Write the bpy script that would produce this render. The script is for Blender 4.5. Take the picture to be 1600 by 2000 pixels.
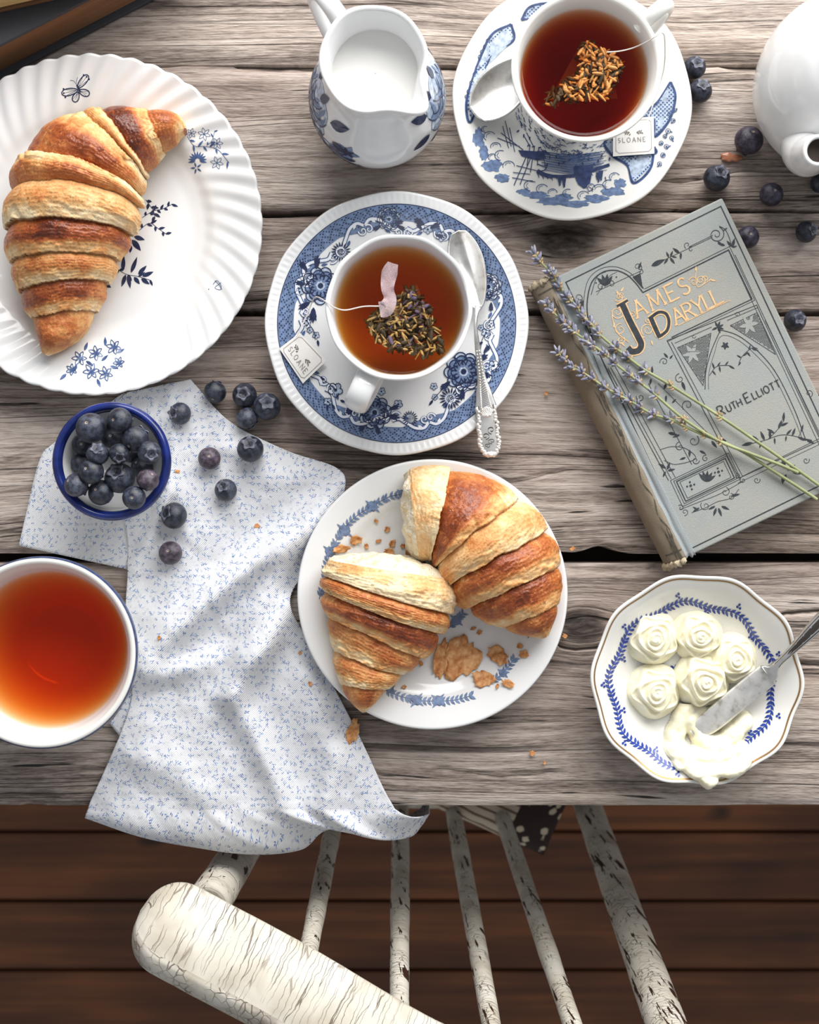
import bpy, math, random
import numpy as np
from mathutils import Vector, Matrix

for _o in list(bpy.data.objects):
    bpy.data.objects.remove(_o, do_unlink=True)
SC = bpy.context.scene
COL = SC.collection
random.seed(7)
RNG = np.random.default_rng(7)
PI = math.pi

# ------------------------------------------------------------------ camera, world, light, exposure
TOP = 0.75            # height of the table top above the floor
CAMH = 0.75           # camera height above the table top
FPX = 2625.0          # focal length in pixels of the 1600 x 2000 frame
cam_d = bpy.data.cameras.new('camera')
cam = bpy.data.objects.new('camera', cam_d)
COL.objects.link(cam)
cam.location = (0, 0, TOP + CAMH)
cam.rotation_euler = (0, 0, 0)
cam_d.sensor_fit = 'HORIZONTAL'
cam_d.sensor_width = 36.0
cam_d.lens = FPX / 1600.0 * 36.0
cam_d.clip_start = 0.01
cam_d.dof.use_dof = True
cam_d.dof.focus_distance = 0.735
cam_d.dof.aperture_fstop = 13.0
SC.camera = cam

world = bpy.data.worlds.new('world')
SC.world = world
world.use_nodes = True
_bg = world.node_tree.nodes['Background']
_bg.inputs[0].default_value = (0.93, 0.96, 1.0, 1)
_bg.inputs[1].default_value = 0.33

def area_light(name, loc, target, sx, sy, power, color):
    d = bpy.data.lights.new(name, 'AREA')
    d.shape = 'RECTANGLE'; d.size = sx; d.size_y = sy
    d.energy = power; d.color = color
    o = bpy.data.objects.new(name, d); COL.objects.link(o)
    o.location = loc
    v = Vector(target) - Vector(loc)
    o.rotation_euler = v.to_track_quat('-Z', 'Y').to_euler()
    return o
area_light('window_light', (0.34, 0.84, TOP + 0.72), (0.10, -0.25, TOP + 0.55), 1.3, 1.0, 30.0, (1.0, 0.985, 0.96))

SC.view_settings.view_transform = 'Standard'
SC.view_settings.look = 'None'
SC.view_settings.exposure = 0.18
SC.view_settings.gamma = 1.0
SC.view_settings.use_curve_mapping = False
SC.cycles.use_denoising = True
SC.cycles.max_bounces = 6
SC.cycles.diffuse_bounces = 2
SC.cycles.use_light_tree = False
SC.cycles.caustics_reflective = False
SC.cycles.caustics_refractive = False
SC.cycles.glossy_bounces = 3
SC.cycles.transparent_max_bounces = 12
SC.cycles.adaptive_threshold = 0.03

# ------------------------------------------------------------------ geometry helpers
def W(px, py, h=0.0):
    """the point at height h above the table top that the photograph shows at pixel (px, py)"""
    k = (CAMH - h) / FPX
    return np.array([(px - 800) * k, (1000 - py) * k, TOP + h])

def WL(px, h):                       # a length of px pixels at height h
    return px * (CAMH - h) / FPX

def _h3(ix, iy, iz, seed):
    n = (ix * 374761393 + iy * 668265263 + iz * 1274126177 + seed * 974711) & 0xFFFFFFFF
    n = ((n ^ (n >> 13)) * 1274126177) & 0xFFFFFFFF
    n = ((n ^ (n >> 15)) * 2246822519) & 0xFFFFFFFF
    return ((n ^ (n >> 16)) & 0xFFFFFF) / float(0xFFFFFF)

def vnoise(x, y, z=0.0, seed=0):
    """smooth value noise in -1..1"""
    x, y, z = np.broadcast_arrays(np.asarray(x, float), np.asarray(y, float), np.asarray(z, float))
    ix, iy, iz = np.floor(x).astype(np.int64), np.floor(y).astype(np.int64), np.floor(z).astype(np.int64)
    fx, fy, fz = x - ix, y - iy, z - iz
    fx, fy, fz = [f * f * f * (f * (f * 6 - 15) + 10) for f in (fx, fy, fz)]
    r = 0.0
    for a in (0, 1):
        for b in (0, 1):
            for c in (0, 1):
                w = (fx if a else 1 - fx) * (fy if b else 1 - fy) * (fz if c else 1 - fz)
                r = r + w * _h3(ix + a, iy + b, iz + c, seed)
    return r * 2 - 1

def fbm(x, y, z=0.0, seed=0, oct=4, gain=0.5):
    s, a, t = 0.0, 1.0, 0.0
    for k in range(oct):
        s = s + a * vnoise(np.asarray(x) * 2 ** k, np.asarray(y) * 2 ** k, np.asarray(z) * 2 ** k, seed + k * 17)
        t += a; a *= gain
    return s / t

def sstep(a, b, x):
    t = np.clip((np.asarray(x, float) - a) / (b - a), 0, 1)
    return t * t * (3 - 2 * t)

def smooth_interp(xs, ys, x):
    """monotone-ish cubic (pchip) interpolation"""
    xs = np.asarray(xs, float); ys = np.asarray(ys, float)
    x = np.clip(np.asarray(x, float), xs[0], xs[-1])
    h = np.diff(xs); d = np.diff(ys) / h
    m = np.zeros(len(xs))
    m[0], m[-1] = d[0], d[-1]
    for i in range(1, len(xs) - 1):
        if d[i - 1] * d[i] > 0:
            m[i] = 2 * d[i - 1] * d[i] / (d[i - 1] + d[i])
    i = np.clip(np.searchsorted(xs, x, side='right') - 1, 0, len(xs) - 2)
    t = (x - xs[i]) / h[i]
    return ((2 * t ** 3 - 3 * t ** 2 + 1) * ys[i] + (t ** 3 - 2 * t ** 2 + t) * h[i] * m[i]
            + (-2 * t ** 3 + 3 * t ** 2) * ys[i + 1] + (t ** 3 - t ** 2) * h[i] * m[i + 1])

def catmull(pts, n=12, closed=False):
    P = np.asarray(pts, float)
    if len(P) < 3 and not closed:
        t = np.linspace(0, 1, n + 1)[:, None]
        return P[0] * (1 - t) + P[-1] * t
    if closed:
        Q = np.vstack([P[-1], P, P[0], P[1]])
    else:
        Q = np.vstack([2 * P[0] - P[1], P, 2 * P[-1] - P[-2]])
    out = []
    for i in range(1, len(Q) - 2):
        p0, p1, p2, p3 = Q[i - 1], Q[i], Q[i + 1], Q[i + 2]
        for t in np.linspace(0, 1, n, endpoint=False):
            out.append(0.5 * ((2 * p1) + (-p0 + p2) * t + (2 * p0 - 5 * p1 + 4 * p2 - p3) * t ** 2
                              + (-p0 + 3 * p1 - 3 * p2 + p3) * t ** 3))
    if not closed:
        out.append(Q[-2])
    return np.array(out)

def wloc(o):
    v = Vector((0, 0, 0))
    while o is not None:
        v = v + Vector(o.location)
        o = o.parent
    return np.array(v)

def tag(o, label=None, cat=None, group=None, kind=None):
    if label: o['label'] = label
    if cat: o['category'] = cat
    if group: o['group'] = group
    if kind: o['kind'] = kind
    return o

def thing(name, label, cat, loc, group=None):
    o = bpy.data.objects.new(name, None)
    COL.objects.link(o)
    o.empty_display_size = 0.02
    o.location = tuple(float(v) for v in loc)
    return tag(o, label, cat, group)

def obj(name, V, F, mat, parent=None, smooth=True, uv=None, attrs=None, origin=None, kind=None, label=None):
    """ONE mesh object from world-space vertices"""
    V = np.asarray(V, float)
    base = wloc(parent) if parent is not None else (np.asarray(origin, float) if origin is not None else np.zeros(3))
    if origin is not None and parent is not None:
        off = np.asarray(origin, float) - base
    else:
        off = np.zeros(3)
    me = bpy.data.meshes.new(name)
    F = F.tolist() if isinstance(F, np.ndarray) else [tuple(int(i) for i in f) for f in F]
    me.from_pydata((V - base - off).tolist(), [], F)
    if smooth:
        me.polygons.foreach_set('use_smooth', np.ones(len(me.polygons), bool))
    if uv is not None:
        lay = me.uv_layers.new(name='UVMap')
        li = np.zeros(len(me.loops), np.int32)
        me.loops.foreach_get('vertex_index', li)
        lay.data.foreach_set('uv', np.asarray(uv, float)[li].astype(np.float32).ravel())
    if attrs:
        for k, a in attrs.items():
            at = me.attributes.new(k, 'FLOAT', 'POINT')
            at.data.foreach_set('value', np.asarray(a, np.float32))
    me.update()
    o = bpy.data.objects.new(name, me)
    COL.objects.link(o)
    if mat is not None:
        me.materials.append(mat)
    if parent is not None:
        o.parent = parent
        o.location = tuple(off)
    else:
        o.location = tuple(base)
    if kind: o['kind'] = kind
    if label: o['label'] = label
    return o

def grid_faces(nu, nv, wrap_u=False, wrap_v=False):
    """faces of an nu x nv grid of vertices, index = i * nv + j"""
    iu = np.arange(nu if wrap_u else nu - 1); jv = np.arange(nv if wrap_v else nv - 1)
    I, J = np.meshgrid(iu, jv, indexing='ij')
    I2, J2 = (I + 1) % nu, (J + 1) % nv
    return np.stack([I * nv + J, I2 * nv + J, I2 * nv + J2, I * nv + J2], -1).reshape(-1, 4)

def lathe(prof, n=96, center=(0, 0, 0), mod=None):
    """surface of revolution; prof is [(r, z)...]; mod(r, z, theta) -> (r, z)"""
    P = np.asarray(prof, float)
    th = np.linspace(0, 2 * PI, n, endpoint=False)
    R = np.repeat(P[:, 0][:, None], n, 1); Z = np.repeat(P[:, 1][:, None], n, 1)
    T = np.repeat(th[None, :], len(P), 0)
    if mod is not None:
        R, Z = mod(R, Z, T)
    V = np.stack([center[0] + R * np.cos(T), center[1] + R * np.sin(T), center[2] + Z], -1).reshape(-1, 3)
    return V, grid_faces(len(P), n, False, True)[:, ::-1]

def frames(P):
    P = np.asarray(P, float)
    T = np.gradient(P, axis=0)
    T /= np.linalg.norm(T, axis=1)[:, None] + 1e-12
    up = np.array([0, 0, 1.0])
    if abs(T[0] @ up) > 0.95: up = np.array([1.0, 0, 0])
    N = np.zeros_like(T)
    n = np.cross(up, T[0]); n /= np.linalg.norm(n)
    for i in range(len(P)):
        n = n - T[i] * (n @ T[i]); n /= np.linalg.norm(n) + 1e-12
        N[i] = n
    return T, N, np.cross(T, N)

def tube(P, rad, n=12, flat=1.0, cap=True):
    """tube along P; rad per point or scalar; flat scales the second (binormal) axis. returns V, F, uv"""
    P = np.asarray(P, float); m = len(P)
    rad = np.broadcast_to(np.asarray(rad, float), (m,))
    flat = np.broadcast_to(np.asarray(flat, float), (m,))
    T, N, B = frames(P)
    th = np.linspace(0, 2 * PI, n, endpoint=False)
    V = (P[:, None, :] + N[:, None, :] * (rad[:, None] * np.cos(th))[..., None]
         + B[:, None, :] * ((rad * flat)[:, None] * np.sin(th))[..., None]).reshape(-1, 3)
    F = grid_faces(m, n, False, True).tolist()
    L = np.concatenate([[0], np.cumsum(np.linalg.norm(np.diff(P, axis=0), axis=1))])
    U = np.tile(np.minimum(th, 2 * PI - th) * rad.mean(), m)
    uv = np.stack([U, np.repeat(L, n)], -1)
    if cap:
        V = np.vstack([V, P[0], P[-1]])
        a, b = len(V) - 2, len(V) - 1
        F += [(a, (j + 1) % n, j) for j in range(n)]
        F += [(b, (m - 1) * n + j, (m - 1) * n + (j + 1) % n) for j in range(n)]
        uv = np.vstack([uv, [0, 0], [0, L[-1]]])
    return V, F, uv

def join(*parts):
    Vs, Fs, b = [], [], 0
    for V, F in parts:
        Vs.append(np.asarray(V, float))
        Fs += [tuple(int(i) + b for i in f) for f in F]
        b += len(V)
    return np.vstack(Vs), Fs

def box(x0, x1, y0, y1, z0, z1):
    V = [(x, y, z) for z in (z0, z1) for y in (y0, y1) for x in (x0, x1)]
    F = [(0, 2, 3, 1), (4, 5, 7, 6), (0, 1, 5, 4), (2, 6, 7, 3), (0, 4, 6, 2), (1, 3, 7, 5)]
    return np.array(V, float), F

def bevel(o, w, seg=2):
    m = o.modifiers.new('bevel', 'BEVEL'); m.width = w; m.segments = seg; m.limit_method = 'ANGLE'
    return o

# ------------------------------------------------------------------ node helpers
class NT:
    """thin wrapper for writing shader node trees"""
    def __init__(self, name):
        self.m = bpy.data.materials.new(name); self.m.use_nodes = True
        self.t = self.m.node_tree; self.t.nodes.clear()
        self.out = self.t.nodes.new('ShaderNodeOutputMaterial')
    def n(self, typ, **kw):
        nd = self.t.nodes.new('ShaderNode' + typ)
        for k, v in kw.items():
            if k.startswith('i_'):
                self.set(nd.inputs[k[2:].replace('_', ' ')], v)
            else:
                setattr(nd, k, v)
        return nd
    def set(self, sock, v):
        if isinstance(v, bpy.types.NodeSocket): self.t.links.new(v, sock)
        else:
            if hasattr(sock, 'default_value'):
                try: sock.default_value = v
                except Exception:
                    sock.default_value = tuple(v) + (1.0,)
    def math(self, op, a, b=0.0, c=0.0, clamp=False):
        nd = self.t.nodes.new('ShaderNodeMath'); nd.operation = op; nd.use_clamp = clamp
        for s, v in zip(nd.inputs, (a, b, c)): self.set(s, v)
        return nd.outputs[0]
    def vmath(self, op, a, b=(0, 0, 0), scale=1.0):
        nd = self.t.nodes.new('ShaderNodeVectorMath'); nd.operation = op
        self.set(nd.inputs[0], a); self.set(nd.inputs[1], b)
        if op == 'SCALE': self.set(nd.inputs['Scale'], scale)
        return nd.outputs['Value'] if op in ('LENGTH', 'DOT_PRODUCT', 'DISTANCE') else nd.outputs[0]
    def comb(self, x, y, z=0.0):
        nd = self.t.nodes.new('ShaderNodeCombineXYZ')
        for s, v in zip(nd.inputs, (x, y, z)): self.set(s, v)
        return nd.outputs[0]
    def sep(self, v):
        nd = self.t.nodes.new('ShaderNodeSeparateXYZ'); self.set(nd.inputs[0], v)
        return nd.outputs
    def noise(self, vec, scale=1.0, detail=3.0, rough=0.5, dist=0.0, dims='3D'):
        nd = self.t.nodes.new('ShaderNodeTexNoise'); nd.noise_dimensions = dims
        self.set(nd.inputs['Vector'], vec)
        for k, v in (('Scale', scale), ('Detail', detail), ('Roughness', rough), ('Distortion', dist)):
            self.set(nd.inputs[k], v)
        return nd.outputs[0]
    def ramp(self, fac, stops, interp='LINEAR'):
        nd = self.t.nodes.new('ShaderNodeValToRGB'); self.set(nd.inputs[0], fac)
        cr = nd.color_ramp; cr.interpolation = interp
        while len(cr.elements) < len(stops): cr.elements.new(0.5)
        for e, (p, c) in zip(cr.elements, stops):
            e.position = p
            e.color = tuple(c) + (1.0,) if len(c) == 3 else c
        return nd.outputs[0]
    def rng(self, v, a, b, c=0.0, d=1.0, smooth=False):
        nd = self.t.nodes.new('ShaderNodeMapRange'); nd.clamp = True
        if smooth: nd.interpolation_type = 'SMOOTHSTEP'
        for s, x in zip(nd.inputs, (v, a, b, c, d)): self.set(s, x)
        return nd.outputs[0]
    def mix(self, fac, a, b, blend='MIX'):
        nd = self.t.nodes.new('ShaderNodeMix'); nd.data_type = 'RGBA'; nd.blend_type = blend
        self.set(nd.inputs[0], fac); self.set(nd.inputs[6], a); self.set(nd.inputs[7], b)
        return nd.outputs[2]
    def attr(self, name):
        nd = self.t.nodes.new('ShaderNodeAttribute'); nd.attribute_name = name
        return nd.outputs['Fac']
    def coord(self, which='Object'):
        return self.t.nodes.new('ShaderNodeTexCoord').outputs[which]
    def rand(self):
        return self.t.nodes.new('ShaderNodeObjectInfo').outputs['Random']
    def ocolor(self):
        return self.t.nodes.new('ShaderNodeObjectInfo').outputs['Color']
    def bump(self, h, dist=0.001, strength=1.0):
        nd = self.t.nodes.new('ShaderNodeBump')
        self.set(nd.inputs['Height'], h); nd.inputs['Distance'].default_value = dist
        nd.inputs['Strength'].default_value = strength
        return nd.outputs[0]
    def principled(self, **kw):
        nd = self.t.nodes.new('ShaderNodeBsdfPrincipled')
        for k, v in kw.items():
            self.set(nd.inputs[k.replace('_', ' ')], v)
        self.t.links.new(nd.outputs[0], self.out.inputs[0])
        return nd
    def surface(self, sh): self.t.links.new(sh, self.out.inputs[0])
    def volume(self, sh): self.t.links.new(sh, self.out.inputs['Volume'])

def srgb(r, g, b):
    f = lambda c: (c / 255 / 12.92) if c / 255 <= 0.04045 else ((c / 255 + 0.055) / 1.055) ** 2.4
    return (f(r), f(g), f(b))

def plain(name, col, rough=0.5, metal=0.0, coat=0.0, var=0.08, scale=60.0, bump=0.0, spec=0.5, sss=0.0, sssr=(1, .8, .5), ssss=0.002):
    """a procedural material with slight colour variation and optional relief"""
    t = NT(name)
    nz = t.noise(t.coord(), scale, 3.0)
    c = t.mix(t.rng(nz, 0.3, 0.7), tuple(x * (1 - var) for x in col), tuple(min(1, x * (1 + var)) for x in col))
    kw = dict(Base_Color=c, Roughness=rough, Metallic=metal, Coat_Weight=coat, Coat_Roughness=0.05)
    if bump: kw['Normal'] = t.bump(t.noise(t.coord(), scale * 4, 3.0), bump)
    nd = t.principled(**kw)
    nd.inputs['Specular IOR Level'].default_value = spec
    if sss:
        nd.inputs['Subsurface Weight'].default_value = sss
        nd.inputs['Subsurface Radius'].default_value = sssr
        nd.inputs['Subsurface Scale'].default_value = ssss
    return t.m

# ------------------------------------------------------------------ flat print drawn on real surfaces
class Pen:
    """collects 2D shapes and lays them, as thin print, onto a surface: fmap(xy) -> points, normals"""
    def __init__(self, fmap, lift=0.00015):
        self.fmap, self.lift = fmap, lift
        self.V, self.F, self.n = [], [], 0
    def add(self, pts, faces):
        pts = np.asarray(pts, float)
        self.V.append(pts); self.k = (getattr(self, 'k', 0) + 1) % 60
        self.Z = getattr(self, 'Z', []); self.Z.append(np.full(len(pts), self.k * 1.6e-6))
        self.F += [tuple(i + self.n for i in f) for f in faces]
        self.n += len(pts)
    def poly(self, pts):
        pts = np.asarray(pts, float); c = pts.mean(0); k = len(pts)
        self.add(np.vstack([pts, c]), [(i, (i + 1) % k, k) for i in range(k)])
    def stroke(self, pts, w, w1=None, mid=None):
        """polyline of width w (to w1 at the end; mid = width in the middle)"""
        P = np.asarray(pts, float)
        if len(P) < 2: return
        T = np.gradient(P, axis=0); T /= np.linalg.norm(T, axis=1)[:, None] + 1e-9
        N = np.stack([-T[:, 1], T[:, 0]], -1)
        t = np.linspace(0, 1, len(P))
        ww = np.full(len(P), float(w)) if w1 is None else w + (w1 - w) * t
        if mid is not None: ww = ww + (mid - ww) * np.sin(PI * t)
        k = len(P)
        self.add(np.vstack([P + N * ww[:, None] / 2, P - N * ww[:, None] / 2]),
                 [(i, i + 1, k + i + 1, k + i) for i in range(k - 1)])
    def line(self, a, b, w, n=6, w1=None):
        t = np.linspace(0, 1, n)[:, None]
        self.stroke(np.asarray(a, float) * (1 - t) + np.asarray(b, float) * t, w, w1)
    def path(self, pts, w, closed=False, n=6):
        P = [np.asarray(p, float) for p in pts]
        if closed: P.append(P[0])
        for a, b in zip(P[:-1], P[1:]):
            d = (b - a) / (np.linalg.norm(b - a) + 1e-9) * w / 2
            self.line(a - d, b + d, w, n)
    def curve(self, pts, w, w1=None, n=8, mid=None):
        self.stroke(catmull(pts, n), w, w1, mid)
    def dot(self, x, y, r, k=8):
        a = np.linspace(0, 2 * PI, k, endpoint=False)
        self.poly(np.stack([x + r * np.cos(a), y + r * np.sin(a)], -1))
    def ring(self, x, y, r, w, k=20, a0=0.0, a1=2 * PI):
        a = np.linspace(a0, a1, k)
        self.stroke(np.stack([x + r * np.cos(a), y + r * np.sin(a)], -1), w)
    def leaf(self, x, y, ang, L, wd, bend=0.0):
        t = np.linspace(0, 1, 7)
        ax = np.stack([t * L, bend * L * np.sin(PI * t) * 0.5], -1)
        hw = wd / 2 * np.sin(PI * t ** 0.8)
        up = ax + np.stack([0 * t, hw], -1); dn = (ax - np.stack([0 * t, hw], -1))[::-1]
        P = np.vstack([up, dn[1:-1]])
        c, s = math.cos(ang), math.sin(ang)
        self.poly(P @ np.array([[c, s], [-s, c]]) + [x, y])
    def spiral(self, x, y, r0, turns, w, a0=0.0, sgn=1, n=28):
        t = np.linspace(0, 1, n); a = a0 + sgn * turns * 2 * PI * t; r = r0 * (1 - 0.86 * t)
        self.stroke(np.stack([x + r * np.cos(a), y + r * np.sin(a)], -1), w, w * 0.7)
    def petals(self, x, y, r, k, wd, a0=0.0, r0=0.15):
        for i in range(k):
            a = a0 + 2 * PI * i / k
            self.leaf(x + r0 * r * math.cos(a), y + r0 * r * math.sin(a), a, r * (1 - r0), wd)
    def text(self, s, org, e1, e2, size, w, gap=0.22, serif=0.0, place=None):
        """stroke lettering; org = baseline start, e1/e2 = baseline and up directions"""
        x = 0.0
        e1, e2, org = (np.asarray(v, float) for v in (e1, e2, org))
        for ch in s:
            if ch == ' ': x += 0.45; continue
            wd, strokes = GLYPH[ch]
            for st in strokes:
                P = np.asarray(st, float)
                Q = np.vstack([np.linspace(P[i], P[i + 1], 5)[:-1] for i in range(len(P) - 1)] + [P[-1:]]) if len(P) < 4 else catmull(P, 5)
                pts = Q + [x, 0]
                if place is not None: R = place(pts * size)
                else: R = org + e1 * pts[:, :1] * size + e2 * pts[:, 1:] * size
                self.stroke(R, w)
                if serif:
                    for end in (P[0], P[-1]):
                        if end[1] < 0.06 or end[1] > 0.94:
                            q = np.array([[end[0] - serif, end[1]], [end[0] + serif, end[1]]]) + [x, 0]
                            R = place(q * size) if place is not None else org + e1 * q[:, :1] * size + e2 * q[:, 1:] * size
                            self.stroke(R, w * 0.8)
            x += wd + gap
        return x * size
    def build(self, name, mat, parent, kind='stuff', lift=None, label=None):
        if not self.V: return None
        P, N = self.fmap(np.vstack(self.V))
        return obj(name, P + N * ((self.lift if lift is None else lift) + np.concatenate(self.Z))[:, None], self.F, mat, parent, smooth=False, kind=kind, label=label)

def _arc(cx, cy, rx, ry, a0, a1, n=9):
    a = np.radians(np.linspace(a0, a1, n))
    return [(cx + rx * math.cos(t), cy + ry * math.sin(t)) for t in a]
GLYPH = {
    'A': (0.7, [[(0, 0), (0.35, 1)], [(0.35, 1), (0.7, 0)], [(0.13, 0.36), (0.57, 0.36)]]),
    'B': (0.55, [[(0, 0), (0, 1)], [(0, 1)] + _arc(0.25, 0.76, 0.25, 0.24, 90, -90) + [(0, 0.52)], [(0, 0.52)] + _arc(0.27, 0.26, 0.28, 0.26, 90, -90) + [(0, 0)]]),
    'D': (0.65, [[(0, 0), (0, 1)], [(0, 1)] + _arc(0.2, 0.5, 0.45, 0.5, 90, -90, 11) + [(0, 0)]]),
    'E': (0.52, [[(0, 0), (0, 1)], [(0, 1), (0.5, 1)], [(0, 0.53), (0.4, 0.53)], [(0, 0), (0.52, 0)]]),
    'H': (0.62, [[(0, 0), (0, 1)], [(0.62, 0), (0.62, 1)], [(0, 0.52), (0.62, 0.52)]]),
    'I': (0.08, [[(0.04, 0), (0.04, 1)]]),
    'J': (0.4, [[(0.36, 1), (0.36, 0.25)] + _arc(0.18, 0.2, 0.18, 0.2, 0, -160, 7)]),
    'K': (0.58, [[(0, 0), (0, 1)], [(0.56, 1), (0, 0.42)], [(0.2, 0.6), (0.58, 0)]]),
    'L': (0.5, [[(0, 1), (0, 0)], [(0, 0), (0.5, 0)]]),
    'M': (0.85, [[(0, 0), (0.1, 1)], [(0.1, 1), (0.42, 0.15)], [(0.42, 0.15), (0.75, 1)], [(0.75, 1), (0.85, 0)]]),
    'N': (0.66, [[(0, 0), (0, 1)], [(0, 1), (0.66, 0)], [(0.66, 0), (0.66, 1)]]),
    'O': (0.74, [_arc(0.37, 0.5, 0.37, 0.5, 0, 360, 17)]),
    'R': (0.6, [[(0, 0), (0, 1)], [(0, 1)] + _arc(0.28, 0.75, 0.26, 0.25, 90, -90) + [(0, 0.5)], [(0.25, 0.5), (0.6, 0)]]),
    'S': (0.5, [_arc(0.25, 0.75, 0.23, 0.25, 30, 270, 9) + _arc(0.25, 0.25, 0.25, 0.25, 70, -150, 9)]),
    'T': (0.62, [[(0.31, 0), (0.31, 1)], [(0, 1), (0.62, 1)]]),
    'U': (0.6, [[(0, 1), (0, 0.3)] + _arc(0.3, 0.28, 0.3, 0.28, 190, 350, 8) + [(0.6, 0.3), (0.6, 1)]]),
    'W': (0.95, [[(0, 1), (0.24, 0)], [(0.24, 0), (0.47, 0.9)], [(0.47, 0.9), (0.71, 0)], [(0.71, 0), (0.95, 1)]]),
    'Y': (0.66, [[(0, 1), (0.33, 0.45)], [(0.66, 1), (0.33, 0.45)], [(0.33, 0.45), (0.33, 0)]]),
    '.': (0.1, [[(0, 0), (0.08, 0.0)], [(0.0, 0.06), (0.08, 0.06)]]),
    'e': (0.42, [[(0.02, 0.33), (0.4, 0.33)], _arc(0.21, 0.3, 0.2, 0.3, 5, 320, 9)]),
    'w': (0.6, [[(0, 0.6), (0.15, 0)], [(0.15, 0), (0.3, 0.55)], [(0.3, 0.55), (0.45, 0)], [(0.45, 0), (0.6, 0.6)]]),
    'o': (0.42, [_arc(0.21, 0.3, 0.21, 0.3, 0, 360, 11)]),
    'r': (0.3, [[(0, 0), (0, 0.6)], [(0, 0.4), (0.1, 0.56), (0.2, 0.6), (0.3, 0.55)]]),
    'k': (0.4, [[(0, 0), (0, 1)], [(0.36, 0.6), (0, 0.25)], [(0.12, 0.37), (0.4, 0)]]),
    'a': (0.42, [_arc(0.2, 0.28, 0.2, 0.28, 30, 390, 9), [(0.4, 0.58), (0.4, 0)]]),
    'b': (0.42, [[(0, 0), (0, 1)], _arc(0.21, 0.28, 0.2, 0.28, 170, -170, 9)]),
}

def px_map(surf):
    """print drawn in photograph pixels, landing on the surface h = surf(x, y) above the table top"""
    def f(xy):
        h = np.full(len(xy), 0.01)
        for _ in range(6):
            k = (CAMH - h) / FPX
            X = (xy[:, 0] - 800) * k; Y = (1000 - xy[:, 1]) * k
            h = surf(X, Y)
        e = 0.0006
        dx = (surf(X + e, Y) - surf(X - e, Y)) / (2 * e); dy = (surf(X, Y + e) - surf(X, Y - e)) / (2 * e)
        N = np.stack([-dx, -dy, np.ones_like(dx)], -1); N /= np.linalg.norm(N, axis=1)[:, None]
        return np.stack([X, Y, TOP + h], -1), N
    return f

def surf_map(surf, org, e1=(1, 0), e2=(0, 1)):
    """print drawn in metres around org on the surface h = surf(x, y)"""
    def f(xy):
        X = org[0] + xy[:, 0] * e1[0] + xy[:, 1] * e2[0]; Y = org[1] + xy[:, 0] * e1[1] + xy[:, 1] * e2[1]
        e = 0.0006
        dx = (surf(X + e, Y) - surf(X - e, Y)) / (2 * e); dy = (surf(X, Y + e) - surf(X, Y - e)) / (2 * e)
        N = np.stack([-dx, -dy, np.ones_like(dx)], -1); N /= np.linalg.norm(N, axis=1)[:, None]
        return np.stack([X, Y, TOP + surf(X, Y)], -1), N
    return f

def dish(name, parent, c, prof, mat, mod=None, nr=56, nt=192, thick=0.0032, foot=(0.45, 0.52)):
    """a plate / saucer: prof = [(r, h)...] of the eating side above the table; mod(r/R, theta) -> (scale, dz)"""
    P = np.asarray(prof, float); R = P[-1, 0]
    rr = np.concatenate([np.linspace(0, 1, nr) ** 0.85]) * R
    th = np.linspace(0, 2 * PI, nt, endpoint=False)
    RR, TT = np.meshgrid(rr, th, indexing='ij')
    def top(r, t):
        z = smooth_interp(P[:, 0], P[:, 1], r)
        s = np.ones_like(r)
        if mod is not None:
            s, dz = mod(r / R, t); z = z + dz
        return s, z
    s, z = top(RR, TT)
    A = np.stack([c[0] + RR * s * np.cos(TT), c[1] + RR * s * np.sin(TT), TOP + z], -1)
    rb = rr[::-1]
    RB, TB = np.meshgrid(rb, th, indexing='ij')
    sb, zb = top(RB, TB)
    f = RB / R
    zz = zb - thick * (1 - 0.45 * sstep(0.8, 1.0, f))
    fm = sstep(foot[0] - 0.04, foot[0], f) * (1 - sstep(foot[1], foot[1] + 0.04, f))
    zz = np.maximum(zz, 0.0012)
    zz = zz * (1 - fm) + 0.0002 * fm
    edge = np.where(f > 0.999, 0.5, 0.0)[:, :]
    B = np.stack([c[0] + RB * sb * np.cos(TB), c[1] + RB * sb * np.sin(TB), TOP + zz], -1)
    mids = A[-1] * 0.5 + B[0] * 0.5
    out = np.array([c[0], c[1], 0.0])
    d = mids - out; d[:, 2] = 0; d /= np.linalg.norm(d, axis=1)[:, None]
    mids = mids + d * thick * 0.22
    V = np.concatenate([A, mids[None], B], 0)
    o = obj(name, V.reshape(-1, 3), grid_faces(V.shape[0], nt, False, True), mat, parent)
    def surf(X, Y):
        dx, dy = np.asarray(X) - c[0], np.asarray(Y) - c[1]
        r = np.hypot(dx, dy); t = np.arctan2(dy, dx)
        if mod is not None:
            s0, _ = mod(np.minimum(r / R, 1), t); r = r / s0
        return top(np.minimum(r, R), t)[1]
    return o, surf

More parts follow.
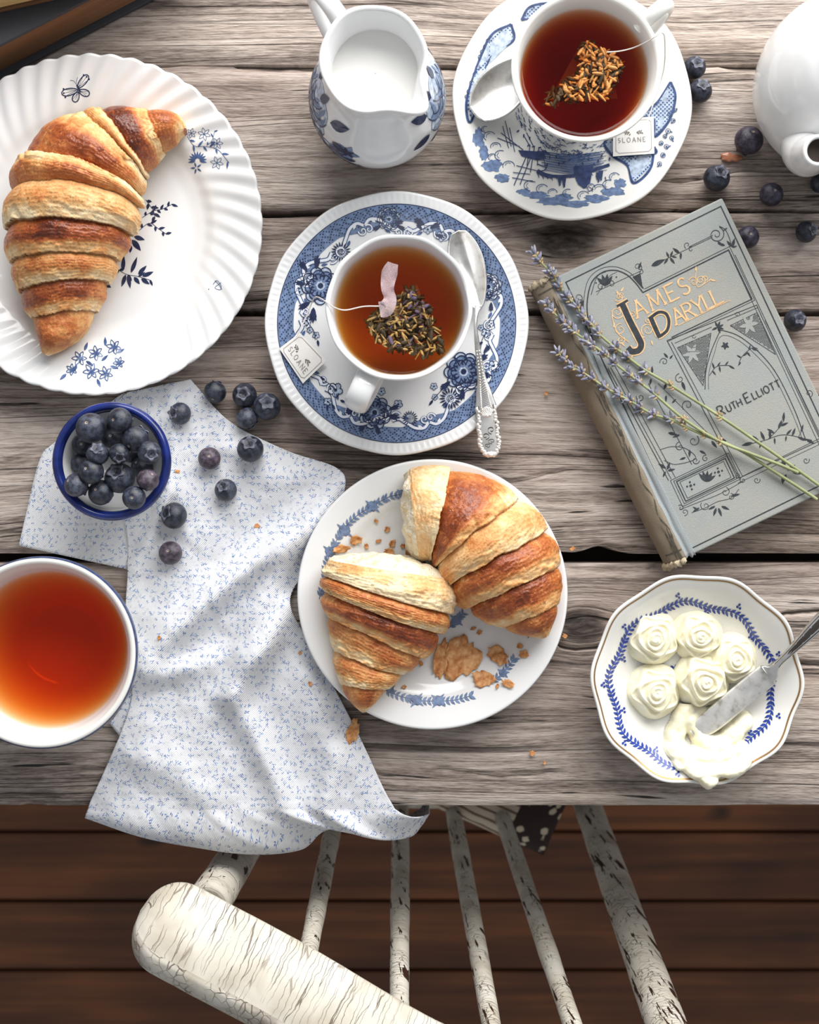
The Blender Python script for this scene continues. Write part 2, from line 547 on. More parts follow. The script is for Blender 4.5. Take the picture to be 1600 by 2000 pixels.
def vessel(name, parent, c, outer, inner, mat, n=128, mod=None, kout=40, kin=36):
    """cup or bowl: outer [(r, h)] from the foot up, inner [(r, h)] from the rim down to the middle"""
    O = np.asarray(outer, float); I = np.asarray(inner, float)
    def dense(P, k):
        L = np.concatenate([[0], np.cumsum(np.linalg.norm(np.diff(P, axis=0), axis=1))])
        q = np.linspace(0, L[-1], k)
        return np.stack([smooth_interp(L, P[:, 0], q), smooth_interp(L, P[:, 1], q)], -1)
    A, B = dense(O, kout), dense(I, kin)
    a, b = A[-1], B[0]
    ang = np.linspace(0, PI, 7)[1:-1]
    mid = (a + b) / 2; hw = np.linalg.norm(a - b) / 2
    rim = np.stack([mid[0] + (a[0] - b[0]) / 2 * np.cos(ang), mid[1] + hw * 0.9 * np.sin(ang)], -1)
    foot = np.array([[0, O[0, 1] + 0.0015], [O[0, 0] * 0.85, O[0, 1] + 0.0015], [O[0, 0] * 0.9, O[0, 1]]])
    V, F = lathe(np.vstack([foot, A, rim, B]), n, (c[0], c[1], TOP), mod)
    return obj(name, V, F, mat, parent)
# ------------------------------------------------------------------ materials of the setting
def mat_old_wood():
    t = NT('weathered_plank_wood')
    x, y, z = t.sep(t.coord())
    r = t.math('MULTIPLY', t.rand(), 37.0)
    # knots push the grain aside
    yk = y
    knot_mask = None
    for kx, ky, a, b in ((( 1138 - 800) / 3500, (1000 - 1222) / 3500, 0.017, 0.013),
                         (( 1105 - 800) / 3500, (1000 - 470) / 3500, 0.026, 0.016),
                         ((  905 - 800) / 3500, (1000 - 1010) / 3500, 0.03, 0.010),
                         ((  330 - 800) / 3500, (1000 - 1330) / 3500, 0.03, 0.012)):
        dx = t.math('DIVIDE', t.math('SUBTRACT', x, kx), a)
        dy = t.math('DIVIDE', t.math('SUBTRACT', y, ky), b)
        d2 = t.math('ADD', t.math('MULTIPLY', dx, dx), t.math('MULTIPLY', dy, dy))
        g = t.math('POWER', 2.718, t.math('MULTIPLY', d2, -0.8))
        yk = t.math('SUBTRACT', yk, t.math('MULTIPLY', t.math('SUBTRACT', y, ky), t.math('MULTIPLY', g, 0.85)))
        if abs(kx - 305 / 3500) < 0.02 or kx > 0.09:
            core = t.rng(d2, 0.15, 0.9, 1.0, 0.0, True)
            knot_mask = core if knot_mask is None else t.math('MAXIMUM', knot_mask, core)
    warp = t.math('MULTIPLY', t.math('SUBTRACT', t.noise(t.comb(t.math('MULTIPLY', x, 4.0), t.math('MULTIPLY', y, 11.0), r), 1.0, 2.0), 0.5), 0.022)
    yk = t.math('ADD', yk, warp)
    v = lambda sx, sy, o: t.comb(t.math('MULTIPLY', x, sx), t.math('MULTIPLY', yk, sy), t.math('ADD', r, o))
    bands = t.noise(v(1.8, 62.0, 1.0), 1.0, 2.0, 0.55)
    fib = t.noise(v(15.0, 300.0, 2.0), 1.0, 3.0, 0.62)
    fine = t.noise(v(130.0, 1000.0, 3.0), 1.0, 2.0, 0.65)
    iso = t.noise(v(1.0, 58.0, 21.0), 1.0, 2.0, 0.5)
    thin = t.math('ABSOLUTE', t.math('SUBTRACT', t.math('FRACT', t.math('MULTIPLY', iso, 11.0)), 0.5))
    checks = t.noise(v(20.0, 320.0, 7.0), 1.0, 2.0, 0.55)
    patch = t.noise(t.comb(t.math('MULTIPLY', x, 5.0), t.math('MULTIPLY', y, 13.0), r), 1.0, 3.0)
    g = t.math('ADD', t.math('MULTIPLY', bands, 0.34), t.math('ADD', t.math('MULTIPLY', fib, 0.40), t.math('MULTIPLY', fine, 0.26)))
    col = t.ramp(g, [(0.32, srgb(74, 65, 60)), (0.42, srgb(138, 126, 118)), (0.50, srgb(178, 166, 157)), (0.63, srgb(212, 202, 194))])
    col = t.mix(t.rng(patch, 0.36, 0.60), t.mix(1.0, col, srgb(208, 199, 196), 'MULTIPLY'), col)
    col = t.mix(t.rng(patch, 0.52, 0.70, 0.0, 0.5), col, t.mix(1.0, col, srgb(226, 206, 188), 'MULTIPLY'))
    lm = t.math('MULTIPLY', t.rng(thin, 0.0, 0.085, 0.85, 0.0), t.rng(bands, 0.38, 0.56, 1.0, 0.15))
    col = t.mix(lm, col, srgb(60, 51, 46))
    dk = t.rng(t.noise(v(3.5, 40.0, 15.0), 1.0, 3.0, 0.65), 0.59, 0.72, 0.0, 0.74)
    col = t.mix(dk, col, srgb(66, 57, 52))
    ck = t.rng(checks, 0.26, 0.31, 0.95, 0.0)
    col = t.mix(ck, col, srgb(34, 28, 25))
    if knot_mask is not None:
        kn = t.math('MULTIPLY', knot_mask, t.rng(fine, 0.3, 0.7, 1.0, 0.75))
        col = t.mix(kn, col, srgb(40, 32, 29))
    hgt = t.math('SUBTRACT', t.math('ADD', t.math('MULTIPLY', fib, 0.6), t.math('MULTIPLY', fine, 0.3)), t.math('MULTIPLY', t.math('MAXIMUM', ck, lm), 0.5))
    nd = t.principled(Base_Color=col, Roughness=0.72, Normal=t.bump(hgt, 0.0020, 0.8))
    nd.inputs['Specular IOR Level'].default_value = 0.35
    return t.m

def mat_floor():
    t = NT('dark_floorboard_wood')
    x, y, z = t.sep(t.coord())
    r = t.math('MULTIPLY', t.rand(), 53.0)
    g = t.noise(t.comb(t.math('MULTIPLY', x, 3.0), t.math('MULTIPLY', y, 90.0), r), 1.0, 4.0, 0.6)
    p = t.noise(t.comb(t.math('MULTIPLY', x, 5.0), t.math('MULTIPLY', y, 14.0), t.math('ADD', r, 4.0)), 1.0, 3.0)
    col = t.ramp(t.math('ADD', t.math('MULTIPLY', g, 0.5), t.math('MULTIPLY', p, 0.5)),
                 [(0.3, srgb(56, 30, 14)), (0.5, srgb(102, 58, 29)), (0.72, srgb(148, 88, 44))])
    knot = t.noise(t.comb(t.math('MULTIPLY', x, 9.0), t.math('MULTIPLY', y, 20.0), t.math('ADD', r, 9.0)), 1.0, 1.0)
    col = t.mix(t.rng(knot, 0.74, 0.80), col, srgb(34, 20, 12))
    t.principled(Base_Color=col, Roughness=0.6, Normal=t.bump(g, 0.002, 0.4))
    return t.m

def mat_paint(name, su, sv, chip_u, chip_v, chip_t, line=0.045, dirty=0.0, solid=False):
    """old cream paint with crackle lines and chips, laid out along the piece"""
    t = NT(name)
    if solid:
        ox_, oy_, v = t.sep(t.coord()); u = t.math('ADD', ox_, t.math('MULTIPLY', oy_, 0.8))
    else:
        u, v, _ = t.sep(t.coord('UV'))
    r = t.math('MULTIPLY', t.rand(), 19.0)
    w = t.noise(t.comb(t.math('MULTIPLY', u, 160.0), t.math('MULTIPLY', v, 160.0), r), 1.0, 2.0)
    wv = t.math('ADD', v, t.math('MULTIPLY', t.math('SUBTRACT', w, 0.5), 0.0035))
    wu = t.math('ADD', u, t.math('MULTIPLY', t.math('SUBTRACT', w, 0.5), 0.003))
    vo = t.n('TexVoronoi', feature='DISTANCE_TO_EDGE')
    t.set(vo.inputs['Vector'], t.comb(t.math('MULTIPLY', wu, su), t.math('MULTIPLY', wv, sv), r)); vo.inputs['Scale'].default_value = 1.0
    depth = t.noise(t.comb(t.math('MULTIPLY', u, 60.0), t.math('MULTIPLY', v, 60.0), r), 1.0, 2.0)
    crack = t.math('MULTIPLY', t.rng(vo.outputs['Distance'], 0.0, line, 1.0, 0.0), t.rng(depth, 0.35, 0.6))
    tone = t.noise(t.comb(t.math('MULTIPLY', u, 40.0), t.math('MULTIPLY', v, 40.0), t.math('ADD', r, 3.0)), 1.0, 4.0)
    col = t.ramp(tone, [(0.3, srgb(188, 179, 162)), (0.5, srgb(209, 203, 189)), (0.7, srgb(219, 214, 203))])
    if dirty:
        d = t.noise(t.comb(t.math('MULTIPLY', u, 90.0), t.math('MULTIPLY', v, 45.0), t.math('ADD', r, 8.0)), 1.0, 4.0, 0.65)
        col = t.mix(t.rng(d, 0.45, 0.7, 0.0, dirty), col, srgb(128, 112, 100))
    col = t.mix(t.math('MULTIPLY', crack, 0.8), col, srgb(104, 76, 58))
    ch = t.noise(t.comb(t.math('MULTIPLY', u, chip_u), t.math('MULTIPLY', v, chip_v), t.math('ADD', r, 5.0)), 1.0, 3.0, 0.6)
    cm = t.rng(ch, chip_t, chip_t + 0.02)
    col = t.mix(cm, col, srgb(52, 28, 20))
    hgt = t.math('SUBTRACT', 1.0, t.math('MAXIMUM', crack, cm))
    t.principled(Base_Color=col, Roughness=0.5, Normal=t.bump(hgt, 0.0006, 0.9))
    return t.m

M_WOOD = mat_old_wood()
M_FLOOR = mat_floor()
M_SPINDLE = mat_paint('cream_crackled_paint_on_spindle', 140.0, 420.0, 300.0, 42.0, 0.60, 0.06, solid=True)
M_RAIL = mat_paint('cream_crackled_paint_on_rail', 18.0, 270.0, 120.0, 90.0, 0.74, 0.024)
M_RAILTOP = mat_paint('worn_dirty_paint_on_rail_top', 200.0, 200.0, 120.0, 60.0, 0.74, 0.06, 0.75)

# ------------------------------------------------------------------ floor
V, F = box(-1.6, 1.6, -1.3, 1.3, -0.03, -0.012)
floor = obj('floor', V, F, plain('dark_subfloor', (0.012, 0.008, 0.006), 0.9), smooth=False)
tag(floor, kind='structure')
pitch = 0.0772
k0 = -0.3571
nb0, nb1 = -12, 20
V, F = box(-1.6, 1.6, 0.0016, pitch - 0.0016, -0.012, 0.0)
b0 = obj('floorboard', V, F, M_FLOOR, floor, smooth=False)
bevel(b0, 0.0015, 1)
for k in range(nb0, nb1):
    if k == nb0: o = b0
    else:
        o = b0.copy(); COL.objects.link(o); o.parent = floor
    o.location = (0.0, k0 + k * pitch, 0.0)

# ------------------------------------------------------------------ table of weathered planks
table = thing('wooden_table', 'weathered grey-brown plank table carrying the whole tea spread', 'table', (0, 0, 0))
def plank(ya, yb, wob_a, wob_b, cracks=(), seed=0, z0=0.034, chips=()):
    """ya, yb: pixel rows of the upper and lower edge; cracks: [(x px, y px)...] polylines with depth"""
    x = np.linspace(-0.62, 0.62, 420)
    Ya, Yb = (1000 - ya) / 3500, (1000 - yb) / 3500
    ea = Ya + wob_a(x); eb = Yb + wob_b(x)
    nrow = max(14, int(abs(Ya - Yb) / 0.0014))
    s = np.linspace(0, 1, nrow)
    s = np.concatenate([[0, 0.35 / nrow], s[1:-1], [1 - 0.35 / nrow, 1]])
    S, X = np.meshgrid(s, x, indexing='ij')
    Y = ea[None] * (1 - S) + eb[None] * S
    drop = np.zeros_like(Y)
    for pts, depth in cracks:
        P = np.array([((a - 800) / 3500, (1000 - b) / 3500) for a, b in pts])
        cy = np.interp(x, P[:, 0], P[:, 1]) + 0.0009 * vnoise(x * 60, seed) + 0.0004 * vnoise(x * 260, seed + 3)
        on = sstep(P[0, 0], P[0, 0] + 0.012, x) * (1 - sstep(P[-1, 0] - 0.012, P[-1, 0], x))
        row = np.argmin(np.abs(Y[:, len(x) // 2] - np.interp(0.5 * (P[0, 0] + P[-1, 0]), P[:, 0], P[:, 1])))
        delta = (cy - Y[row]) * on
        fall = np.exp(-((np.arange(len(s)) - row) / 7.0) ** 2)[:, None]
        Y = Y + fall * delta[None]
        drop[row] += depth * on
    yy = Y
    rel = 0.00035 * vnoise(X * 3 + seed, yy * 300, seed) + 0.0009 * fbm(X * 5, yy * 14, seed + 1) 
    edge = np.minimum(S, 1 - S) * abs(Ya - Yb)
    rel = rel - 0.0016 * (1 - sstep(0, 0.004, edge)) - 0.0012 * (1 - sstep(0, 0.012, edge)) * (0.5 + 0.5 * vnoise(X * 25, seed + 9))
    for cx_, cy_, rx_, ry_, dp in chips:
        e = np.hypot((X - (cx_ - 800) / 3500) / (rx_ / 3500), (yy - (1000 - cy_) / 3500) / (ry_ / 3500)) + 0.35 * fbm(X * 160, yy * 160, 0, seed + 31, 3)
        rel = rel - dp * (1 - sstep(0.8, 1.0, e)) * (1 + 0.4 * vnoise(X * 90, yy * 500, 0, seed + 33))
    Z = TOP - 0.0012 + rel - drop
    V = np.stack([X, yy, Z], -1)
    sideA = V[0].copy(); sideA[:, 2] = TOP - z0
    sideB = V[-1].copy(); sideB[:, 2] = TOP - z0
    G = np.concatenate([sideA[None], V, sideB[None]], 0)
    n, m = G.shape[:2]
    Fc = grid_faces(n, m)[:, ::-1].tolist()
    Fc.append(tuple(range(m)) + tuple((n - 1) * m + j for j in range(m - 1, -1, -1)))
    Fc.append(tuple(i * m for i in range(n))[::-1])
    Fc.append(tuple(i * m + m - 1 for i in range(n)))
    return obj('plank', G.reshape(-1, 3), Fc, M_WOOD, table)
def wob(amp, fr, seed, extra=None):
    def f(x):
        r = amp * fbm(x * fr, seed, 0, seed) + amp * 0.35 * vnoise(x * fr * 9, seed, 0, seed + 1)
        if extra is not None: r = r + extra(x)
        return r
    return f
bump_at = lambda px, wpx, dpx: (lambda x: dpx / 3500 * np.exp(-((x - (px - 800) / 3500) / (wpx / 3500)) ** 2))
plank(-1290, -822, wob(.0004, 6, 70), wob(.0004, 6, 71), seed=70)
plank(-814, -344, wob(.0004, 6, 72), wob(.0004, 6, 73), seed=72)
plank(-336, 123, wob(.0004, 6, 1), wob(.0005, 5, 2), seed=1)
plank(127, 409, wob(.0010, 14, 3, lambda x: -0.0013 * (0.5 + 0.5 * vnoise(x * 22, 5))), wob(.0016, 7, 4), seed=3, chips=[(560, 127, 110, 11, .0028), (900, 127, 60, 8, .002), (1480, 128, 70, 9, .0025), (1180, 405, 120, 10, .002)],
      cracks=[([(1100, 335), (1250, 345), (1330, 352), (1480, 330), (1640, 335)], 0.004)])
plank(416, 601, wob(.0014, 7, 5), wob(.0006, 5, 6), seed=5, chips=[(640, 425, 150, 14, .0022), (1080, 440, 90, 16, .0022), (1500, 596, 80, 9, .002)],
      cracks=[([(480, 470), (620, 452), (720, 458)], 0.003)])
plank(617, 1082, wob(.0004, 5, 7), wob(.0006, 5, 8, lambda x: bump_at(1172, 32, 14)(x) + bump_at(1060, 60, 6)(x)), seed=7,
      cracks=[([(960, 950), (1080, 925), (1160, 912)], 0.0025), ([(-20, 905), (60, 890), (150, 870)], 0.002)])
plank(1101, 1575, wob(.0005, 5, 9), wob(.0004, 4, 10), seed=9, chips=[(1165, 1108, 110, 20, .0035), (900, 1104, 70, 9, .0025), (60, 1560, 60, 16, .003), (520, 1570, 60, 10, .002)],
      cracks=[([(1060, 1272), (1130, 1268), (1200, 1258), (1500, 1205), (1700, 1180)], 0.006),
              ([(1180, 1300), (1460, 1296), (1640, 1300)], 0.004),
              ([(820, 1500), (960, 1515), (1060, 1512), (1120, 1505)], 0.002)])
V, F = box(-0.5, 0.5, -0.042, -0.012, TOP - 0.06, TOP - 0.0345)
M_UNDER = plain('dull_grey_brown_timber', srgb(110, 92, 78), 0.8, bump=0.0008, scale=25)
obj('gap_shade_strip', V, F, plain('dark_gap_shade', srgb(40, 32, 28), 0.9), table, smooth=False)  # added strip below the plank seam, dark so the gap reads as deep shade
for y0, y1 in ((-0.13, -0.105), (0.59, 0.615)):
    V, F = box(-0.54, 0.54, y0, y1, TOP - 0.115, TOP - 0.0345); obj('apron_rail', V, F, M_UNDER, table, smooth=False)
for sx in (-1, 1):
    for cy in (-0.10, 0.585):
        V, F = box(sx * 0.56 - 0.035, sx * 0.56 + 0.035, cy - 0.035, cy + 0.035, 0.0, TOP - 0.0345)
        bevel(obj('leg', V, F, M_UNDER, table, smooth=False), 0.004)

# ------------------------------------------------------------------ painted chair
chair = thing('spindle_chair', 'old cream-painted spindle-back chair with crackled, chipped paint pushed under table', 'chair', (0.015, -0.10, 0))
HR = 0.052
SK = 1.14
path = catmull([W(a, b, HR) for a, b in ((318, 1697), (450, 1768), (605, 1851), (850, 1994), (1020, 2062), (1190, 2100), (1360, 2105), (1490, 2078))], 14)
L = np.concatenate([[0], np.cumsum(np.linalg.norm(np.diff(path, axis=0), axis=1))])
q = np.concatenate([np.linspace(0, 0.03, 26), np.linspace(0.03, L[-1] - 0.03, 120)[1:-1], np.linspace(L[-1] - 0.03, L[-1], 26)])
path = np.stack([np.interp(q, L, path[:, i]) for i in range(3)], -1)
Tn = np.gradient(path, axis=0); Tn /= np.linalg.norm(Tn, axis=1)[:, None]
out = np.stack([Tn[:, 1], -Tn[:, 0], 0 * q], -1)
sec_face = catmull([(0.0015, -0.005), (0.0, 0.001), (0.006, 0.007), (0.014, 0.0125), (0.022, 0.0165), (0.0285, 0.0185)], 6)
sec_top = catmull([(0.0285, 0.0185), (0.0315, 0.0188), (0.036, 0.0165), (0.0405, 0.0105), (0.042, 0.001), (0.039, -0.011), (0.028, -0.018), (0.012, -0.017), (0.0035, -0.011), (0.0015, -0.005)], 6)
e0, e1 = 0.022, 0.024
sc = np.clip(1 - (1 - np.clip(q / e0, 0, 1)) ** 2.3, 1e-4, 1) ** .46 * np.clip(1 - (1 - np.clip((q[-1] - q) / e1, 0, 1)) ** 2.3, 1e-4, 1) ** .46
def sweep_sec(sec):
    c = np.array([0.021, 0.001]) * SK
    S = c + (sec[None] * SK - c) * sc[:, None, None]
    V = path[:, None, :] + out[:, None, :] * S[..., :1] + np.array([0, 0, 1.0]) * S[..., 1:]
    du = np.concatenate([[0], np.cumsum(np.linalg.norm(np.diff(sec, axis=0), axis=1))])
    uv = np.stack([np.tile(du, len(q)), np.repeat(q, len(sec))], -1)
    wear = 0.0004 * fbm(V[..., 0] * 90, V[..., 1] * 90, V[..., 2] * 90, 4)
    V = V + wear[..., None] * np.array([0, 0, 1.0])
    return V.reshape(-1, 3), grid_faces(len(q), len(sec)), uv
V, F, uv = sweep_sec(sec_face)
crest = obj('crest_rail', V, F, M_RAIL, chair, uv=uv)
V, F, uv = sweep_sec(sec_top)
obj('worn_edge', V, F, M_RAILTOP, crest, uv=uv, label='grubby rounded top edge of the crest rail')
SEATZ = 0.455
def rod(top_px, bot_px, r0, r1, name, bulge=0.0):
    a = W(top_px[0], top_px[1], HR - 0.012); b = W(bot_px[0], bot_px[1], SEATZ - TOP - 0.004)
    t = np.linspace(0, 1, 40)[:, None]
    P = a * (1 - t) + b * t
    rr = r0 * SK + (r1 - r0 * SK) * t[:, 0] + bulge * np.sin(PI * t[:, 0])
    rr = rr + 0.00025 * vnoise(t[:, 0] * 14, top_px[0])
    V, F, uv = tube(P, rr, 20)
    return obj(name, V, F, M_SPINDLE, chair, uv=uv)
rod((396, 1782), (538, 1556), 0.0106, 0.0112, 'back_post')
rod((599, 1876), (662, 1560), 0.0044, 0.0058, 'spindle', 0.0006)
rod((780, 1984), (783, 1560), 0.0046, 0.0058, 'spindle', 0.0006)
rod((971, 2064), (881, 1560), 0.0046, 0.0058, 'spindle', 0.0006)
rod((1156, 2112), (969, 1560), 0.0046, 0.0058, 'spindle', 0.0006)
rod((1346, 2126), (1143, 1560), 0.0104, 0.0105, 'back_post')
th = np.linspace(0, 2 * PI, 72, endpoint=False)
ct, st = np.cos(th), np.sin(th)
ox = 0.016 + 0.172 * np.sign(ct) * np.abs(ct) ** 0.75; oy = -0.062 + 0.170 * np.sign(st) * np.abs(st) ** 0.75
rings = []
for f, z in ((0.01, 0.428), (0.97, 0.428), (1.0, 0.434), (1.0, 0.449), (0.975, 0.455), (0.01, 0.453)):
    rings.append(np.stack([0.016 + (ox - 0.016) * f, -0.062 + (oy + 0.062) * f, np.full(72, z)], -1))
G = np.array(rings)
obj('seat', G.reshape(-1, 3), grid_faces(6, 72, False, True), M_RAILTOP, chair, uv=G.reshape(-1, 3)[:, :2])
for sx, sy in ((-1, -1), (1, -1), (-1, 1), (1, 1)):
    a = np.array([0.016 + sx * 0.12, -0.062 + sy * 0.11, 0.43]); b = np.array([0.016 + sx * 0.17, -0.062 + sy * 0.15, 0.0])
    t = np.linspace(0, 1, 20)[:, None]
    V, F, uv = tube(a * (1 - t) + b * t, 0.014 - 0.003 * t[:, 0], 16)
    obj('leg', V, F, M_SPINDLE, chair, uv=uv)

# patchwork cushion lying on the seat
def mat_floral_dark():
    t = NT('dark_floral_cushion_cotton')
    co = t.coord()
    vo = t.n('TexVoronoi', feature='F1'); t.set(vo.inputs['Vector'], co); vo.inputs['Scale'].default_value = 95.0
    d = t.math('ADD', vo.outputs['Distance'], t.math('MULTIPLY', t.noise(co, 300.0, 2.0), 0.35))
    col = t.mix(t.rng(d, 0.44, 0.50, 1.0, 0.0), srgb(52, 34, 32), srgb(205, 190, 165))
    t.principled(Base_Color=col, Roughness=0.9)
    return t.m
def mat_stripe():
    t = NT('beige_striped_cushion_cotton')
    x, y, z = t.sep(t.coord())
    a = t.math('ADD', t.math('MULTIPLY', x, 0.45), t.math('MULTIPLY', y, 0.9))
    a = t.math('ADD', a, t.math('MULTIPLY', t.noise(t.coord(), 60.0, 2.0), 0.003))
    w = t.math('SINE', t.math('MULTIPLY', a, 900.0))
    col = t.mix(t.rng(w, 0.35, 0.8), srgb(202, 188, 166), srgb(112, 92, 76))
    t.principled(Base_Color=col, Roughness=0.9)
    return t.m
cush = thing('seat_cushion', 'patchwork cushion in dark floral and beige striped cotton on the chair seat', 'cushion', (0.05, -0.12, SEATZ))
def cushion_half(x0, x1, mat, name):
    u = np.linspace(x0, x1, 40); v = np.linspace(-1, 1, 60)
    U, Vv = np.meshgrid(u, v, indexing='ij')
    se = lambda a: np.sign(a) * np.abs(a) ** 1.0
    prof = np.clip((1 - np.abs(U) ** 5) * (1 - np.abs(Vv) ** 5), 0, 1) ** 0.45
    cx, cy = 0.066, -0.128
    ang = math.radians(-24)
    X0, Y0 = U * 0.088 , Vv * 0.108
    X = cx + X0 * math.cos(ang) - Y0 * math.sin(ang); Y = cy + X0 * math.sin(ang) + Y0 * math.cos(ang)
    zt = SEATZ + 0.017 + 0.016 * prof + 0.001 * fbm(X * 60, Y * 60, 0, 3)
    zb = SEATZ + 0.017 - 0.0165 * prof
    n, m = U.shape
    A = np.stack([X, Y, zt], -1).reshape(-1, 3); B = np.stack([X, Y, zb], -1).reshape(-1, 3)
    Fq = grid_faces(n, m)
    return obj(name, np.vstack([A, B]), np.vstack([Fq, Fq[:, ::-1] + n * m]), mat, cush)
cushion_half(-1, 0.62, mat_stripe(), 'striped_panel')
cushion_half(0.62, 1, mat_floral_dark(), 'floral_panel')
# ------------------------------------------------------------------ china, inks, liquids, silver
def china(name, col=(0.86, 0.865, 0.87), rough=0.12):
    t = NT(name)
    nz = t.noise(t.coord(), 35.0, 2.0)
    c = t.mix(t.rng(nz, 0.35, 0.65), tuple(v * 0.97 for v in col), col)
    nd = t.principled(Base_Color=c, Roughness=rough)
    nd.inputs['Specular IOR Level'].default_value = 0.5
    return t.m
M_CHINA = china('white_glazed_china')
M_CREAM = china('warm_white_glazed_china', (0.86, 0.85, 0.81))
def ink(name, rgb, var=0.25, scale=400.0):
    t = NT(name)
    nz = t.noise(t.coord(), scale, 2.0)
    c = srgb(*rgb)
    t.principled(Base_Color=t.mix(t.rng(nz, 0.35, 0.65), tuple(v * (1 - var) for v in c), tuple(min(1, v * (1 + var)) for v in c)), Roughness=0.2)
    return t.m
INK_NAVY = ink('navy_transfer_ink', (36, 47, 82))
INK_BLUE = ink('blue_transfer_ink', (72, 96, 142))
INK_MID = ink('mid_blue_transfer_ink', (112, 132, 168))
INK_PALE = ink('pale_blue_transfer_ink', (182, 196, 216))
INK_WHITE = ink('white_reserve_in_print', (232, 235, 242), 0.03)
INK_DELFT = ink('strong_cobalt_ink', (42, 66, 150))
INK_SLATE = ink('slate_blue_ink', (62, 74, 112))
M_GOLD = plain('worn_gilt_line', srgb(168, 130, 84), 0.35, 0.6)
M_SILVER = plain('tarnished_silver', srgb(205, 202, 196), 0.22, 1.0, var=0.06, scale=120)
M_STRING = plain('cotton_string', srgb(228, 222, 214), 0.85)

def tea_liquid(name, sig):
    """clear brewed tea: colour comes from absorption along the way through it"""
    t = NT(name)
    fr = t.n('Fresnel'); fr.inputs['IOR'].default_value = 1.33
    tr = t.n('BsdfTransparent'); tr.inputs[0].default_value = (1, 1, 1, 1)
    gl = t.n('BsdfGlossy'); gl.inputs['Roughness'].default_value = 0.02
    mx = t.n('MixShader')
    geo = t.n('NewGeometry')
    t.set(mx.inputs[0], t.math('MULTIPLY', fr.outputs[0], t.math('SUBTRACT', 1.0, geo.outputs['Backfacing']))); t.set(mx.inputs[1], tr.outputs[0]); t.set(mx.inputs[2], gl.outputs[0])
    t.surface(mx.outputs[0])
    d = max(sig) * 1.05
    ab = t.n('VolumeAbsorption')
    ab.inputs['Color'].default_value = tuple(1 - s / d for s in sig) + (1,)
    ab.inputs['Density'].default_value = d
    t.volume(ab.outputs[0])
    return t.m

def tea_body(name, label, c, inner, level, mat, n=96, mod=None):
    """liquid filling a vessel's inner profile up to a level; closed mesh"""
    I = np.asarray(inner, float)[::-1]            # from the middle up
    zs = np.linspace(I[0, 1], level, 16)
    L = np.concatenate([[0], np.cumsum(np.linalg.norm(np.diff(I, axis=0), axis=1))])
    q = np.linspace(0, L[-1], 200)
    R, Z = smooth_interp(L, I[:, 0], q), smooth_interp(L, I[:, 1], q)
    k = Z <= level
    R, Z = R[k], Z[k]
    idx = np.linspace(0, len(R) - 1, 18).astype(int)
    prof = [(max(R[i] * .994 - .0001, 0.0002), Z[i] + 0.0004) for i in idx]
    re = prof[-1][0]
    prof += [(re, level + 0.0005), (re - 0.0008, level + 0.0001), (re * 0.93, level), (re * 0.5, level), (0.0002, level)]
    V, F = lathe(prof, n, (c[0], c[1], TOP), mod)
    o = obj(name, V, F, mat, origin=(c[0], c[1], TOP + I[0, 1]))
    return o

def strap_handle(parent, pts, w, th, mat, n=16, k=10):
    P = catmull(pts, k)
    V, F, uv = tube(P, np.full(len(P), w), n, th)
    return obj('handle', V, F, mat, parent)

# ================================================================== large swirled plate with butterfly
HP = 0.020
c1 = W(179, 438, HP)
R1 = WL(331, HP)
plate1 = thing('dinner_plate', 'large white plate with swirled fluted rim, butterfly and blue flower sprigs, under whole croissant', 'plate', (c1[0], c1[1], TOP))
NFL = 48
def mod1(f, t):
    rim = sstep(0.60, 0.97, f)
    ph = NFL * (t + 0.62 * (f - 0.6))
    wv = np.cos(ph)
    return 1 + 0.0085 * (np.abs(np.cos(ph / 2)) - 0.6) * sstep(0.85, 1.0, f), 0.0007 * wv * rim
p1, surf1 = dish('plate_body', plate1, c1, [(0, .0065), (R1 * .55, .0065), (R1 * .64, .0082), (R1 * .72, .0125), (R1 * .9, .0178), (R1, .0205)], M_CHINA, mod1, 70, 480)

m1 = px_map(surf1)
# butterfly
pen = Pen(m1)
def wing(cx, cy, ang, L, wd, pen, w=2.0):
    a = np.linspace(0, 2 * PI, 22)
    x = L / 2 + L / 2 * np.cos(a); y = wd / 2 * np.sin(a) * (0.6 + 0.4 * (x / L))
    c, s = math.cos(ang), math.sin(ang)
    pen.stroke(np.stack([cx + x * c - y * s, cy + x * s + y * c], -1), w)
    for f in (-0.5, 0, 0.5):
        pen.line((cx + 2 * c, cy + 2 * s), (cx + L * .8 * math.cos(ang + f * .5), cy + L * .8 * math.sin(ang + f * .5)), 0.6)
wing(152, 176, math.radians(168), 32, 17, pen); wing(152, 172, math.radians(-52), 32, 16, pen)
wing(152, 180, math.radians(110), 20, 15, pen); wing(154, 177, math.radians(20), 22, 16, pen)
pen.leaf(149, 164, math.radians(62), 20, 4)
for a in (168, 150, 185):
    pen.dot(152 + 28 * math.cos(math.radians(a)), 176 + 28 * math.sin(math.radians(a)), 1.8)
for a in (-52, -38, -66):
    pen.dot(152 + 28 * math.cos(math.radians(a)), 172 + 28 * math.sin(math.radians(a)), 1.8)
pen.curve([(149, 164), (144, 158), (137, 157)], 0.7); pen.curve([(150, 163), (150, 157), (152, 151)], 0.7)
pen.build('butterfly_print', INK_NAVY, plate1)
def lily(pen, x, y, r, a0, w=0.9, k=6):
    for i in range(k):
        a = a0 + 2 * PI * i / k
        c, s = math.cos(a), math.sin(a)
        t = np.linspace(0, 1, 6); hw = r * 0.22 * np.sin(PI * t)
        for sg in (1, -1):
            pen.stroke(np.stack([x + r * t * c - sg * hw * s, y + r * t * s + sg * hw * c], -1), w)
    pen.dot(x, y, r * 0.14)
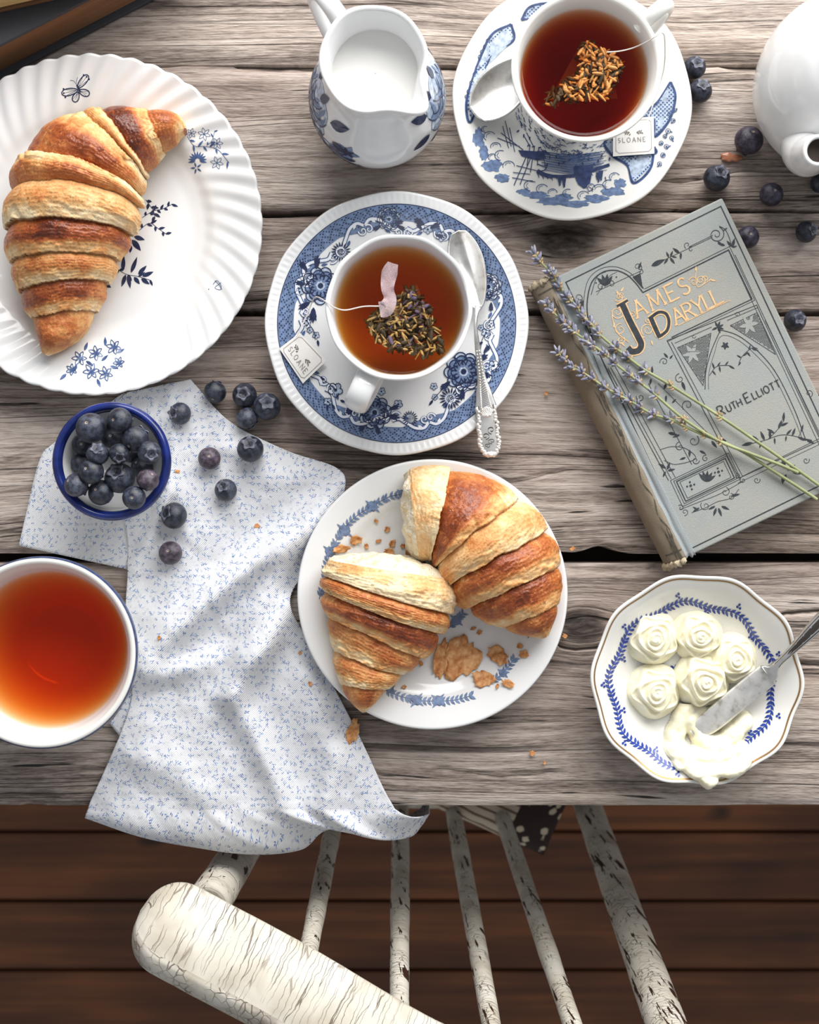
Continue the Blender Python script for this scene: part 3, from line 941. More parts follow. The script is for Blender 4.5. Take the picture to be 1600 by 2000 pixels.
def sprig(pen, pts, leaves, ll, lw, w=1.0, n=8, alt=0.8, start=0.1, fill=True):
    P = catmull(pts, n); pen.stroke(P, w)
    for i in range(leaves):
        f = start + (1 - start) * i / max(1, leaves - 1)
        k = min(len(P) - 2, int(f * (len(P) - 1)))
        d = P[k + 1] - P[k]; a = math.atan2(d[1], d[0])
        sg = 1 if i % 2 else -1
        pen.leaf(P[k][0], P[k][1], a + sg * alt, ll * (0.8 + 0.4 * ((i * 7) % 5) / 4), lw)
# sprig of lilies at the right
pen = Pen(m1)
lily(pen, 399, 262, 13, .3); lily(pen, 424, 280, 12, 1.0); lily(pen, 374, 260, 10, .8); lily(pen, 424, 318, 13, .2)
sprig(pen, [(366, 266), (380, 285), (400, 286), (425, 292), (448, 318)], 8, 14, 4)
sprig(pen, [(404, 284), (414, 275), (420, 255)], 4, 8, 3)
for i in range(11):
    a = math.radians(170 + i * 20)
    pen.leaf(386 + 4 * math.cos(a), 314 + 4 * math.sin(a), a, 15, 4)
pen.petals(384, 328, 12, 5, 3.5, .6)
pen.build('flower_sprig', INK_BLUE, plate1)
# dark leaves in the middle, half hidden by the croissant
pen = Pen(m1)
sprig(pen, [(278, 425), (300, 412), (318, 408), (338, 398)], 8, 11, 5)
sprig(pen, [(272, 450), (292, 436), (310, 447), (326, 458)], 7, 12, 5)
sprig(pen, [(285, 390), (292, 400), (300, 412), (303, 425)], 6, 13, 6)
pen.leaf(258, 468, .9, 28, 11); pen.leaf(262, 462, .3, 22, 9); pen.leaf(255, 478, 1.6, 16, 8)
sprig(pen, [(228, 525), (248, 536), (270, 540), (296, 548)], 4, 14, 5)
for (x, y, a, l) in ((240, 530, -1.5, 32), (256, 533, -1.2, 34), (270, 536, -.8, 24), (278, 540, -.4, 24), (246, 536, 1.9, 26), (250, 536, 1.4, 28), (262, 541, .9, 18), (276, 544, .6, 20), (234, 528, 2.6, 26)):
    pen.leaf(x, y, a, l, 8)
pen.leaf(205, 555, .5, 14, 7); pen.leaf(204, 556, 1.4, 12, 6); pen.leaf(210, 550, -1.0, 14, 5)
sprig(pen, [(190, 580), (188, 596), (200, 592)], 3, 9, 4); pen.ring(188, 595, 4, 1)
pen.build('leaf_print', INK_NAVY, plate1)
pen = Pen(m1)
pen.curve([(416, 556), (424, 548), (432, 558), (430, 566), (420, 562), (432, 552)], 1.0)
pen.curve([(420, 548), (428, 556), (434, 566)], 1.0); pen.dot(408, 565, 1)
pen.build('insect_print', INK_BLUE, plate1)
pen = Pen(m1)
for (x, y, r, a) in ((155, 700, 13, 0), (187, 690, 13, .4), (222, 678, 13, .2), (178, 725, 14, .9), (206, 730, 13, .3), (140, 722, 10, .6), (232, 708, 10, .9)):
    lily(pen, x, y, r * 1.15, a, 1.6); pen.petals(x, y, r * .7, 5, 4, a)
for (x, y, a) in ((168, 705, .6), (198, 705, -.7), (150, 712, 2), (215, 715, .3), (190, 740, 1.2), (228, 690, -.5), (165, 685, -1.2), (206, 676, -1.6), (130, 730, 2.4)):
    pen.leaf(x, y, a, 18, 6)
pen.build('flower_print', INK_BLUE, plate1)

# ================================================================== middle saucer, cup, tea
HS = 0.017
c2 = W(775, 631, HS); R2 = WL(255, HS)
sau = thing('saucer', 'blue and white saucer with scrolled blue border, peonies and beaded rim, under middle teacup', 'saucer', (c2[0], c2[1], TOP))
def mod2(f, t):
    return 1 + 0.004 * np.cos(12 * t) * sstep(.8, 1, f), 0.00022 * np.cos(130 * t) * sstep(.925, .95, f) * (1 - sstep(.975, .995, f))
s2o, surf2 = dish('saucer_body', sau, c2, [(0, .0065), (R2 * .36, .0065), (R2 * .40, .0075), (R2 * .46, .0078), (R2 * .7, .0115), (R2 * .93, .0165), (R2, .0175)], M_CHINA, mod2, 60, 520)
def polar_map(surf, c, R):
    f0 = surf_map(surf, c)
    def f(xy):        # xy = (theta, r/R)
        return f0(np.stack([R * xy[:, 1] * np.cos(xy[:, 0]), R * xy[:, 1] * np.sin(xy[:, 0])], -1))
    return f
pm2 = polar_map(surf2, c2, R2)
# border band, bounded inside by scrolls
nb = 360
th = np.linspace(0, 2 * PI, nb + 1)
def band_in(t): return 0.785 + 0.028 * np.cos(8 * t + .6) - 0.03 * np.clip(np.cos(8 * t + .6), 0.55, 1) + 0.012
pen = Pen(pm2)
rows = np.linspace(0, 1, 6)
G = np.stack([np.repeat(th[None], 6, 0), band_in(th)[None] * (1 - rows[:, None]) + 0.915 * rows[:, None]], -1)
pen.add(G.reshape(-1, 2), grid_faces(6, nb + 1).tolist())
pen.build('border_band', INK_MID, sau, kind=None)
pen = Pen(pm2, 0.0003)
for j, rr in enumerate(np.arange(0.80, 0.912, 0.0125)):
    m = 168
    for i in range(m):
        t = 2 * PI * (i + 0.5 * (j % 2)) / m
        if rr < band_in(np.array(t)) + 0.008 or (i + j * 2) % 3 == 0: continue
        pen.add([(t - .009, rr), (t, rr - .0055), (t + .009, rr), (t, rr + .0055)], [(0, 1, 2, 3)])
t2 = np.linspace(0, 2 * PI, 300)
pen.stroke(np.stack([t2, 0 * t2 + .915], -1), .005)
pen.build('border_speckle', INK_NAVY, sau)
# scrolls along the inner edge of the border: white with blue outline
def xy_map(surf, c, R):
    f0 = surf_map(surf, c)
    return lambda xy: f0(xy * R)
xm2 = xy_map(surf2, c2, R2)
penw, penb = Pen(xm2, 0.0004), Pen(xm2, 0.0003)
def pol(t, r): return (r * math.cos(t), r * math.sin(t))
for k in range(8):
    t0 = 2 * PI * k / 8 - 0.075
    for sg in (1, -1):
        pts = [pol(t0 + sg * a, r) for a, r in ((0.03, .745), (0.10, .73), (.17, .765), (.25, .815), (.33, .83), (.385, .80))]
        P = catmull(pts, 8)
        penb.stroke(P, .034); penw.stroke(P, .020)
        e = pol(t0 + sg * .06, .712)
        penb.spiral(e[0], e[1], .04, 1.3, .022, t0 + 2, sg); penw.spiral(e[0], e[1], .04, 1.3, .012, t0 + 2, sg)
        e = pol(t0 + sg * .36, .765)
        penb.spiral(e[0], e[1], .035, 1.1, .020, t0 + 1, -sg); penw.spiral(e[0], e[1], .035, 1.1, .011, t0 + 1, -sg)
        a = t0 + sg * .2
        e = pol(a, .74); penb.leaf(e[0], e[1], a + PI + sg * .9, .055, .022)
        e = pol(t0 + sg * .28, .80); penw.leaf(e[0], e[1], a + sg * .9, .05, .02)
penb.build('scroll_outline', INK_BLUE, sau); penw.build('scroll_border', INK_WHITE, sau)
# peony clusters and sunflowers
def peony(pd, pm, pw, x, y, r, rot=0.0):
    for ring, k, rad in ((0, 9, 1.0), (1, 8, .74), (2, 6, .48)):
        for i in range(k):
            a = rot + 2 * PI * (i + .5 * (ring % 2)) / k
            px, py = x + rad * r * .62 * math.cos(a), y + rad * r * .62 * math.sin(a)
            q = np.linspace(0, 2 * PI, 9, endpoint=False)
            (pm if ring != 1 else pw).poly(np.stack([px + r * .27 * np.cos(q), py + r * .27 * np.sin(q)], -1))
            pd.ring(px, py, r * .27, r * .05, 10, a - 1.8, a + 1.8)
    for i in range(14):
        a = rot + i * 0.449
        pd.line((x + .3 * r * math.cos(a), y + .3 * r * math.sin(a)), (x + .55 * r * math.cos(a), y + .55 * r * math.sin(a)), r * .05, 3)
    pd.dot(x, y, r * .13)
def big_leaf(pd, x, y, a, L):
    pd.leaf(x, y, a, L, L * .34)
    for f in (.35, .6):
        for sg in (1, -1):
            pd.leaf(x + f * L * math.cos(a) * .8, y + f * L * math.sin(a) * .8, a + sg * .55, L * .42, L * .16)
def sunflower(pd, pm, x, y, r):
    for i in range(18):
        a = 2 * PI * i / 18
        pd.leaf(x + .45 * r * math.cos(a), y + .45 * r * math.sin(a), a, r * .58, r * .15)
    pm.ring(x, y, r * .42, r * .16, 20); pd.ring(x, y, r * .30, r * .05, 16); pd.ring(x, y, r * .16, r * .05, 12); pd.dot(x, y, r * .07)
def rosebud(pd, pm, x, y, r):
    pm.petals(x, y, r, 5, r * .8, .3)
    for i in range(5):
        a = .3 + 2 * PI * i / 5
        pd.ring(x + .55 * r * math.cos(a), y + .55 * r * math.sin(a), r * .36, r * .1, 9, a - 2, a + 2)
    pd.dot(x, y, r * .2)
m2 = px_map(surf2)
pd, pm, pw = Pen(m2, .00045), Pen(m2, .0002), Pen(m2, .0003)
for x, y, r, rot in ((626, 558, 42, 0.2), (906, 726, 43, 1.0), (732, 806, 37, .5), (760, 428, 26, .3), (955, 560, 30, 0.4)):
    peony(pd, pm, pw, x, y, r, rot)
for x, y, a, L in ((600, 530, -2.2, 26), (618, 526, -1.5, 28), (606, 590, 2.6, 28), (612, 600, 1.6, 32), (596, 556, -2.9, 22), (640, 595, 1.2, 18),
                   (880, 745, 2.4, 26), (905, 758, 1.7, 26), (932, 705, -.5, 26), (940, 730, .2, 24), (890, 700, -2.2, 24), (945, 690, -.9, 20),
                   (700, 800, 2.9, 28), (715, 825, 2.2, 24), (755, 812, .2, 28), (760, 800, -.3, 22), (735, 830, 1.3, 20), (690, 790, 2.2, 24),
                   (745, 440, 2.6, 20), (775, 440, .5, 20), (770, 436, -.2, 20), (830, 440, -2.6, 26), (840, 445, -.4, 24), (825, 450, -2.2, 18), (850, 458, .3, 20),
                   (960, 590, 1.6, 20), (945, 590, 2.2, 20), (935, 575, 2.8, 20)):
    big_leaf(pd, x, y, a, L)
for x, y, r in ((666, 492, 20), (880, 779, 22), (801, 818, 16)):
    sunflower(pd, pm, x, y, r)
for x, y, r in ((599, 626, 10), (617, 655, 8), (605, 645, 7), (655, 762, 16), (640, 785, 9), (778, 790, 10), (745, 765, 9), (848, 755, 8), (868, 757, 8), (850, 776, 7), (950, 650, 10), (960, 632, 8), (940, 640, 7), (590, 540, 8), (965, 715, 12), (955, 740, 9), (690, 776, 10), (585, 570, 9), (836, 448, 10), (862, 462, 11)):
    rosebud(pd, pm, x, y, r)
for pts in (((612, 605), (600, 625), (612, 645), (616, 660)), ((655, 762), (645, 752), (634, 744)), ((780, 790), (765, 800), (750, 806)), ((868, 757), (856, 770), (845, 782)), ((950, 650), (942, 665), (938, 690)), ((878, 700), (858, 712), (846, 705))):
    pd.curve(list(pts), 1.2)
for x, y, a in ((634, 744, -2.4), (846, 782, 2.2), (640, 790, 1.7), (648, 790, 1.0), (944, 668, 2.6), (620, 664, 1.4), (664, 782, .4)):
    pd.leaf(x, y, a, 13, 5)
pm.build('flower_tint', INK_PALE, sau); pw.build('flower_petal_tint', INK_MID, sau); pd.build('flower_print', INK_NAVY, sau)

# cup
HC = 0.066
cc = W(785, 597, HC); cc = np.array([cc[0] * .5 + c2[0] * .5, cc[1] * .6 + c2[1] * .4])
RC = WL(145, HC)
cup = thing('teacup', 'white teacup with gently scalloped rim on the middle scrolled saucer', 'teacup', (cc[0], cc[1], TOP + .0075))
cmod = lambda R, Z, T: (R * (1 + 0.0045 * np.cos(10 * T + .4) * sstep(.03, HC, Z)), Z + 0.0006 * np.cos(10 * T + .4) * sstep(.055, HC, Z))
c_in = [(RC - .0022, HC), (RC - .0038, .060), (RC - .0050, .05), (RC - .0075, .035), (RC - .013, .022), (.016, .0142), (.0002, .013)]
c_out = [(.0185, .0081), (.0195, .0105), (.0225, .0125), (.029, .022), (RC - .0045, .036), (RC - .0018, .052), (RC - .0004, HC - .001)]
vessel('cup_body', cup, cc, c_out, c_in, M_CHINA, 160, cmod)
hd = np.array([-.42, -.907]); hp = lambda r, h: (cc[0] + hd[0] * r, cc[1] + hd[1] * r, TOP + h)
strap_handle(cup, [hp(RC - .002, .057), hp(RC + .006, .0605), hp(RC + .0135, .058), hp(RC + .0165, .049), hp(RC + .014, .038), hp(RC + .006, .027), hp(.0305, .0245)], .0062, .42, M_CHINA)
M_TEA1 = tea_liquid('amber_tea', (4.6, 28.0, 80.0))
tea1 = tea_body('brewed_tea', '', cc, c_in, .0565, M_TEA1, 96, lambda R, Z, T: (R * (1 + 0.0045 * np.cos(10 * T + .4) * sstep(.03, HC, Z)), Z))
tag(tea1, 'clear amber tea filling the cup on the middle saucer', 'tea')

# ================================================================== upper right saucer, cup, tea
c3 = W(1118, 196, .018); R3 = WL(231, .018)
sau3 = thing('saucer', 'cream-edged saucer printed with a blue harbour scene and latticed border, beside the white jug', 'saucer', (c3[0], c3[1], TOP))
mod3 = lambda f, t: (1 + 0.007 * np.cos(8 * t + 1.0) * sstep(.75, 1, f), 0.0003 * np.cos(8 * t + 1) * sstep(.75, 1, f))
s3o, surf3 = dish('saucer_body', sau3, c3, [(0, .0065), (R3 * .34, .0065), (R3 * .38, .0078), (R3 * .5, .0085), (R3 * .75, .0125), (R3 * .94, .0172), (R3, .018)], M_CREAM, mod3, 60, 256)
m3 = px_map(surf3)
K3 = lambda cx, cy: (860 + cx / 2.963, cy / 2.963)        # coordinates read off an enlarged view
Pp = lambda L: [K3(*p) for p in L]
penp, penb_, pend = Pen(m3, .00015), Pen(m3, .0003), Pen(m3, .0004)
# sky washes between white clouds
def blob(pen, cx, cy, rx, ry, seed, n=26, rough=.25):
    a = np.linspace(0, 2 * PI, n, endpoint=False)
    rr = 1 + rough * np.array([vnoise(2.2 * math.cos(t) + seed, 2.2 * math.sin(t) + seed * 3.1, 0, seed) for t in a]) + .1 * np.cos(9 * a + seed)
    pen.poly([K3(cx + rx * r * math.cos(t), cy + ry * r * math.sin(t)) for t, r in zip(a, rr)])
for i, (x, y, rx, ry) in enumerate(((220, 790, 30, 52), (250, 880, 30, 50), (300, 960, 55, 32), (360, 1030, 45, 24), (560, 1130, 70, 22), (650, 1165, 90, 26), (780, 1180, 90, 20), (900, 1150, 70, 26), (1000, 1110, 60, 26), (1045, 1060, 34, 30), (480, 1110, 40, 18), (720, 1140, 50, 20))):
    blob(penp, x, y, rx, ry, i + 1)
# cloud outlines
for i, (x, y, r) in enumerate(((285, 790, 34), (320, 850, 30), (350, 900, 36), (300, 910, 24), (395, 960, 34), (520, 1075, 36), (590, 1095, 34), (650, 1115, 26), (740, 1120, 30), (830, 1135, 34), (920, 1100, 40), (975, 1070, 34), (1010, 1025, 30), (870, 1085, 26), (260, 750, 22))):
    a0 = 2.2 + 0.7 * math.sin(i * 2.1)
    q = np.linspace(a0, a0 + 3.6, 12)
    penb_.stroke([K3(x + r * math.cos(t), y + r * .8 * math.sin(t)) for t in q], 1.3)
    q = np.linspace(a0 + .4, a0 + 2.6, 8)
    penb_.stroke([K3(x + r * .6 * math.cos(t), y + r * .5 * math.sin(t)) for t in q], 0.9)
# harbour water, quay, hulls and masts
for k in range(30):
    y = 880 + 3.9 * k; x0 = 560 + 2.2 * k + 20 * math.sin(k * 1.7); x1 = 960 - 40 * abs(math.sin(k * .9)) + k * .3
    penb_.curve(Pp([(x0, y - 6), ((x0 + x1) / 2, y + 16), (x1, y - 4)]), 0.9)
pend.poly(Pp([(450, 870), (600, 880), (612, 920), (560, 930), (470, 905)]))
pend.poly(Pp([(770, 965), (888, 950), (868, 1060), (835, 1095), (800, 1070), (778, 1020)]))
pend.path(Pp([(845, 1075), (860, 1110), (885, 1098), (858, 1082)]), 1.4)
for a, b in (((415, 1030), (550, 1055)), ((420, 1000), (520, 1010)), ((425, 1075), (500, 900)), ((460, 1070), (520, 920)), ((440, 960), (560, 990)), ((400, 740), (430, 880)), ((360, 730), (395, 860)), ((350, 770), (480, 870)), ((330, 800), (460, 850)), ((375, 700), (410, 850)), ((520, 840), (500, 960)), ((545, 850), (520, 1000)), ((570, 860), (560, 960)), ((590, 870), (610, 980)), ((480, 780), (520, 850)), ((500, 770), (540, 850))):
    pend.line(K3(*a), K3(*b), 1.5)
for x, y in ((690, 1030), (715, 1040), (915, 1010), (930, 1000)):
    pend.poly(Pp([(x - 14, y - 10), (x + 14, y - 12), (x + 6, y + 46), (x, y + 50)]))
pend.curve(Pp([(560, 1000), (640, 1020), (720, 1022), (800, 1015), (890, 985), (980, 955)]), 6)
pend.curve(Pp([(560, 990), (600, 1012), (650, 1025)]), 8)
for i in range(16):
    x = 565 + i * 26; y = 1012 + 14 * math.sin(i * .5)
    pend.line(K3(x, y), K3(x + 6, y + 18 + 8 * math.sin(i * 3)), 1.6, 3)
for i in range(9):
    penb_.line(K3(780 + i * 12, 968 - i), K3(790 + i * 9, 1050), .8, 4)
pend.curve(Pp([(560, 950), (600, 965), (620, 950), (605, 985), (560, 995)]), 2)
# latticed border panels with dark scalloped frames
def panel(outline, spacing=24):
    P = np.array(outline, float)
    xs, ys = P[:, 0], P[:, 1]
    penb_.curve(Pp(outline + [outline[0]]), 5)
    pend.curve(Pp(outline + [outline[0]]), 1.6)
    def inside(x, y):
        r = False; j = len(P) - 1
        for i in range(len(P)):
            if (ys[i] > y) != (ys[j] > y) and x < (xs[j] - xs[i]) * (y - ys[i]) / (ys[j] - ys[i] + 1e-9) + xs[i]: r = not r
            j = i
        return r
    row = 0
    y = ys.min()
    while y < ys.max():
        x = xs.min() + (row % 2) * spacing / 2
        while x < xs.max():
            if inside(x, y):
                s = spacing * .27
                pend_l.add(Pp([(x - s, y), (x, y - s), (x + s, y), (x, y + s)]), [(0, 1, 2, 3)])
            x += spacing
        y += spacing / 2; row += 1
    c_ = P.mean(0)
    penq.poly(Pp([tuple(c_ + (p - c_) * .97) for p in P]))
pend_l, penq = Pen(m3, .00035), Pen(m3, .0002)
panel([(1335, 475), (1362, 560), (1330, 690), (1245, 790), (1235, 690), (1170, 670), (1260, 590)])
panel([(1240, 850), (1215, 980), (1120, 1060), (1085, 960), (1000, 905), (950, 830), (1010, 790), (1010, 895), (1235, 890)])
panel([(410, 140), (425, 230), (330, 300), (270, 370), (180, 700), (150, 600), (200, 420), (290, 210)])
panel([(470, 115), (700, 60), (640, 20), (520, 40)])
for x, y, r in ((1330, 660, 12), (1350, 700, 12), (1320, 760, 14), (1340, 800, 12), (1310, 850, 13), (1290, 900, 14), (1270, 950, 12), (1360, 640, 10), (1280, 830, 12), (1300, 790, 10), (180, 480, 12), (165, 530, 12), (200, 430, 12), (230, 330, 12), (260, 270, 12), (240, 300, 10), (215, 390, 12), (275, 235, 10), (150, 560, 9)):
    pend.ring(*K3(x, y), r / 2.963, 1.3, 12); penb_.dot(*K3(x, y), r / 6.5)
    penb_.leaf(*K3(x + 12, y), .5 + x * .1, 6, 2.4); penb_.leaf(*K3(x, y + 12), 2.2 + y * .1, 6, 2.4)
rgx = np.random.default_rng(31)
for i in range(230):
    a = rgx.uniform(.25, 2.9); rr = rgx.uniform(86, 128); da = rgx.uniform(.03, .10)
    q = np.linspace(a, a + da, 5)
    (pend if i % 3 == 0 else penb_).stroke(np.stack([1130 + rr * np.cos(q), 189 + rr * np.sin(q) + 2 * np.sin(q * 30 + i)], -1), rgx.uniform(.8, 1.8))
for i in range(26):
    a = .5 + i * .085; rr = 128 + 6 * math.sin(i * 2.1)
    pend.leaf(1130 + rr * math.cos(a), 189 + rr * math.sin(a), a + .8 * math.sin(i), 8, 3.2)
# name of the view, set round the foot ring
cf = np.array(K3(800, 560))
def around(pts):
    a = 1.52 + pts[:, 0] / 112.0
    r = 110.0 + pts[:, 1]
    return np.stack([cf[0] + r * np.cos(a), cf[1] + r * np.sin(a)], -1)
pend.text('New York Harbor', (0, 0), (1, 0), (0, 1), 8.0, 0.9, place=around)
penp.build('sky_wash', INK_MID, sau3); penb_.build('cloud_and_water_lines', INK_BLUE, sau3)
penq.build('lattice_ground', INK_PALE, sau3); pend_l.build('lattice_print', INK_BLUE, sau3); pend.build('harbour_print', INK_SLATE, sau3)

HC3 = 0.066
cc3 = W(1150, 124, HC3)[:2]; cc3 = cc3 * .6 + c3[:2] * .4
RC3 = WL(149, HC3)
cup3 = thing('teacup', 'white teacup on the harbour-scene saucer, blue picture round its foot', 'teacup', (cc3[0], cc3[1], TOP + .0075))
c3_in = [(RC3 - .0022, HC3), (RC3 - .0045, .061), (RC3 - .0068, .05), (RC3 - .0105, .035), (RC3 - .017, .022), (.014, .0145), (.0002, .0135)]
c3_out = [(.0195, .0083), (.0185, .0105), (.0175, .014), (.0225, .022), (.0292, .036), (RC3 - .0035, .054), (RC3 - .0004, HC3 - .001)]
vessel('cup_body', cup3, cc3, c3_out, c3_in, M_CREAM, 160)
hd = np.array([.78, .626]); hp = lambda r, h: (cc3[0] + hd[0] * r, cc3[1] + hd[1] * r, TOP + h)
strap_handle(cup3, [hp(RC3 - .003, .058), hp(RC3 + .004, .064), hp(RC3 + .012, .064), hp(RC3 + .016, .053), hp(RC3 + .012, .040), hp(RC3 + .003, .031), hp(.028, .030)], .0040, 1.0, M_CREAM)
# picture on the outside of the cup, low on the side towards the viewer
def cup_map(prof, c):
    P = np.asarray(prof, float)
    def f(xy):      # (theta, h)
        r = smooth_interp(P[:, 1], P[:, 0], xy[:, 1]) + .0002
        d = np.stack([np.cos(xy[:, 0]), np.sin(xy[:, 0]), 0 * r], -1)
        Q = d * r[:, None]; Q[:, 0] += c[0]; Q[:, 1] += c[1]; Q[:, 2] = TOP + xy[:, 1]
        return Q, d
    return f
pc = Pen(cup_map(c3_out, cc3), .0001)
for k in range(14):
    h = .015 + .0018 * k
    for j in range(5):
        a0 = -2.9 + j * .5 + .13 * math.sin(k * 2.3 + j); a1 = a0 + .3 + .12 * math.sin(k + j * 1.7)
        q = np.linspace(a0, a1, 8)
        pc.stroke(np.stack([q, h + .0006 * np.sin(q * 20 + k)], -1), .0006)
for k in range(16):
    a = -2.9 + k * .16
    pc.poly([(a, .016), (a + .07, .016), (a + .07, .021 + .005 * abs(math.sin(k * 1.9))), (a, .022 + .004 * abs(math.sin(k * 2.7)))])
pc.build('harbour_print', INK_BLUE, cup3)
M_TEA2 = tea_liquid('dark_red_tea', (17.0, 75.0, 140.0))
tea3 = tea_body('brewed_tea', '', cc3, c3_in, .0565, M_TEA2, 96)
tag(tea3, 'dark reddish-brown tea in the cup on the harbour-scene saucer', 'tea')

# ================================================================== bowl of tea, lower left
HB = 0.060
cb = W(80, 1275, HB); RB_ = WL(187, HB)
bowl = thing('tea_bowl', 'wide white tea bowl with thin navy rim line beside the napkin', 'bowl', (cb[0], cb[1], TOP))
b_in = [(RB_ - .0035, HB - .0006), (RB_ - .0058, .054), (RB_ - .0075, .047), (RB_ - .011, .036), (RB_ - .018, .022), (.02, .0105), (.0002, .009)]
b_out = [(.026, .0005), (.027, .004), (.030, .008), (RB_ - .010, .026), (RB_ - .004, .042), (RB_ - .0012, .054), (RB_, HB - .001)]
vessel('bowl_body', bowl, cb, b_out, b_in, M_CREAM, 160)
V, F = lathe([(RB_ - .0002, HB - .0045), (RB_ + .0003, HB - .0030), (RB_ + .00035, HB - .0016), (RB_ + .0002, HB - .0002), (RB_ - .0003, HB + .0005)], 160, (cb[0], cb[1], TOP))
obj('rim_line', V, F, INK_SLATE, bowl)
M_TEA3 = tea_liquid('red_brown_tea', (6.0, 42.0, 100.0))
tea4 = tea_body('brewed_tea', '', cb, b_in, .0465, M_TEA3, 128)
tag(tea4, 'reddish-orange tea, no bag in it, filling the wide navy-rimmed bowl', 'tea')

# ================================================================== small plate with blue garland (torn croissant)
HQ = 0.016
c4 = W(845, 1161, HQ); R4 = WL(262, HQ)
plate4 = thing('side_plate', 'smooth white side plate with blue rose garland, under the torn croissant', 'plate', (c4[0], c4[1], TOP))
p4, surf4 = dish('plate_body', plate4, c4, [(0, .006), (R4 * .55, .006), (R4 * .66, .0072), (R4 * .76, .0105), (R4 * .93, .0148), (R4, .0158)], M_CHINA, None, 60, 192)
m4 = px_map(surf4)
pl, ps = Pen(m4), Pen(m4, .0003)
K6 = lambda cx, cy: (560 + cx / 2.7586, 880 + cy / 2.7586)
def garland(pts, flowers, pen, pens, step=9):
    P = catmull([K6(*p) for p in pts], 12)
    pen.stroke(P, 1.3)
    L = np.concatenate([[0], np.cumsum(np.linalg.norm(np.diff(P, axis=0), axis=1))])
    for i, l in enumerate(np.arange(4, L[-1], step)):
        k = min(len(P) - 2, int(np.searchsorted(L, l)))
        d = P[k + 1] - P[k]; a = math.atan2(d[1], d[0])
        for sg in (1, -1):
            pens.leaf(P[k][0], P[k][1], a + sg * .8, 12, 5)
            pen.line(P[k], P[k] + 12 * np.array([math.cos(a + sg * .8), math.sin(a + sg * .8)]), .8, 3)
    for x, y, r in flowers:
        x, y = K6(x, y)
        pens.petals(x, y, r, 6, r * .75, .2, 0)
        for q in range(6):
            a = .2 + q * PI / 3
            pen.ring(x + .5 * r * math.cos(a), y + .5 * r * math.sin(a), r * .42, 1.0, 10, a - 2, a + 2)
        pen.ring(x, y, r * .3, 1.2, 10); pen.dot(x, y, 1.4)
        for q in range(4):
            pens.leaf(x, y, .7 + q * 1.57, r * 1.7, 5)
garland([(175, 800), (205, 690), (215, 610), (250, 520), (310, 420), (380, 350), (460, 300), (550, 250), (620, 235)],
        [(235, 545, 11), (312, 430, 12), (462, 300, 11), (622, 232, 8)], pl, ps)
garland([(530, 1290), (600, 1320), (700, 1345), (800, 1350), (900, 1345), (1000, 1320)], [(700, 1345, 11), (818, 1348, 11), (560, 1290, 7)], pl, ps)
garland([(1100, 1250), (1170, 1195), (1230, 1120)], [(1165, 1200, 8)], pl, ps)
garland([(1130, 300), (1200, 360), (1270, 400), (1340, 500), (1385, 600)], [], pl, ps)
garland([(1300, 1010), (1320, 980)], [], pl, ps)
garland([(870, 960), (915, 915), (950, 880)], [(915, 915, 10)], pl, ps, 7)
ps.build('garland_leaves', INK_MID, plate4); pl.build('garland_print', INK_BLUE, plate4)

# ================================================================== butter dish
HD = 0.024
c5 = W(1362, 1328, HD); R5 = WL(204, HD)
dish5 = thing('butter_dish', 'wavy-edged white dish with gilt line and blue leaf wreath, holding butter roses', 'dish', (c5[0], c5[1], TOP))
mod5 = lambda f, t: (1 + 0.016 * np.cos(10 * t + 0.5) * sstep(.55, 1, f), 0.0009 * np.cos(10 * t + .5) * sstep(.6, 1, f))
p5, surf5 = dish('dish_body', dish5, c5, [(0, .006), (R5 * .5, .0062), (R5 * .62, .0085), (R5 * .78, .0150), (R5 * .92, .0215), (R5, .0245)], M_CREAM, mod5, 60, 256)
pm5 = polar_map(surf5, c5, R5)
pg = Pen(pm5, .0002)
tt = np.linspace(0, 2 * PI, 240)
sc5 = 1 + 0.016 * np.cos(10 * tt + .5)
pg.stroke(np.stack([tt, .972 * sc5], -1), .014)
pg.build('gilt_line', M_GOLD, dish5, kind=None)
m5 = px_map(surf5)
pw5 = Pen(m5, .0003)
cw = (1352, 1338); rw = 162
for k in range(9):
    a0 = 2 * PI * k / 9 + .25; n = 11
    for i in range(n + 1):
        f = i / n; a = a0 + f * 2 * PI / 9 * .93
        r = rw + 5 * math.sin(f * PI * 2) - 3
        x, y = cw[0] + r * math.cos(a), cw[1] + r * 1.0 * math.sin(a)
        tg = a + PI / 2
        for sg in (1, -1):
            pw5.leaf(x, y, tg + sg * .75, 12, 5)
    q = np.linspace(a0, a0 + 2 * PI / 9, 14)
    pw5.stroke(np.stack([cw[0] + (rw - 2 + 5 * np.sin((q - a0) * 9)) * np.cos(q), cw[1] + (rw - 2 + 5 * np.sin((q - a0) * 9)) * np.sin(q)], -1), 1.6)
    for j, rr in ((0, 15), (1, -16)):
        a = a0 + .1 + j * .35
        for dx, dy in ((0, 0), (5, 3), (4, -4)):
            pw5.dot(cw[0] + (rw + rr) * math.cos(a) + dx, cw[1] + (rw + rr) * math.sin(a) + dy, 2.6)
pw5.dot(1323, 1302, 6); pw5.leaf(1310, 1300, .8, 10, 6)
pw5.build('leaf_wreath', INK_DELFT, dish5)

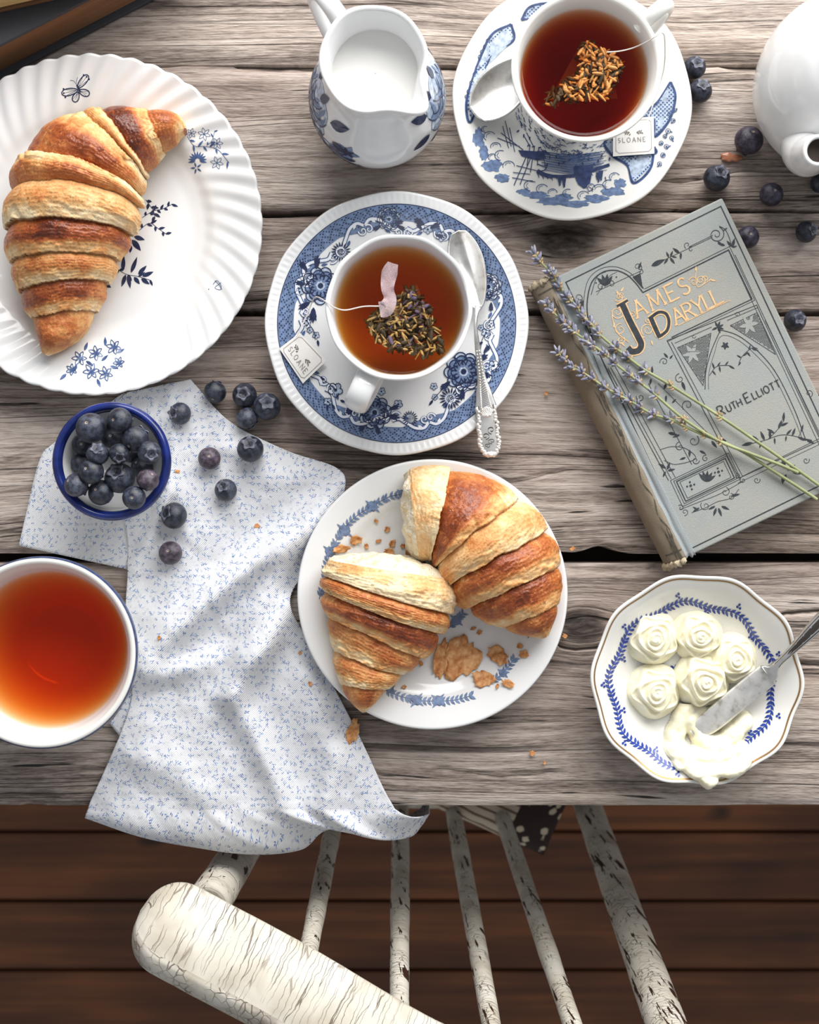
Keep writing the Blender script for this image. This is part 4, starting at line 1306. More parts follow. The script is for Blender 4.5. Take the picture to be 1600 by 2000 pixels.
# ================================================================== berry bowl with blue rim
HE = 0.040
c6 = W(217, 901, HE); R6 = WL(115, HE)
bb = thing('berry_bowl', 'small white bowl with wide cobalt-blue rim, full of blueberries', 'bowl', (c6[0], c6[1], TOP + .001))
e_in = [(R6 - .0040, HE - .0010), (R6 - .0055, .034), (R6 - .0085, .024), (R6 - .014, .013), (.008, .0068), (.0002, .0062)]
e_out = [(.015, .0016), (.016, .004), (.020, .0075), (R6 - .006, .020), (R6 - .0016, .032), (R6, HE - .0015)]
vessel('bowl_body', bb, c6, e_out, e_in, M_CHINA, 128)
M_COBALT = ink('cobalt_rim_glaze', (24, 40, 106), .3, 120)
rimp = [(R6 - .0007, HE - .0055), (R6 + .0003, HE - .003), (R6 + .0003, HE - .0012), (R6 - .0006, HE + .0004), (R6 - .0019, HE + .0011), (R6 - .0034, HE + .0004), (R6 - .0044, HE - .0012), (R6 - .0048, HE - .003)]
V, F = lathe(rimp, 128, (c6[0], c6[1], TOP)); obj('blue_rim', V, F, M_COBALT, bb)

# ================================================================== milk jug
cj = np.array([-.0172, .2205]); HJ = .094
jug = thing('milk_jug', 'round white milk jug with blue rose print and pinched spout, full of milk', 'jug', (cj[0], cj[1], TOP))
sp_a = math.atan2(-(245 - 130), (845 - 735))               # spout direction in the plan
def jmod(R, Z, T):
    d = np.angle(np.exp(1j * (T - sp_a)))
    up = sstep(.066, HJ, Z)
    sp = np.exp(-(d / .26) ** 2)
    pinch = np.exp(-((np.abs(d) - .62) / .26) ** 2)
    back = np.exp(-(np.angle(np.exp(1j * (T - sp_a - PI))) / .8) ** 2)
    R2 = R * (1 + up * (.36 * sp - .055 * pinch) + .012 * np.cos(6 * T) * up)
    return R2, Z + up * (.0035 * sp + .003 * back - .0012 * pinch)
RJ = .0268
j_out = [(.0215, .0005), (.0225, .003), (.028, .009), (.0345, .022), (.0362, .034), (.0345, .046), (.0295, .060), (.0255, .070), (.0240, .077), (.0248, .085), (RJ, HJ - .001)]
j_in = [(RJ - .0022, HJ), (.0222, .085), (.0214, .077), (.0228, .070), (.0270, .060), (.032, .046), (.0337, .034), (.032, .022), (.025, .0085), (.0002, .006)]
vessel('jug_body', jug, cj, j_out, j_in, M_CHINA, 160, jmod, 60, 60)
hd = np.array([-.60, .80]); hp = lambda r, h, s=0: (cj[0] + hd[0] * r - hd[1] * s, cj[1] + hd[1] * r + hd[0] * s, TOP + h)
P = catmull([hp(.0245, .080), hp(.033, .0885), hp(.044, .086), hp(.051, .073), hp(.051, .057), hp(.044, .043), hp(.0345, .034)], 12)
V, F, uv = tube(P, np.interp(np.linspace(0, 1, len(P)), [0, .3, .7, 1], [.0052, .0046, .004, .005]), 18, .75)
obj('handle', V, F, M_CHINA, jug)
milk = thing('milk', 'smooth white milk filling the round jug', 'milk', (cj[0], cj[1], TOP + .07))
pr = [(.0002, .0655), (.0238, .0655), (.0236, .0746), (.0225, .0743), (.012, .0742), (.0002, .0742)]
V, F = lathe(pr, 96, (cj[0], cj[1], TOP))
obj('milk_surface', V, F, plain('fresh_milk', (0.88, 0.87, 0.84), 0.25, var=.01), milk)
# rose print on the side of the jug
jp = cup_map(j_out, cj)
def j_pen(lift): 
    def f(xy):      # (arc length along the belly, height) in metres about angle a_mid
        return jp(np.stack([xy[:, 0] / .036, xy[:, 1]], -1))
    return Pen(f, lift)
pa, pb, pcn = j_pen(.0001), j_pen(.0002), j_pen(.0003)
def jug_rose(a_mid, h0=.050, sc=1.25):
    s0 = a_mid * .036
    X = lambda x: s0 + x * sc
    Y = lambda y: h0 + (y - .038) * sc
    def leafj(pen, x, y, a, L, wd): pen.leaf(X(x), Y(y), a, L * sc, wd * sc)
    for (x, y, r) in ((0, .036, .0095), (-.006, .042, .008), (.006, .041, .0085), (.001, .045, .007), (.0, .030, .008), (-.008, .034, .007), (.008, .033, .007)):
        q = np.linspace(0, 2 * PI, 16, endpoint=False); r = r * sc
        pa.poly(np.stack([X(x) + r * np.cos(q), Y(y) + r * .9 * np.sin(q)], -1))
        pb.ring(X(x), Y(y), r * .80, .0022 * sc, 16, 3.4, 6.0)
        pcn.ring(X(x), Y(y), r, .0006 * sc, 18, 3.2, 6.2)
        pcn.ring(X(x), Y(y), r * .6, .0005 * sc, 14, 3.5, 5.8)
    for i in range(9):
        leafj(pb, -.012 + i * .003, .034 + .004 * math.sin(i * 2), 1.2 + .3 * math.sin(i), .009, .0022)
    leafj(pcn, .004, .046, 1.0, .009, .005); leafj(pcn, -.006, .047, 1.9, .008, .005)
    for x, y, a, L in ((.012, .026, -.5, .013), (.004, .022, -1.2, .013), (-.010, .024, -2.0, .012), (.016, .044, .4, .012), (-.014, .044, 2.6, .011), (.020, .034, -.2, .010), (-.017, .033, 3.3, .010)):
        leafj(pcn, x, y, a, L, L * .5)
    for x, y in ((.024, .028), (.028, .033)):
        for i in range(5): leafj(pb, x, y, i * 1.26, .006, .003)
        for i in range(5): leafj(pcn, x, y, .6 + i * 1.26, .004, .0018)
jug_rose(math.radians(188)); jug_rose(math.radians(-4)); jug_rose(math.radians(222), .030, .7)
pa.build('rose_tint', INK_PALE, jug); pb.build('rose_shading', INK_MID, jug); pcn.build('rose_print', INK_NAVY, jug)

# ================================================================== teapot at the right
ct_ = W(1652, 160, .045)[:2]
RT = .0462
pot = thing('teapot', 'plump white teapot with short round spout, cut off by the frame', 'teapot', (ct_[0], ct_[1], TOP))
t_out = [(.028, .0005), (.030, .003), (.038, .012), (.0445, .028), (RT, .044), (.0445, .060), (.039, .075), (.031, .086), (.025, .090)]
V, F = lathe([(.0002, .002), (.026, .002)] + [tuple(p) for p in np.stack([smooth_interp(range(9), [a[0] for a in t_out], np.linspace(0, 8, 60)), smooth_interp(range(9), [a[1] for a in t_out], np.linspace(0, 8, 60))], -1)] + [(.0235, .0905), (.0002, .0905)], 128, (ct_[0], ct_[1], TOP))
obj('pot_body', V, F, M_CHINA, pot)
V, F = lathe([(.0255, .0895), (.026, .0925), (.022, .0965), (.012, .1005), (.006, .102), (.005, .105), (.007, .109), (.007, .113), (.004, .1155), (.0002, .116)], 96, (ct_[0], ct_[1], TOP))
obj('lid', V, F, M_CHINA, pot)
sd = np.array([-.50, -.866]); hp = lambda r, h: (ct_[0] + sd[0] * r, ct_[1] + sd[1] * r, TOP + h)
P = catmull([hp(.032, .040), hp(.042, .050), hp(.0495, .063), hp(.0535, .078), hp(.0555, .090)], 10)
kk = len(P)
ro = np.interp(np.linspace(0, 1, kk), [0, .3, .6, 1], [.0165, .0135, .0100, .0078])
V, F, uv = tube(P, ro, 32, cap=False)
V2, F2, _ = tube(P[::-1], ro[::-1] - .0022, 32, cap=False)
n0 = len(V); Vs = np.vstack([V, V2]); Fs = list(F) + [tuple(i + n0 for i in f) for f in F2]
Fs += [((kk - 1) * 32 + j, (kk - 1) * 32 + (j + 1) % 32, n0 + (32 - j - 1) % 32, n0 + (32 - j) % 32) for j in range(0)]
T_, N_, B_ = frames(P)
ang = np.linspace(0, 2 * PI, 32, endpoint=False)
rimr = []
for q, rr in ((0.0, ro[-1]), (.0006, ro[-1] - .0004), (.0008, ro[-1] - .0011), (.0005, ro[-1] - .0018), (-.0005, ro[-1] - .0022)):
    rimr.append(P[-1] + T_[-1] * q + N_[-1] * (rr * np.cos(ang))[:, None] + B_[-1] * (rr * np.sin(ang))[:, None])
spout = obj('spout', Vs, Fs, M_CHINA, pot)
obj('spout_rim', np.array(rimr).reshape(-1, 3), grid_faces(5, 32, False, True), M_CHINA, spout)
q = P[-5]; V = np.vstack([q + N_[-5] * ((ro[-5] - .0015) * np.cos(ang))[:, None] + B_[-5] * ((ro[-5] - .0015) * np.sin(ang))[:, None], q])
obj('spout_hole_shade', V, [(j, (j + 1) % 32, 32) for j in range(32)], plain('dark_hollow_shade', (.03, .018, .01), .6), spout)  # dark disc across the spout, the shade of its hollow put into colour
hp2 = lambda r, h: (ct_[0] - sd[0] * r, ct_[1] - sd[1] * r, TOP + h)
strap_handle(pot, [hp2(.036, .078), hp2(.050, .086), hp2(.066, .078), hp2(.070, .058), hp2(.060, .036), hp2(.042, .026)], .0055, .7, M_CHINA)
# ------------------------------------------------------------------ croissants
def mat_crust():
    t = NT('baked_croissant_crust')
    co = t.coord()
    toast, lam = t.attr('toast'), t.attr('lam')
    n1 = t.noise(co, 130.0, 4.0, 0.6); n2 = t.noise(co, 700.0, 3.0, 0.65)
    streak = t.math('SINE', t.math('MULTIPLY', t.math('ADD', lam, t.math('MULTIPLY', n1, 0.30)), 55.0))
    v = t.math('ADD', toast, t.math('MULTIPLY', t.math('SUBTRACT', n1, 0.5), 0.62))
    v = t.math('ADD', v, t.math('MULTIPLY', t.math('SUBTRACT', n2, 0.5), 0.32))
    v = t.math('ADD', v, t.math('MULTIPLY', streak, 0.022))
    peel = t.rng(t.noise(co, 330.0, 3.0, 0.7, 0.6), 0.57, 0.66, 0.0, 0.20)
    v = t.math('SUBTRACT', v, t.math('MULTIPLY', peel, t.rng(toast, 0.25, 0.6)))
    col = t.ramp(v, [(0.02, srgb(246, 222, 180)), (0.18, srgb(234, 190, 134)), (0.36, srgb(216, 152, 90)), (0.55, srgb(186, 106, 52)), (0.75, srgb(144, 68, 30)), (0.97, srgb(88, 38, 20))])
    blis = t.noise(co, 900.0, 2.0)
    h = t.math('ADD', t.math('MULTIPLY', n1, 0.9), t.math('ADD', t.math('MULTIPLY', n2, 0.35), t.math('MULTIPLY', streak, 0.05)))
    nd = t.principled(Base_Color=col, Roughness=t.rng(v, 0.35, 0.85, 0.62, 0.22), Normal=t.bump(h, 0.0016, 0.8))
    nd.inputs['Subsurface Weight'].default_value = 0.0
    return t.m
def mat_crumb():
    t = NT('soft_croissant_crumb')
    co = t.coord()
    n1 = t.noise(co, 260.0, 4.0, 0.65)
    col = t.ramp(n1, [(0.3, srgb(224, 186, 130)), (0.48, srgb(250, 234, 202)), (0.7, srgb(255, 248, 232))])
    t.principled(Base_Color=col, Roughness=0.8, Normal=t.bump(n1, 0.003, 1.0))
    return t.m
M_CRUST, M_CRUMB = mat_crust(), mat_crumb()

def croissant(parent, spine, base_h, bounds, seed, layers_of=None, torn=False, crumb_name='soft_crumb', light=0.0, surf=None):
    """spine: [(px, py, half width px, height m)], first = outer tip or torn end;
    bounds: [(s, tilt, toast)...] : where each rolled layer starts along the spine (0..1), how it slants, how dark it is;
    centre: the layers step down on both sides of s = centre"""
    SP = np.array([(*W(a, b, base_h + hh * .5)[:2], WL(w, base_h + hh * .5), hh) for a, b, w, hh in spine])
    P = catmull(SP, 24)
    L = np.concatenate([[0], np.cumsum(np.linalg.norm(np.diff(P[:, :2], axis=0), axis=1))]); L /= L[-1]
    ns, nt = 300, 190
    s = np.linspace(0, 1, ns)
    C = np.stack([np.interp(s, L, P[:, i]) for i in range(4)], -1)
    ker = np.hanning(15); ker /= ker.sum()
    for i in range(4):
        pad = np.pad(C[:, i], 7, mode='reflect', reflect_type='odd'); C[:, i] = np.convolve(pad, ker, 'valid')
    C[:, 2:] = np.maximum(C[:, 2:], 0.0005)
    T = np.gradient(C[:, :2], axis=0); T /= np.linalg.norm(T, axis=1)[:, None]
    N = np.stack([-T[:, 1], T[:, 0]], -1)
    th = np.linspace(0, 2 * PI, nt, endpoint=False)
    S, TH = np.meshgrid(s, th, indexing='ij')
    side = np.cos(TH)
    # which layer, and where inside it
    cen = layers_of if layers_of is not None else 0.5
    wob_ = 0.010 * fbm(side * 3 + seed, np.sin(TH) * 2, S * 2, seed)
    seg = np.zeros(S.shape, int); loc = np.zeros(S.shape); dk = np.zeros(S.shape)
    starts = [b[0] for b in bounds]
    edges = []
    for i, (b, tl, dark) in enumerate(bounds):
        e = b + tl * side + wob_
        edges.append(e)
        seg = np.where(S >= e, i, seg)
    edges.append(np.full(S.shape, 1.02))
    for i, (b, tl, dark) in enumerate(bounds):
        lo, hi = edges[i], edges[i + 1]
        m = seg == i
        f = np.clip((S - lo) / np.maximum(hi - lo, 1e-3), 0, 1)
        mid = (starts[i] + (starts[i + 1] if i + 1 < len(starts) else 1.0)) / 2
        g = 1 - f if mid < cen else f          # g runs from the inner to the outer edge of the layer
        if torn and i == 0: g = f
        loc = np.where(m, g, loc); dk = np.where(m, dark, dk)
    # each layer swells, and its outer edge stands proud of the next one
    stepf = 0.10 * (loc ** 1.3) - 0.07 + 0.10 * np.sin(PI * np.clip(loc, 0, 1) ** .8)
    wr = C[:, 2][:, None]; hh = C[:, 3][:, None]
    circ = np.stack([np.cos(TH), np.sin(TH)], 0)
    crease = fbm(S * 24 + seed, side * 2.0, np.sin(TH) * 2.0, seed + 4, 4)
    along = vnoise(loc * 8 + dk * 31 + 5 * vnoise(side * 3, np.sin(TH) * 3, S * 3, seed + 8), side * 1.2 + seed, np.sin(TH) * 1.2, seed + 5)
    lamin = sstep(.50, .80, loc)
    rel = 1 + stepf + 0.030 * crease + lamin * 0.030 * along + 0.010 * fbm(S * 90, side * 16, np.sin(TH) * 16, seed + 6, 3)
    if surf is not None:
        bs = np.maximum(base_h, surf(C[:, 0], C[:, 1]) + .0016)
        bs = np.convolve(np.pad(bs, 12, mode='edge'), np.ones(25) / 25, 'valid')[:, None]
    else: bs = base_h
    zz = np.sin(TH)
    zc = np.where(zz >= 0, zz, zz * 0.55)
    X = C[:, 0][:, None] + N[:, 0][:, None] * wr * side * rel
    Y = C[:, 1][:, None] + N[:, 1][:, None] * wr * side * rel
    Z = bs + hh * (0.355 + 0.645 * zc * np.where(zz > 0, rel, 1.0))
    # colour: dark glazed backs, pale steps and sides
    topness = np.clip(zz, 0, 1)
    patch = fbm(S * 10 + seed, side * 2.2, 0, seed + 9, 3)
    toast = dk * (0.55 + 0.45 * topness) * (1 - 0.62 * lamin) + 0.20 * patch + 0.08 * np.sin(PI * loc) - light
    toast = (toast + 0.10 * along * lamin) * .90
    V = np.stack([X, Y, TOP + Z], -1)
    if not torn:
        pass
    idx = np.arange(ns * nt).reshape(ns, nt)
    Vf = V.reshape(-1, 3); tf = toast.reshape(-1); lf = (loc + seg * 1.37).reshape(-1)
    Fq = grid_faces(ns, nt, False, True)
    fseg = seg[:-1, :].reshape(-1)               # layer of every face
    for i in range(len(bounds)):
        fq = Fq[fseg == i]
        if len(fq) == 0: continue
        used, inv = np.unique(fq, return_inverse=True)
        obj('pastry_layer', Vf[used], inv.reshape(-1, 4), M_CRUST, parent, attrs={'toast': tf[used], 'lam': lf[used]})
    # ends
    for end, fl in ((0, torn), (ns - 1, False)):
        ring = V[end]; c_ = ring.mean(0)
        if fl:
            K = 14; rings = []
            d3 = np.array([-T[end, 0], -T[end, 1], 0.0])
            for k in range(K + 1):
                f = 1 - k / K
                rr = c_ + (ring - c_) * max(f, 0.002)
                bulge = 0.0075 * (1 - f ** 2) + 0.0035 * fbm(np.cos(th) * 3 * f, np.sin(th) * 3 * f, 0, seed + 2, 3) * (1 if 0 < k else 0)
                rr = rr + d3 * np.asarray(bulge).reshape(-1, 1)
                rings.append(rr)
            G = np.array(rings)
            obj(crumb_name, G.reshape(-1, 3), grid_faces(K + 1, nt, False, True), M_CRUMB, parent, label='torn pale inside of the croissant')
        else:
            V2 = np.vstack([ring, c_])
            obj('tip', V2, [(j, (j + 1) % nt, nt) for j in range(nt)], M_CRUST, parent, attrs={'toast': np.full(nt + 1, .7), 'lam': np.zeros(nt + 1)})
    return V

PL1 = 0.0072
cr1 = thing('croissant', 'whole croissant, golden-brown with dark glazed bands, on the large fluted plate', 'croissant', (*W(150, 430, .03)[:2], TOP + PL1))
croissant(cr1, [(97, 696, 5, .008), (106, 668, 30, .019), (116, 628, 58, .026), (117, 570, 82, .034), (119, 505, 105, .042), (128, 440, 121, .047), (148, 378, 126, .050), (184, 322, 114, .048), (232, 284, 84, .042), (280, 266, 57, .034), (322, 258, 38, .026), (352, 258, 25, .019), (367, 266, 6, .009)],
          PL1, [(-.05, 0, .62), (.135, -.03, .86), (.235, -.03, .50), (.325, -.03, .92), (.435, -.045, .38), (.560, -.075, .55), (.640, -.07, .68), (.765, -.03, .40), (.800, -.02, 1.0), (.905, -.01, .72)], 3, .50, surf=surf1)

PL4 = 0.0064
cr2 = thing('croissant_half', 'torn croissant half with pale crumb showing, lower left on the side plate', 'croissant', (*W(750, 1230, .02)[:2], TOP + PL4))
croissant(cr2, [(768, 1112, 122, .040), (762, 1150, 130, .044), (752, 1195, 122, .042), (740, 1240, 104, .036), (722, 1290, 74, .029), (712, 1335, 48, .022), (711, 1368, 22, .014), (712, 1384, 5, .007)],
          PL4, [(-.05, 0, .20), (.17, .04, .62), (.30, .05, .88), (.47, .04, .55), (.66, .02, .48), (.82, 0, .60)], 11, -1, True, light=.04, surf=surf4)
cr3 = thing('croissant_half', 'torn croissant half with glossy browned tip, upper right on the side plate', 'croissant', (*W(960, 1090, .02)[:2], TOP + PL4))
croissant(cr3, [(808, 1008, 86, .034), (850, 1004, 90, .038), (900, 1022, 98, .042), (950, 1066, 112, .044), (990, 1118, 108, .041), (1022, 1168, 84, .034), (1046, 1210, 48, .024), (1062, 1240, 8, .010)],
          PL4, [(-.05, 0, .16), (.14, .00, .80), (.33, .05, .34), (.50, .05, .74), (.68, .04, .84), (.86, .02, .70)], 23, -1, True, light=.02, surf=surf4)

# ------------------------------------------------------------------ flakes and crumbs
def mat_flake():
    t = NT('thin_pastry_flake')
    n1 = t.noise(t.coord(), 300.0, 3.0)
    col = t.ramp(n1, [(0.3, srgb(170, 96, 46)), (0.5, srgb(212, 150, 92)), (0.75, srgb(236, 190, 138))])
    t.principled(Base_Color=col, Roughness=0.55, Normal=t.bump(n1, 0.001, .8))
    return t.m
M_FLAKE = mat_flake()
def flake(px, py, rx, ry, ang, base, label, seed, group=None, curl=0.6):
    """ragged curled shard; base(x, y) = height of what it lies on"""
    k, m = 26, 5
    a = np.linspace(0, 2 * PI, k, endpoint=False)
    rag = 1 + .32 * np.array([vnoise(2.2 * math.cos(t), 2.2 * math.sin(t), seed * 1.7, seed) for t in a]) + .16 * RNG.uniform(-1, 1, k)
    c0 = W(px, py, .012); h0 = float(base(np.array([c0[0]]), np.array([c0[1]]))[0]); c0 = W(px, py, h0 + .001)
    ca, sa = math.cos(-ang), math.sin(-ang)
    ptsu, rows = [], []
    for j in range(m):
        f = j / (m - 1)
        x = WL(rx, h0) * rag * np.cos(a) * f; y = WL(ry, h0) * rag * np.sin(a) * f
        z = curl * (WL(min(rx, ry), h0)) * ((x / WL(rx, h0)) ** 2 + .35 * vnoise(x * 500, y * 500, seed, seed)) 
        X = c0[0] + x * ca - y * sa; Y = c0[1] + x * sa + y * ca
        rows.append(np.stack([X, Y, TOP + base(X, Y) + .0005 + np.maximum(z, 0)], -1))
    G = np.array(rows)
    o = obj('pastry_flake', G.reshape(-1, 3), grid_faces(m, k, False, True), M_FLAKE, origin=(c0[0], c0[1], TOP + h0))
    sm = o.modifiers.new('thickness', 'SOLIDIFY'); sm.thickness = 0.00035; sm.offset = 1
    tag(o, label, 'pastry flake', group)
    return o
on4 = surf4
flake(905, 1285, 34, 46, .3, on4, 'largest ragged pastry flake, middle of the side plate below the croissant halves', 1, curl=.12)
flake(945, 1325, 22, 17, .2, on4, 'ragged flake touching the lower right end of the largest flake', 2, curl=.3)
flake(862, 1287, 13, 34, .15, on4, 'tall narrow pastry flake left of the largest flake on side plate', 3, curl=.5)
flake(972, 1278, 24, 14, .65, on4, 'folded brown flake right of the largest flake on side plate', 4, curl=.6)
flake(992, 1336, 13, 8, .3, on4, 'small flake near the garland at lower right of side plate', 5)
flake(1024, 1278, 9, 8, .2, on4, 'small flake nearest the right rim of the side plate', 6)
flake(667, 1072, 15, 9, -.3, on4, 'curled flake lying on the garland at left of side plate', 7, curl=1.0)
flake(695, 1054, 11, 10, .2, on4, 'pale star-like flake beside the garland, upper left of side plate', 8)
flake(760, 1078, 11, 8, .3, on4, 'pale flake just above the torn crumb on side plate', 9)
flake(768, 1062, 6, 10, .2, on4, 'upright sliver flake above the torn crumb on side plate', 10)
flake(798, 1084, 5, 11, -.2, on4, 'dark sliver flake between the two croissant halves', 12)
flake(765, 1332, 7, 10, .1, on4, 'small flake beside the pointed end of the lower croissant half', 13)
flake(808, 1268, 12, 7, .3, on4, 'small flake under the belly of the lower croissant half', 14)
CRUMB_LABELS = ['tiny crumb at the upper left of the side plate, nearest the rim', 'tiny crumb below the topmost one, upper left of side plate', 'thin tiny crumb in the blank area left of the torn upper half', 'pinkish tiny crumb right of the star-like flake on side plate', 'tiny dark crumb above the gap between the croissant halves', 'tiny sliver crumb left of the tall narrow flake', 'tiny crumb just under the right flank of the lower half', 'tiny crumb below the belly of the upper half, right one', 'tiny crumb below the belly of the upper half, left one', 'tiny crumb between folded flake and right rim of side plate', 'tiny crumb left of the small flake at lower right garland', '', 'tiny crumb beside the lower garland right of the croissant tip']
for i, (x, y) in enumerate(((735, 1018), (756, 1034), (739, 1057), (716, 1067), (787, 1067), (822, 1296), (848, 1246), (937, 1235), (925, 1228), (1015, 1262), (972, 1340), (735, 1020), (790, 1342))):
    if i == 11: continue
    flake(x, y, 4 + 2 * RNG.random(), 3 + 3 * RNG.random(), RNG.uniform(0, 3), on4, CRUMB_LABELS[i], 30 + i, 'tiny crumbs on the side plate')
# ------------------------------------------------------------------ napkin
def mat_napkin():
    t = NT('white_cotton_with_blue_sprigs')
    u, v, _ = t.sep(t.coord('UV'))
    col = srgb(226, 227, 231)
    vec0 = t.comb(u, v, 0.0)
    weave = t.math('MULTIPLY', t.math('SINE', t.math('MULTIPLY', t.math('ADD', u, v), 5200.0)), 0.5)
    def layer(base, scale, off, shapes, color, thr):
        vec = t.vmath('SCALE', t.vmath('ADD', vec0, off), scale=scale)
        vo = t.n('TexVoronoi', feature='F1', voronoi_dimensions='2D'); t.set(vo.inputs['Vector'], vec)
        vo.inputs['Scale'].default_value = 1.0; vo.inputs['Randomness'].default_value = 0.75
        d = t.vmath('SUBTRACT', vec, vo.outputs['Position'])
        x, y, _ = t.sep(d)
        cr = t.sep(vo.outputs['Color'])
        ang = t.math('MULTIPLY', cr[0], 6.283)
        ca, sa = t.math('COSINE', ang), t.math('SINE', ang)
        X = t.math('ADD', t.math('MULTIPLY', x, ca), t.math('MULTIPLY', y, sa))
        Y = t.math('SUBTRACT', t.math('MULTIPLY', y, ca), t.math('MULTIPLY', x, sa))
        m = None
        for (cx, cy, rx, ry) in shapes:
            ex = t.math('DIVIDE', t.math('SUBTRACT', X, cx), rx); ey = t.math('DIVIDE', t.math('SUBTRACT', Y, cy), ry)
            e = t.math('ADD', t.math('MULTIPLY', ex, ex), t.math('MULTIPLY', ey, ey))
            q = t.rng(e, 0.7, 1.25, 1.0, 0.0)
            m = q if m is None else t.math('MAXIMUM', m, q)
        m = t.math('MULTIPLY', m, t.rng(cr[1], thr, thr + 0.05))
        return t.mix(m, base, color)
    col = layer(col, 330.0, (0.13, 0.02, 0), [(0.0, 0.0, 0.26, 0.07), (0.1, 0.22, 0.2, 0.06)], srgb(190, 196, 208), 0.5)
    col = layer(col, 250.0, (0.0, 0.0, 0), [(0.0, 0.0, 0.11, 0.09), (0.20, 0.15, 0.15, 0.05), (0.18, -0.16, 0.15, 0.05), (-0.18, 0.05, 0.12, 0.045)], srgb(124, 150, 198), 0.3)
    col = layer(col, 290.0, (0.31, 0.47, 0), [(0.0, 0.0, 0.12, 0.09), (0.05, 0.24, 0.17, 0.05)], srgb(98, 120, 170), 0.55)
    n = t.noise(t.vmath('SCALE', vec0, scale=900.0), 1.0, 2.0)
    t.principled(Base_Color=col, Roughness=0.9, Normal=t.bump(t.math('ADD', n, weave), 0.0003, 0.6))
    return t.m
M_NAP = mat_napkin()
def seg_d(px, py, a, b):
    ax, ay = a; bx, by = b
    t = np.clip(((px - ax) * (bx - ax) + (py - ay) * (by - ay)) / ((bx - ax) ** 2 + (by - ay) ** 2), 0, 1)
    return np.hypot(px - ax - t * (bx - ax), py - ay - t * (by - ay)), t
RIDGES = [([(668, 945), (590, 1030), (500, 1100), (420, 1160), (340, 1235), (285, 1300)], .0085, 30),
          ([(640, 1010), (560, 1090), (500, 1200), (470, 1270)], .0050, 26),
          ([(556, 1190), (520, 1255), (480, 1310), (452, 1362)], .0105, 27),
          ([(452, 1362), (500, 1440), (545, 1540), (560, 1600)], .0050, 26),
          ([(332, 770), (338, 860), (330, 960), (290, 1060), (262, 1110)], .0028, 15),
          ([(655, 1480), (640, 1550), (620, 1620)], .0055, 26),
          ([(270, 1330), (350, 1310), (420, 1290)], .0035, 24),
          ([(250, 1480), (330, 1500), (400, 1560)], .0030, 34),
          ([(600, 1330), (620, 1420), (700, 1520)], .0030, 30),
          ([(450, 870), (540, 930), (640, 930)], .0022, 30)]
def h_nap(px, py):
    px, py = np.asarray(px, float), np.asarray(py, float)
    h = 0.0019 + 0 * px
    for pts, amp, wd in RIDGES:
        best = 0.0 * px
        n = len(pts) - 1
        for i in range(n):
            d, t = seg_d(px, py, pts[i], pts[i + 1])
            s = (i + t) / n
            best = np.maximum(best, np.exp(-(d / wd) ** 2) * (0.55 + 0.45 * np.sin(PI * np.clip(s, 0, 1))))
        h = h + 1.55 * amp * best
    h = h + 0.0020 * np.clip(fbm(px / 80, py / 80, 0, 21, 3), -.6, 1)
    h = h + 0.0005 * fbm(px / 26, py / 26, 0, 22, 2)
    # flat where the bowl of berries stands
    f = np.exp(-(np.hypot(px - 245, py - 895) / 95) ** 6)
    return np.maximum(h * (1 - f) + 0.0014 * f, 0.0013)
Lp = [(250, 766), (214, 802), (200, 870), (215, 950), (246, 1030), (250, 1110), (246, 1200), (258, 1290), (257, 1365), (240, 1422), (207, 1500), (180, 1558), (172, 1581)]
Rp = [(372, 741), (450, 824), (560, 880), (655, 913), (674, 950), (645, 1020), (612, 1090), (566, 1172), (598, 1246), (650, 1338), (703, 1440), (747, 1535), (772, 1581)]
nu, nv = 200, 240
Ld, Rd = catmull(Lp, 30), catmull(Rp, 30)
def resample(P, n):
    k = np.linspace(0, len(P) - 1, n)
    return np.stack([np.interp(k, np.arange(len(P)), P[:, i]) for i in range(P.shape[1])], -1)
Ld, Rd = resample(Ld, nv), resample(Rd, nv)
u = np.linspace(0, 1, nu)
G = Ld[:, None, :] * (1 - u)[None, :, None] + Rd[:, None, :] * u[None, :, None]
hh = h_nap(G[..., 0], G[..., 1])
ed = np.minimum(u, 1 - u)[None, :]
pos = np.stack([(G[..., 0] - 800) * (CAMH - hh) / FPX, (1000 - G[..., 1]) * (CAMH - hh) / FPX, TOP + hh], -1)
# the part hanging over the table edge
cont = resample(catmull([(172, 1590), (300, 1629), (420, 1651), (520, 1664), (590, 1657), (632, 1622), (690, 1612), (755, 1626), (800, 1633), (822, 1612), (838, 1588)], 20), nu)
hang = []
hd_ = -.017 - .005 * np.sin(u * 9)
lip = np.stack([(cont[:, 0] - 800) * (CAMH - hd_) / FPX, (1000 - cont[:, 1]) * (CAMH - hd_) / FPX, TOP + hd_], -1)
top_row = pos[-1]
for k in range(1, 17):
    f = k / 16
    q = top_row * (1 - f) + lip * f
    drop = (lip[:, 2] - top_row[:, 2])
    q[:, 2] = top_row[:, 2] + drop * f ** 1.9 + .002 * np.sin(f * PI) 
    q[:, 1] = top_row[:, 1] + (lip[:, 1] - top_row[:, 1]) * np.sin(f * PI / 2) ** .95
    hang.append(q)
for k in range(1, 13):
    f = k / 12
    q = lip.copy(); q[:, 2] -= .032 * f; q[:, 1] += .004 * f ** 2 + .0015 * np.sin(u * 40) * f
    q[:, 1] = np.minimum(q[:, 1], -.1672)
    hang.append(q)
pos = np.concatenate([pos, np.array(hang)], 0)
uvr = np.concatenate([G / 3500.0, np.stack([np.stack([G[-1][:, 0] * (1 - min(k / 16, 1)) + cont[:, 0] * min(k / 16, 1), G[-1][:, 1] + k * 5.0], -1) for k in range(1, 29)]) / 3500.0], 0)
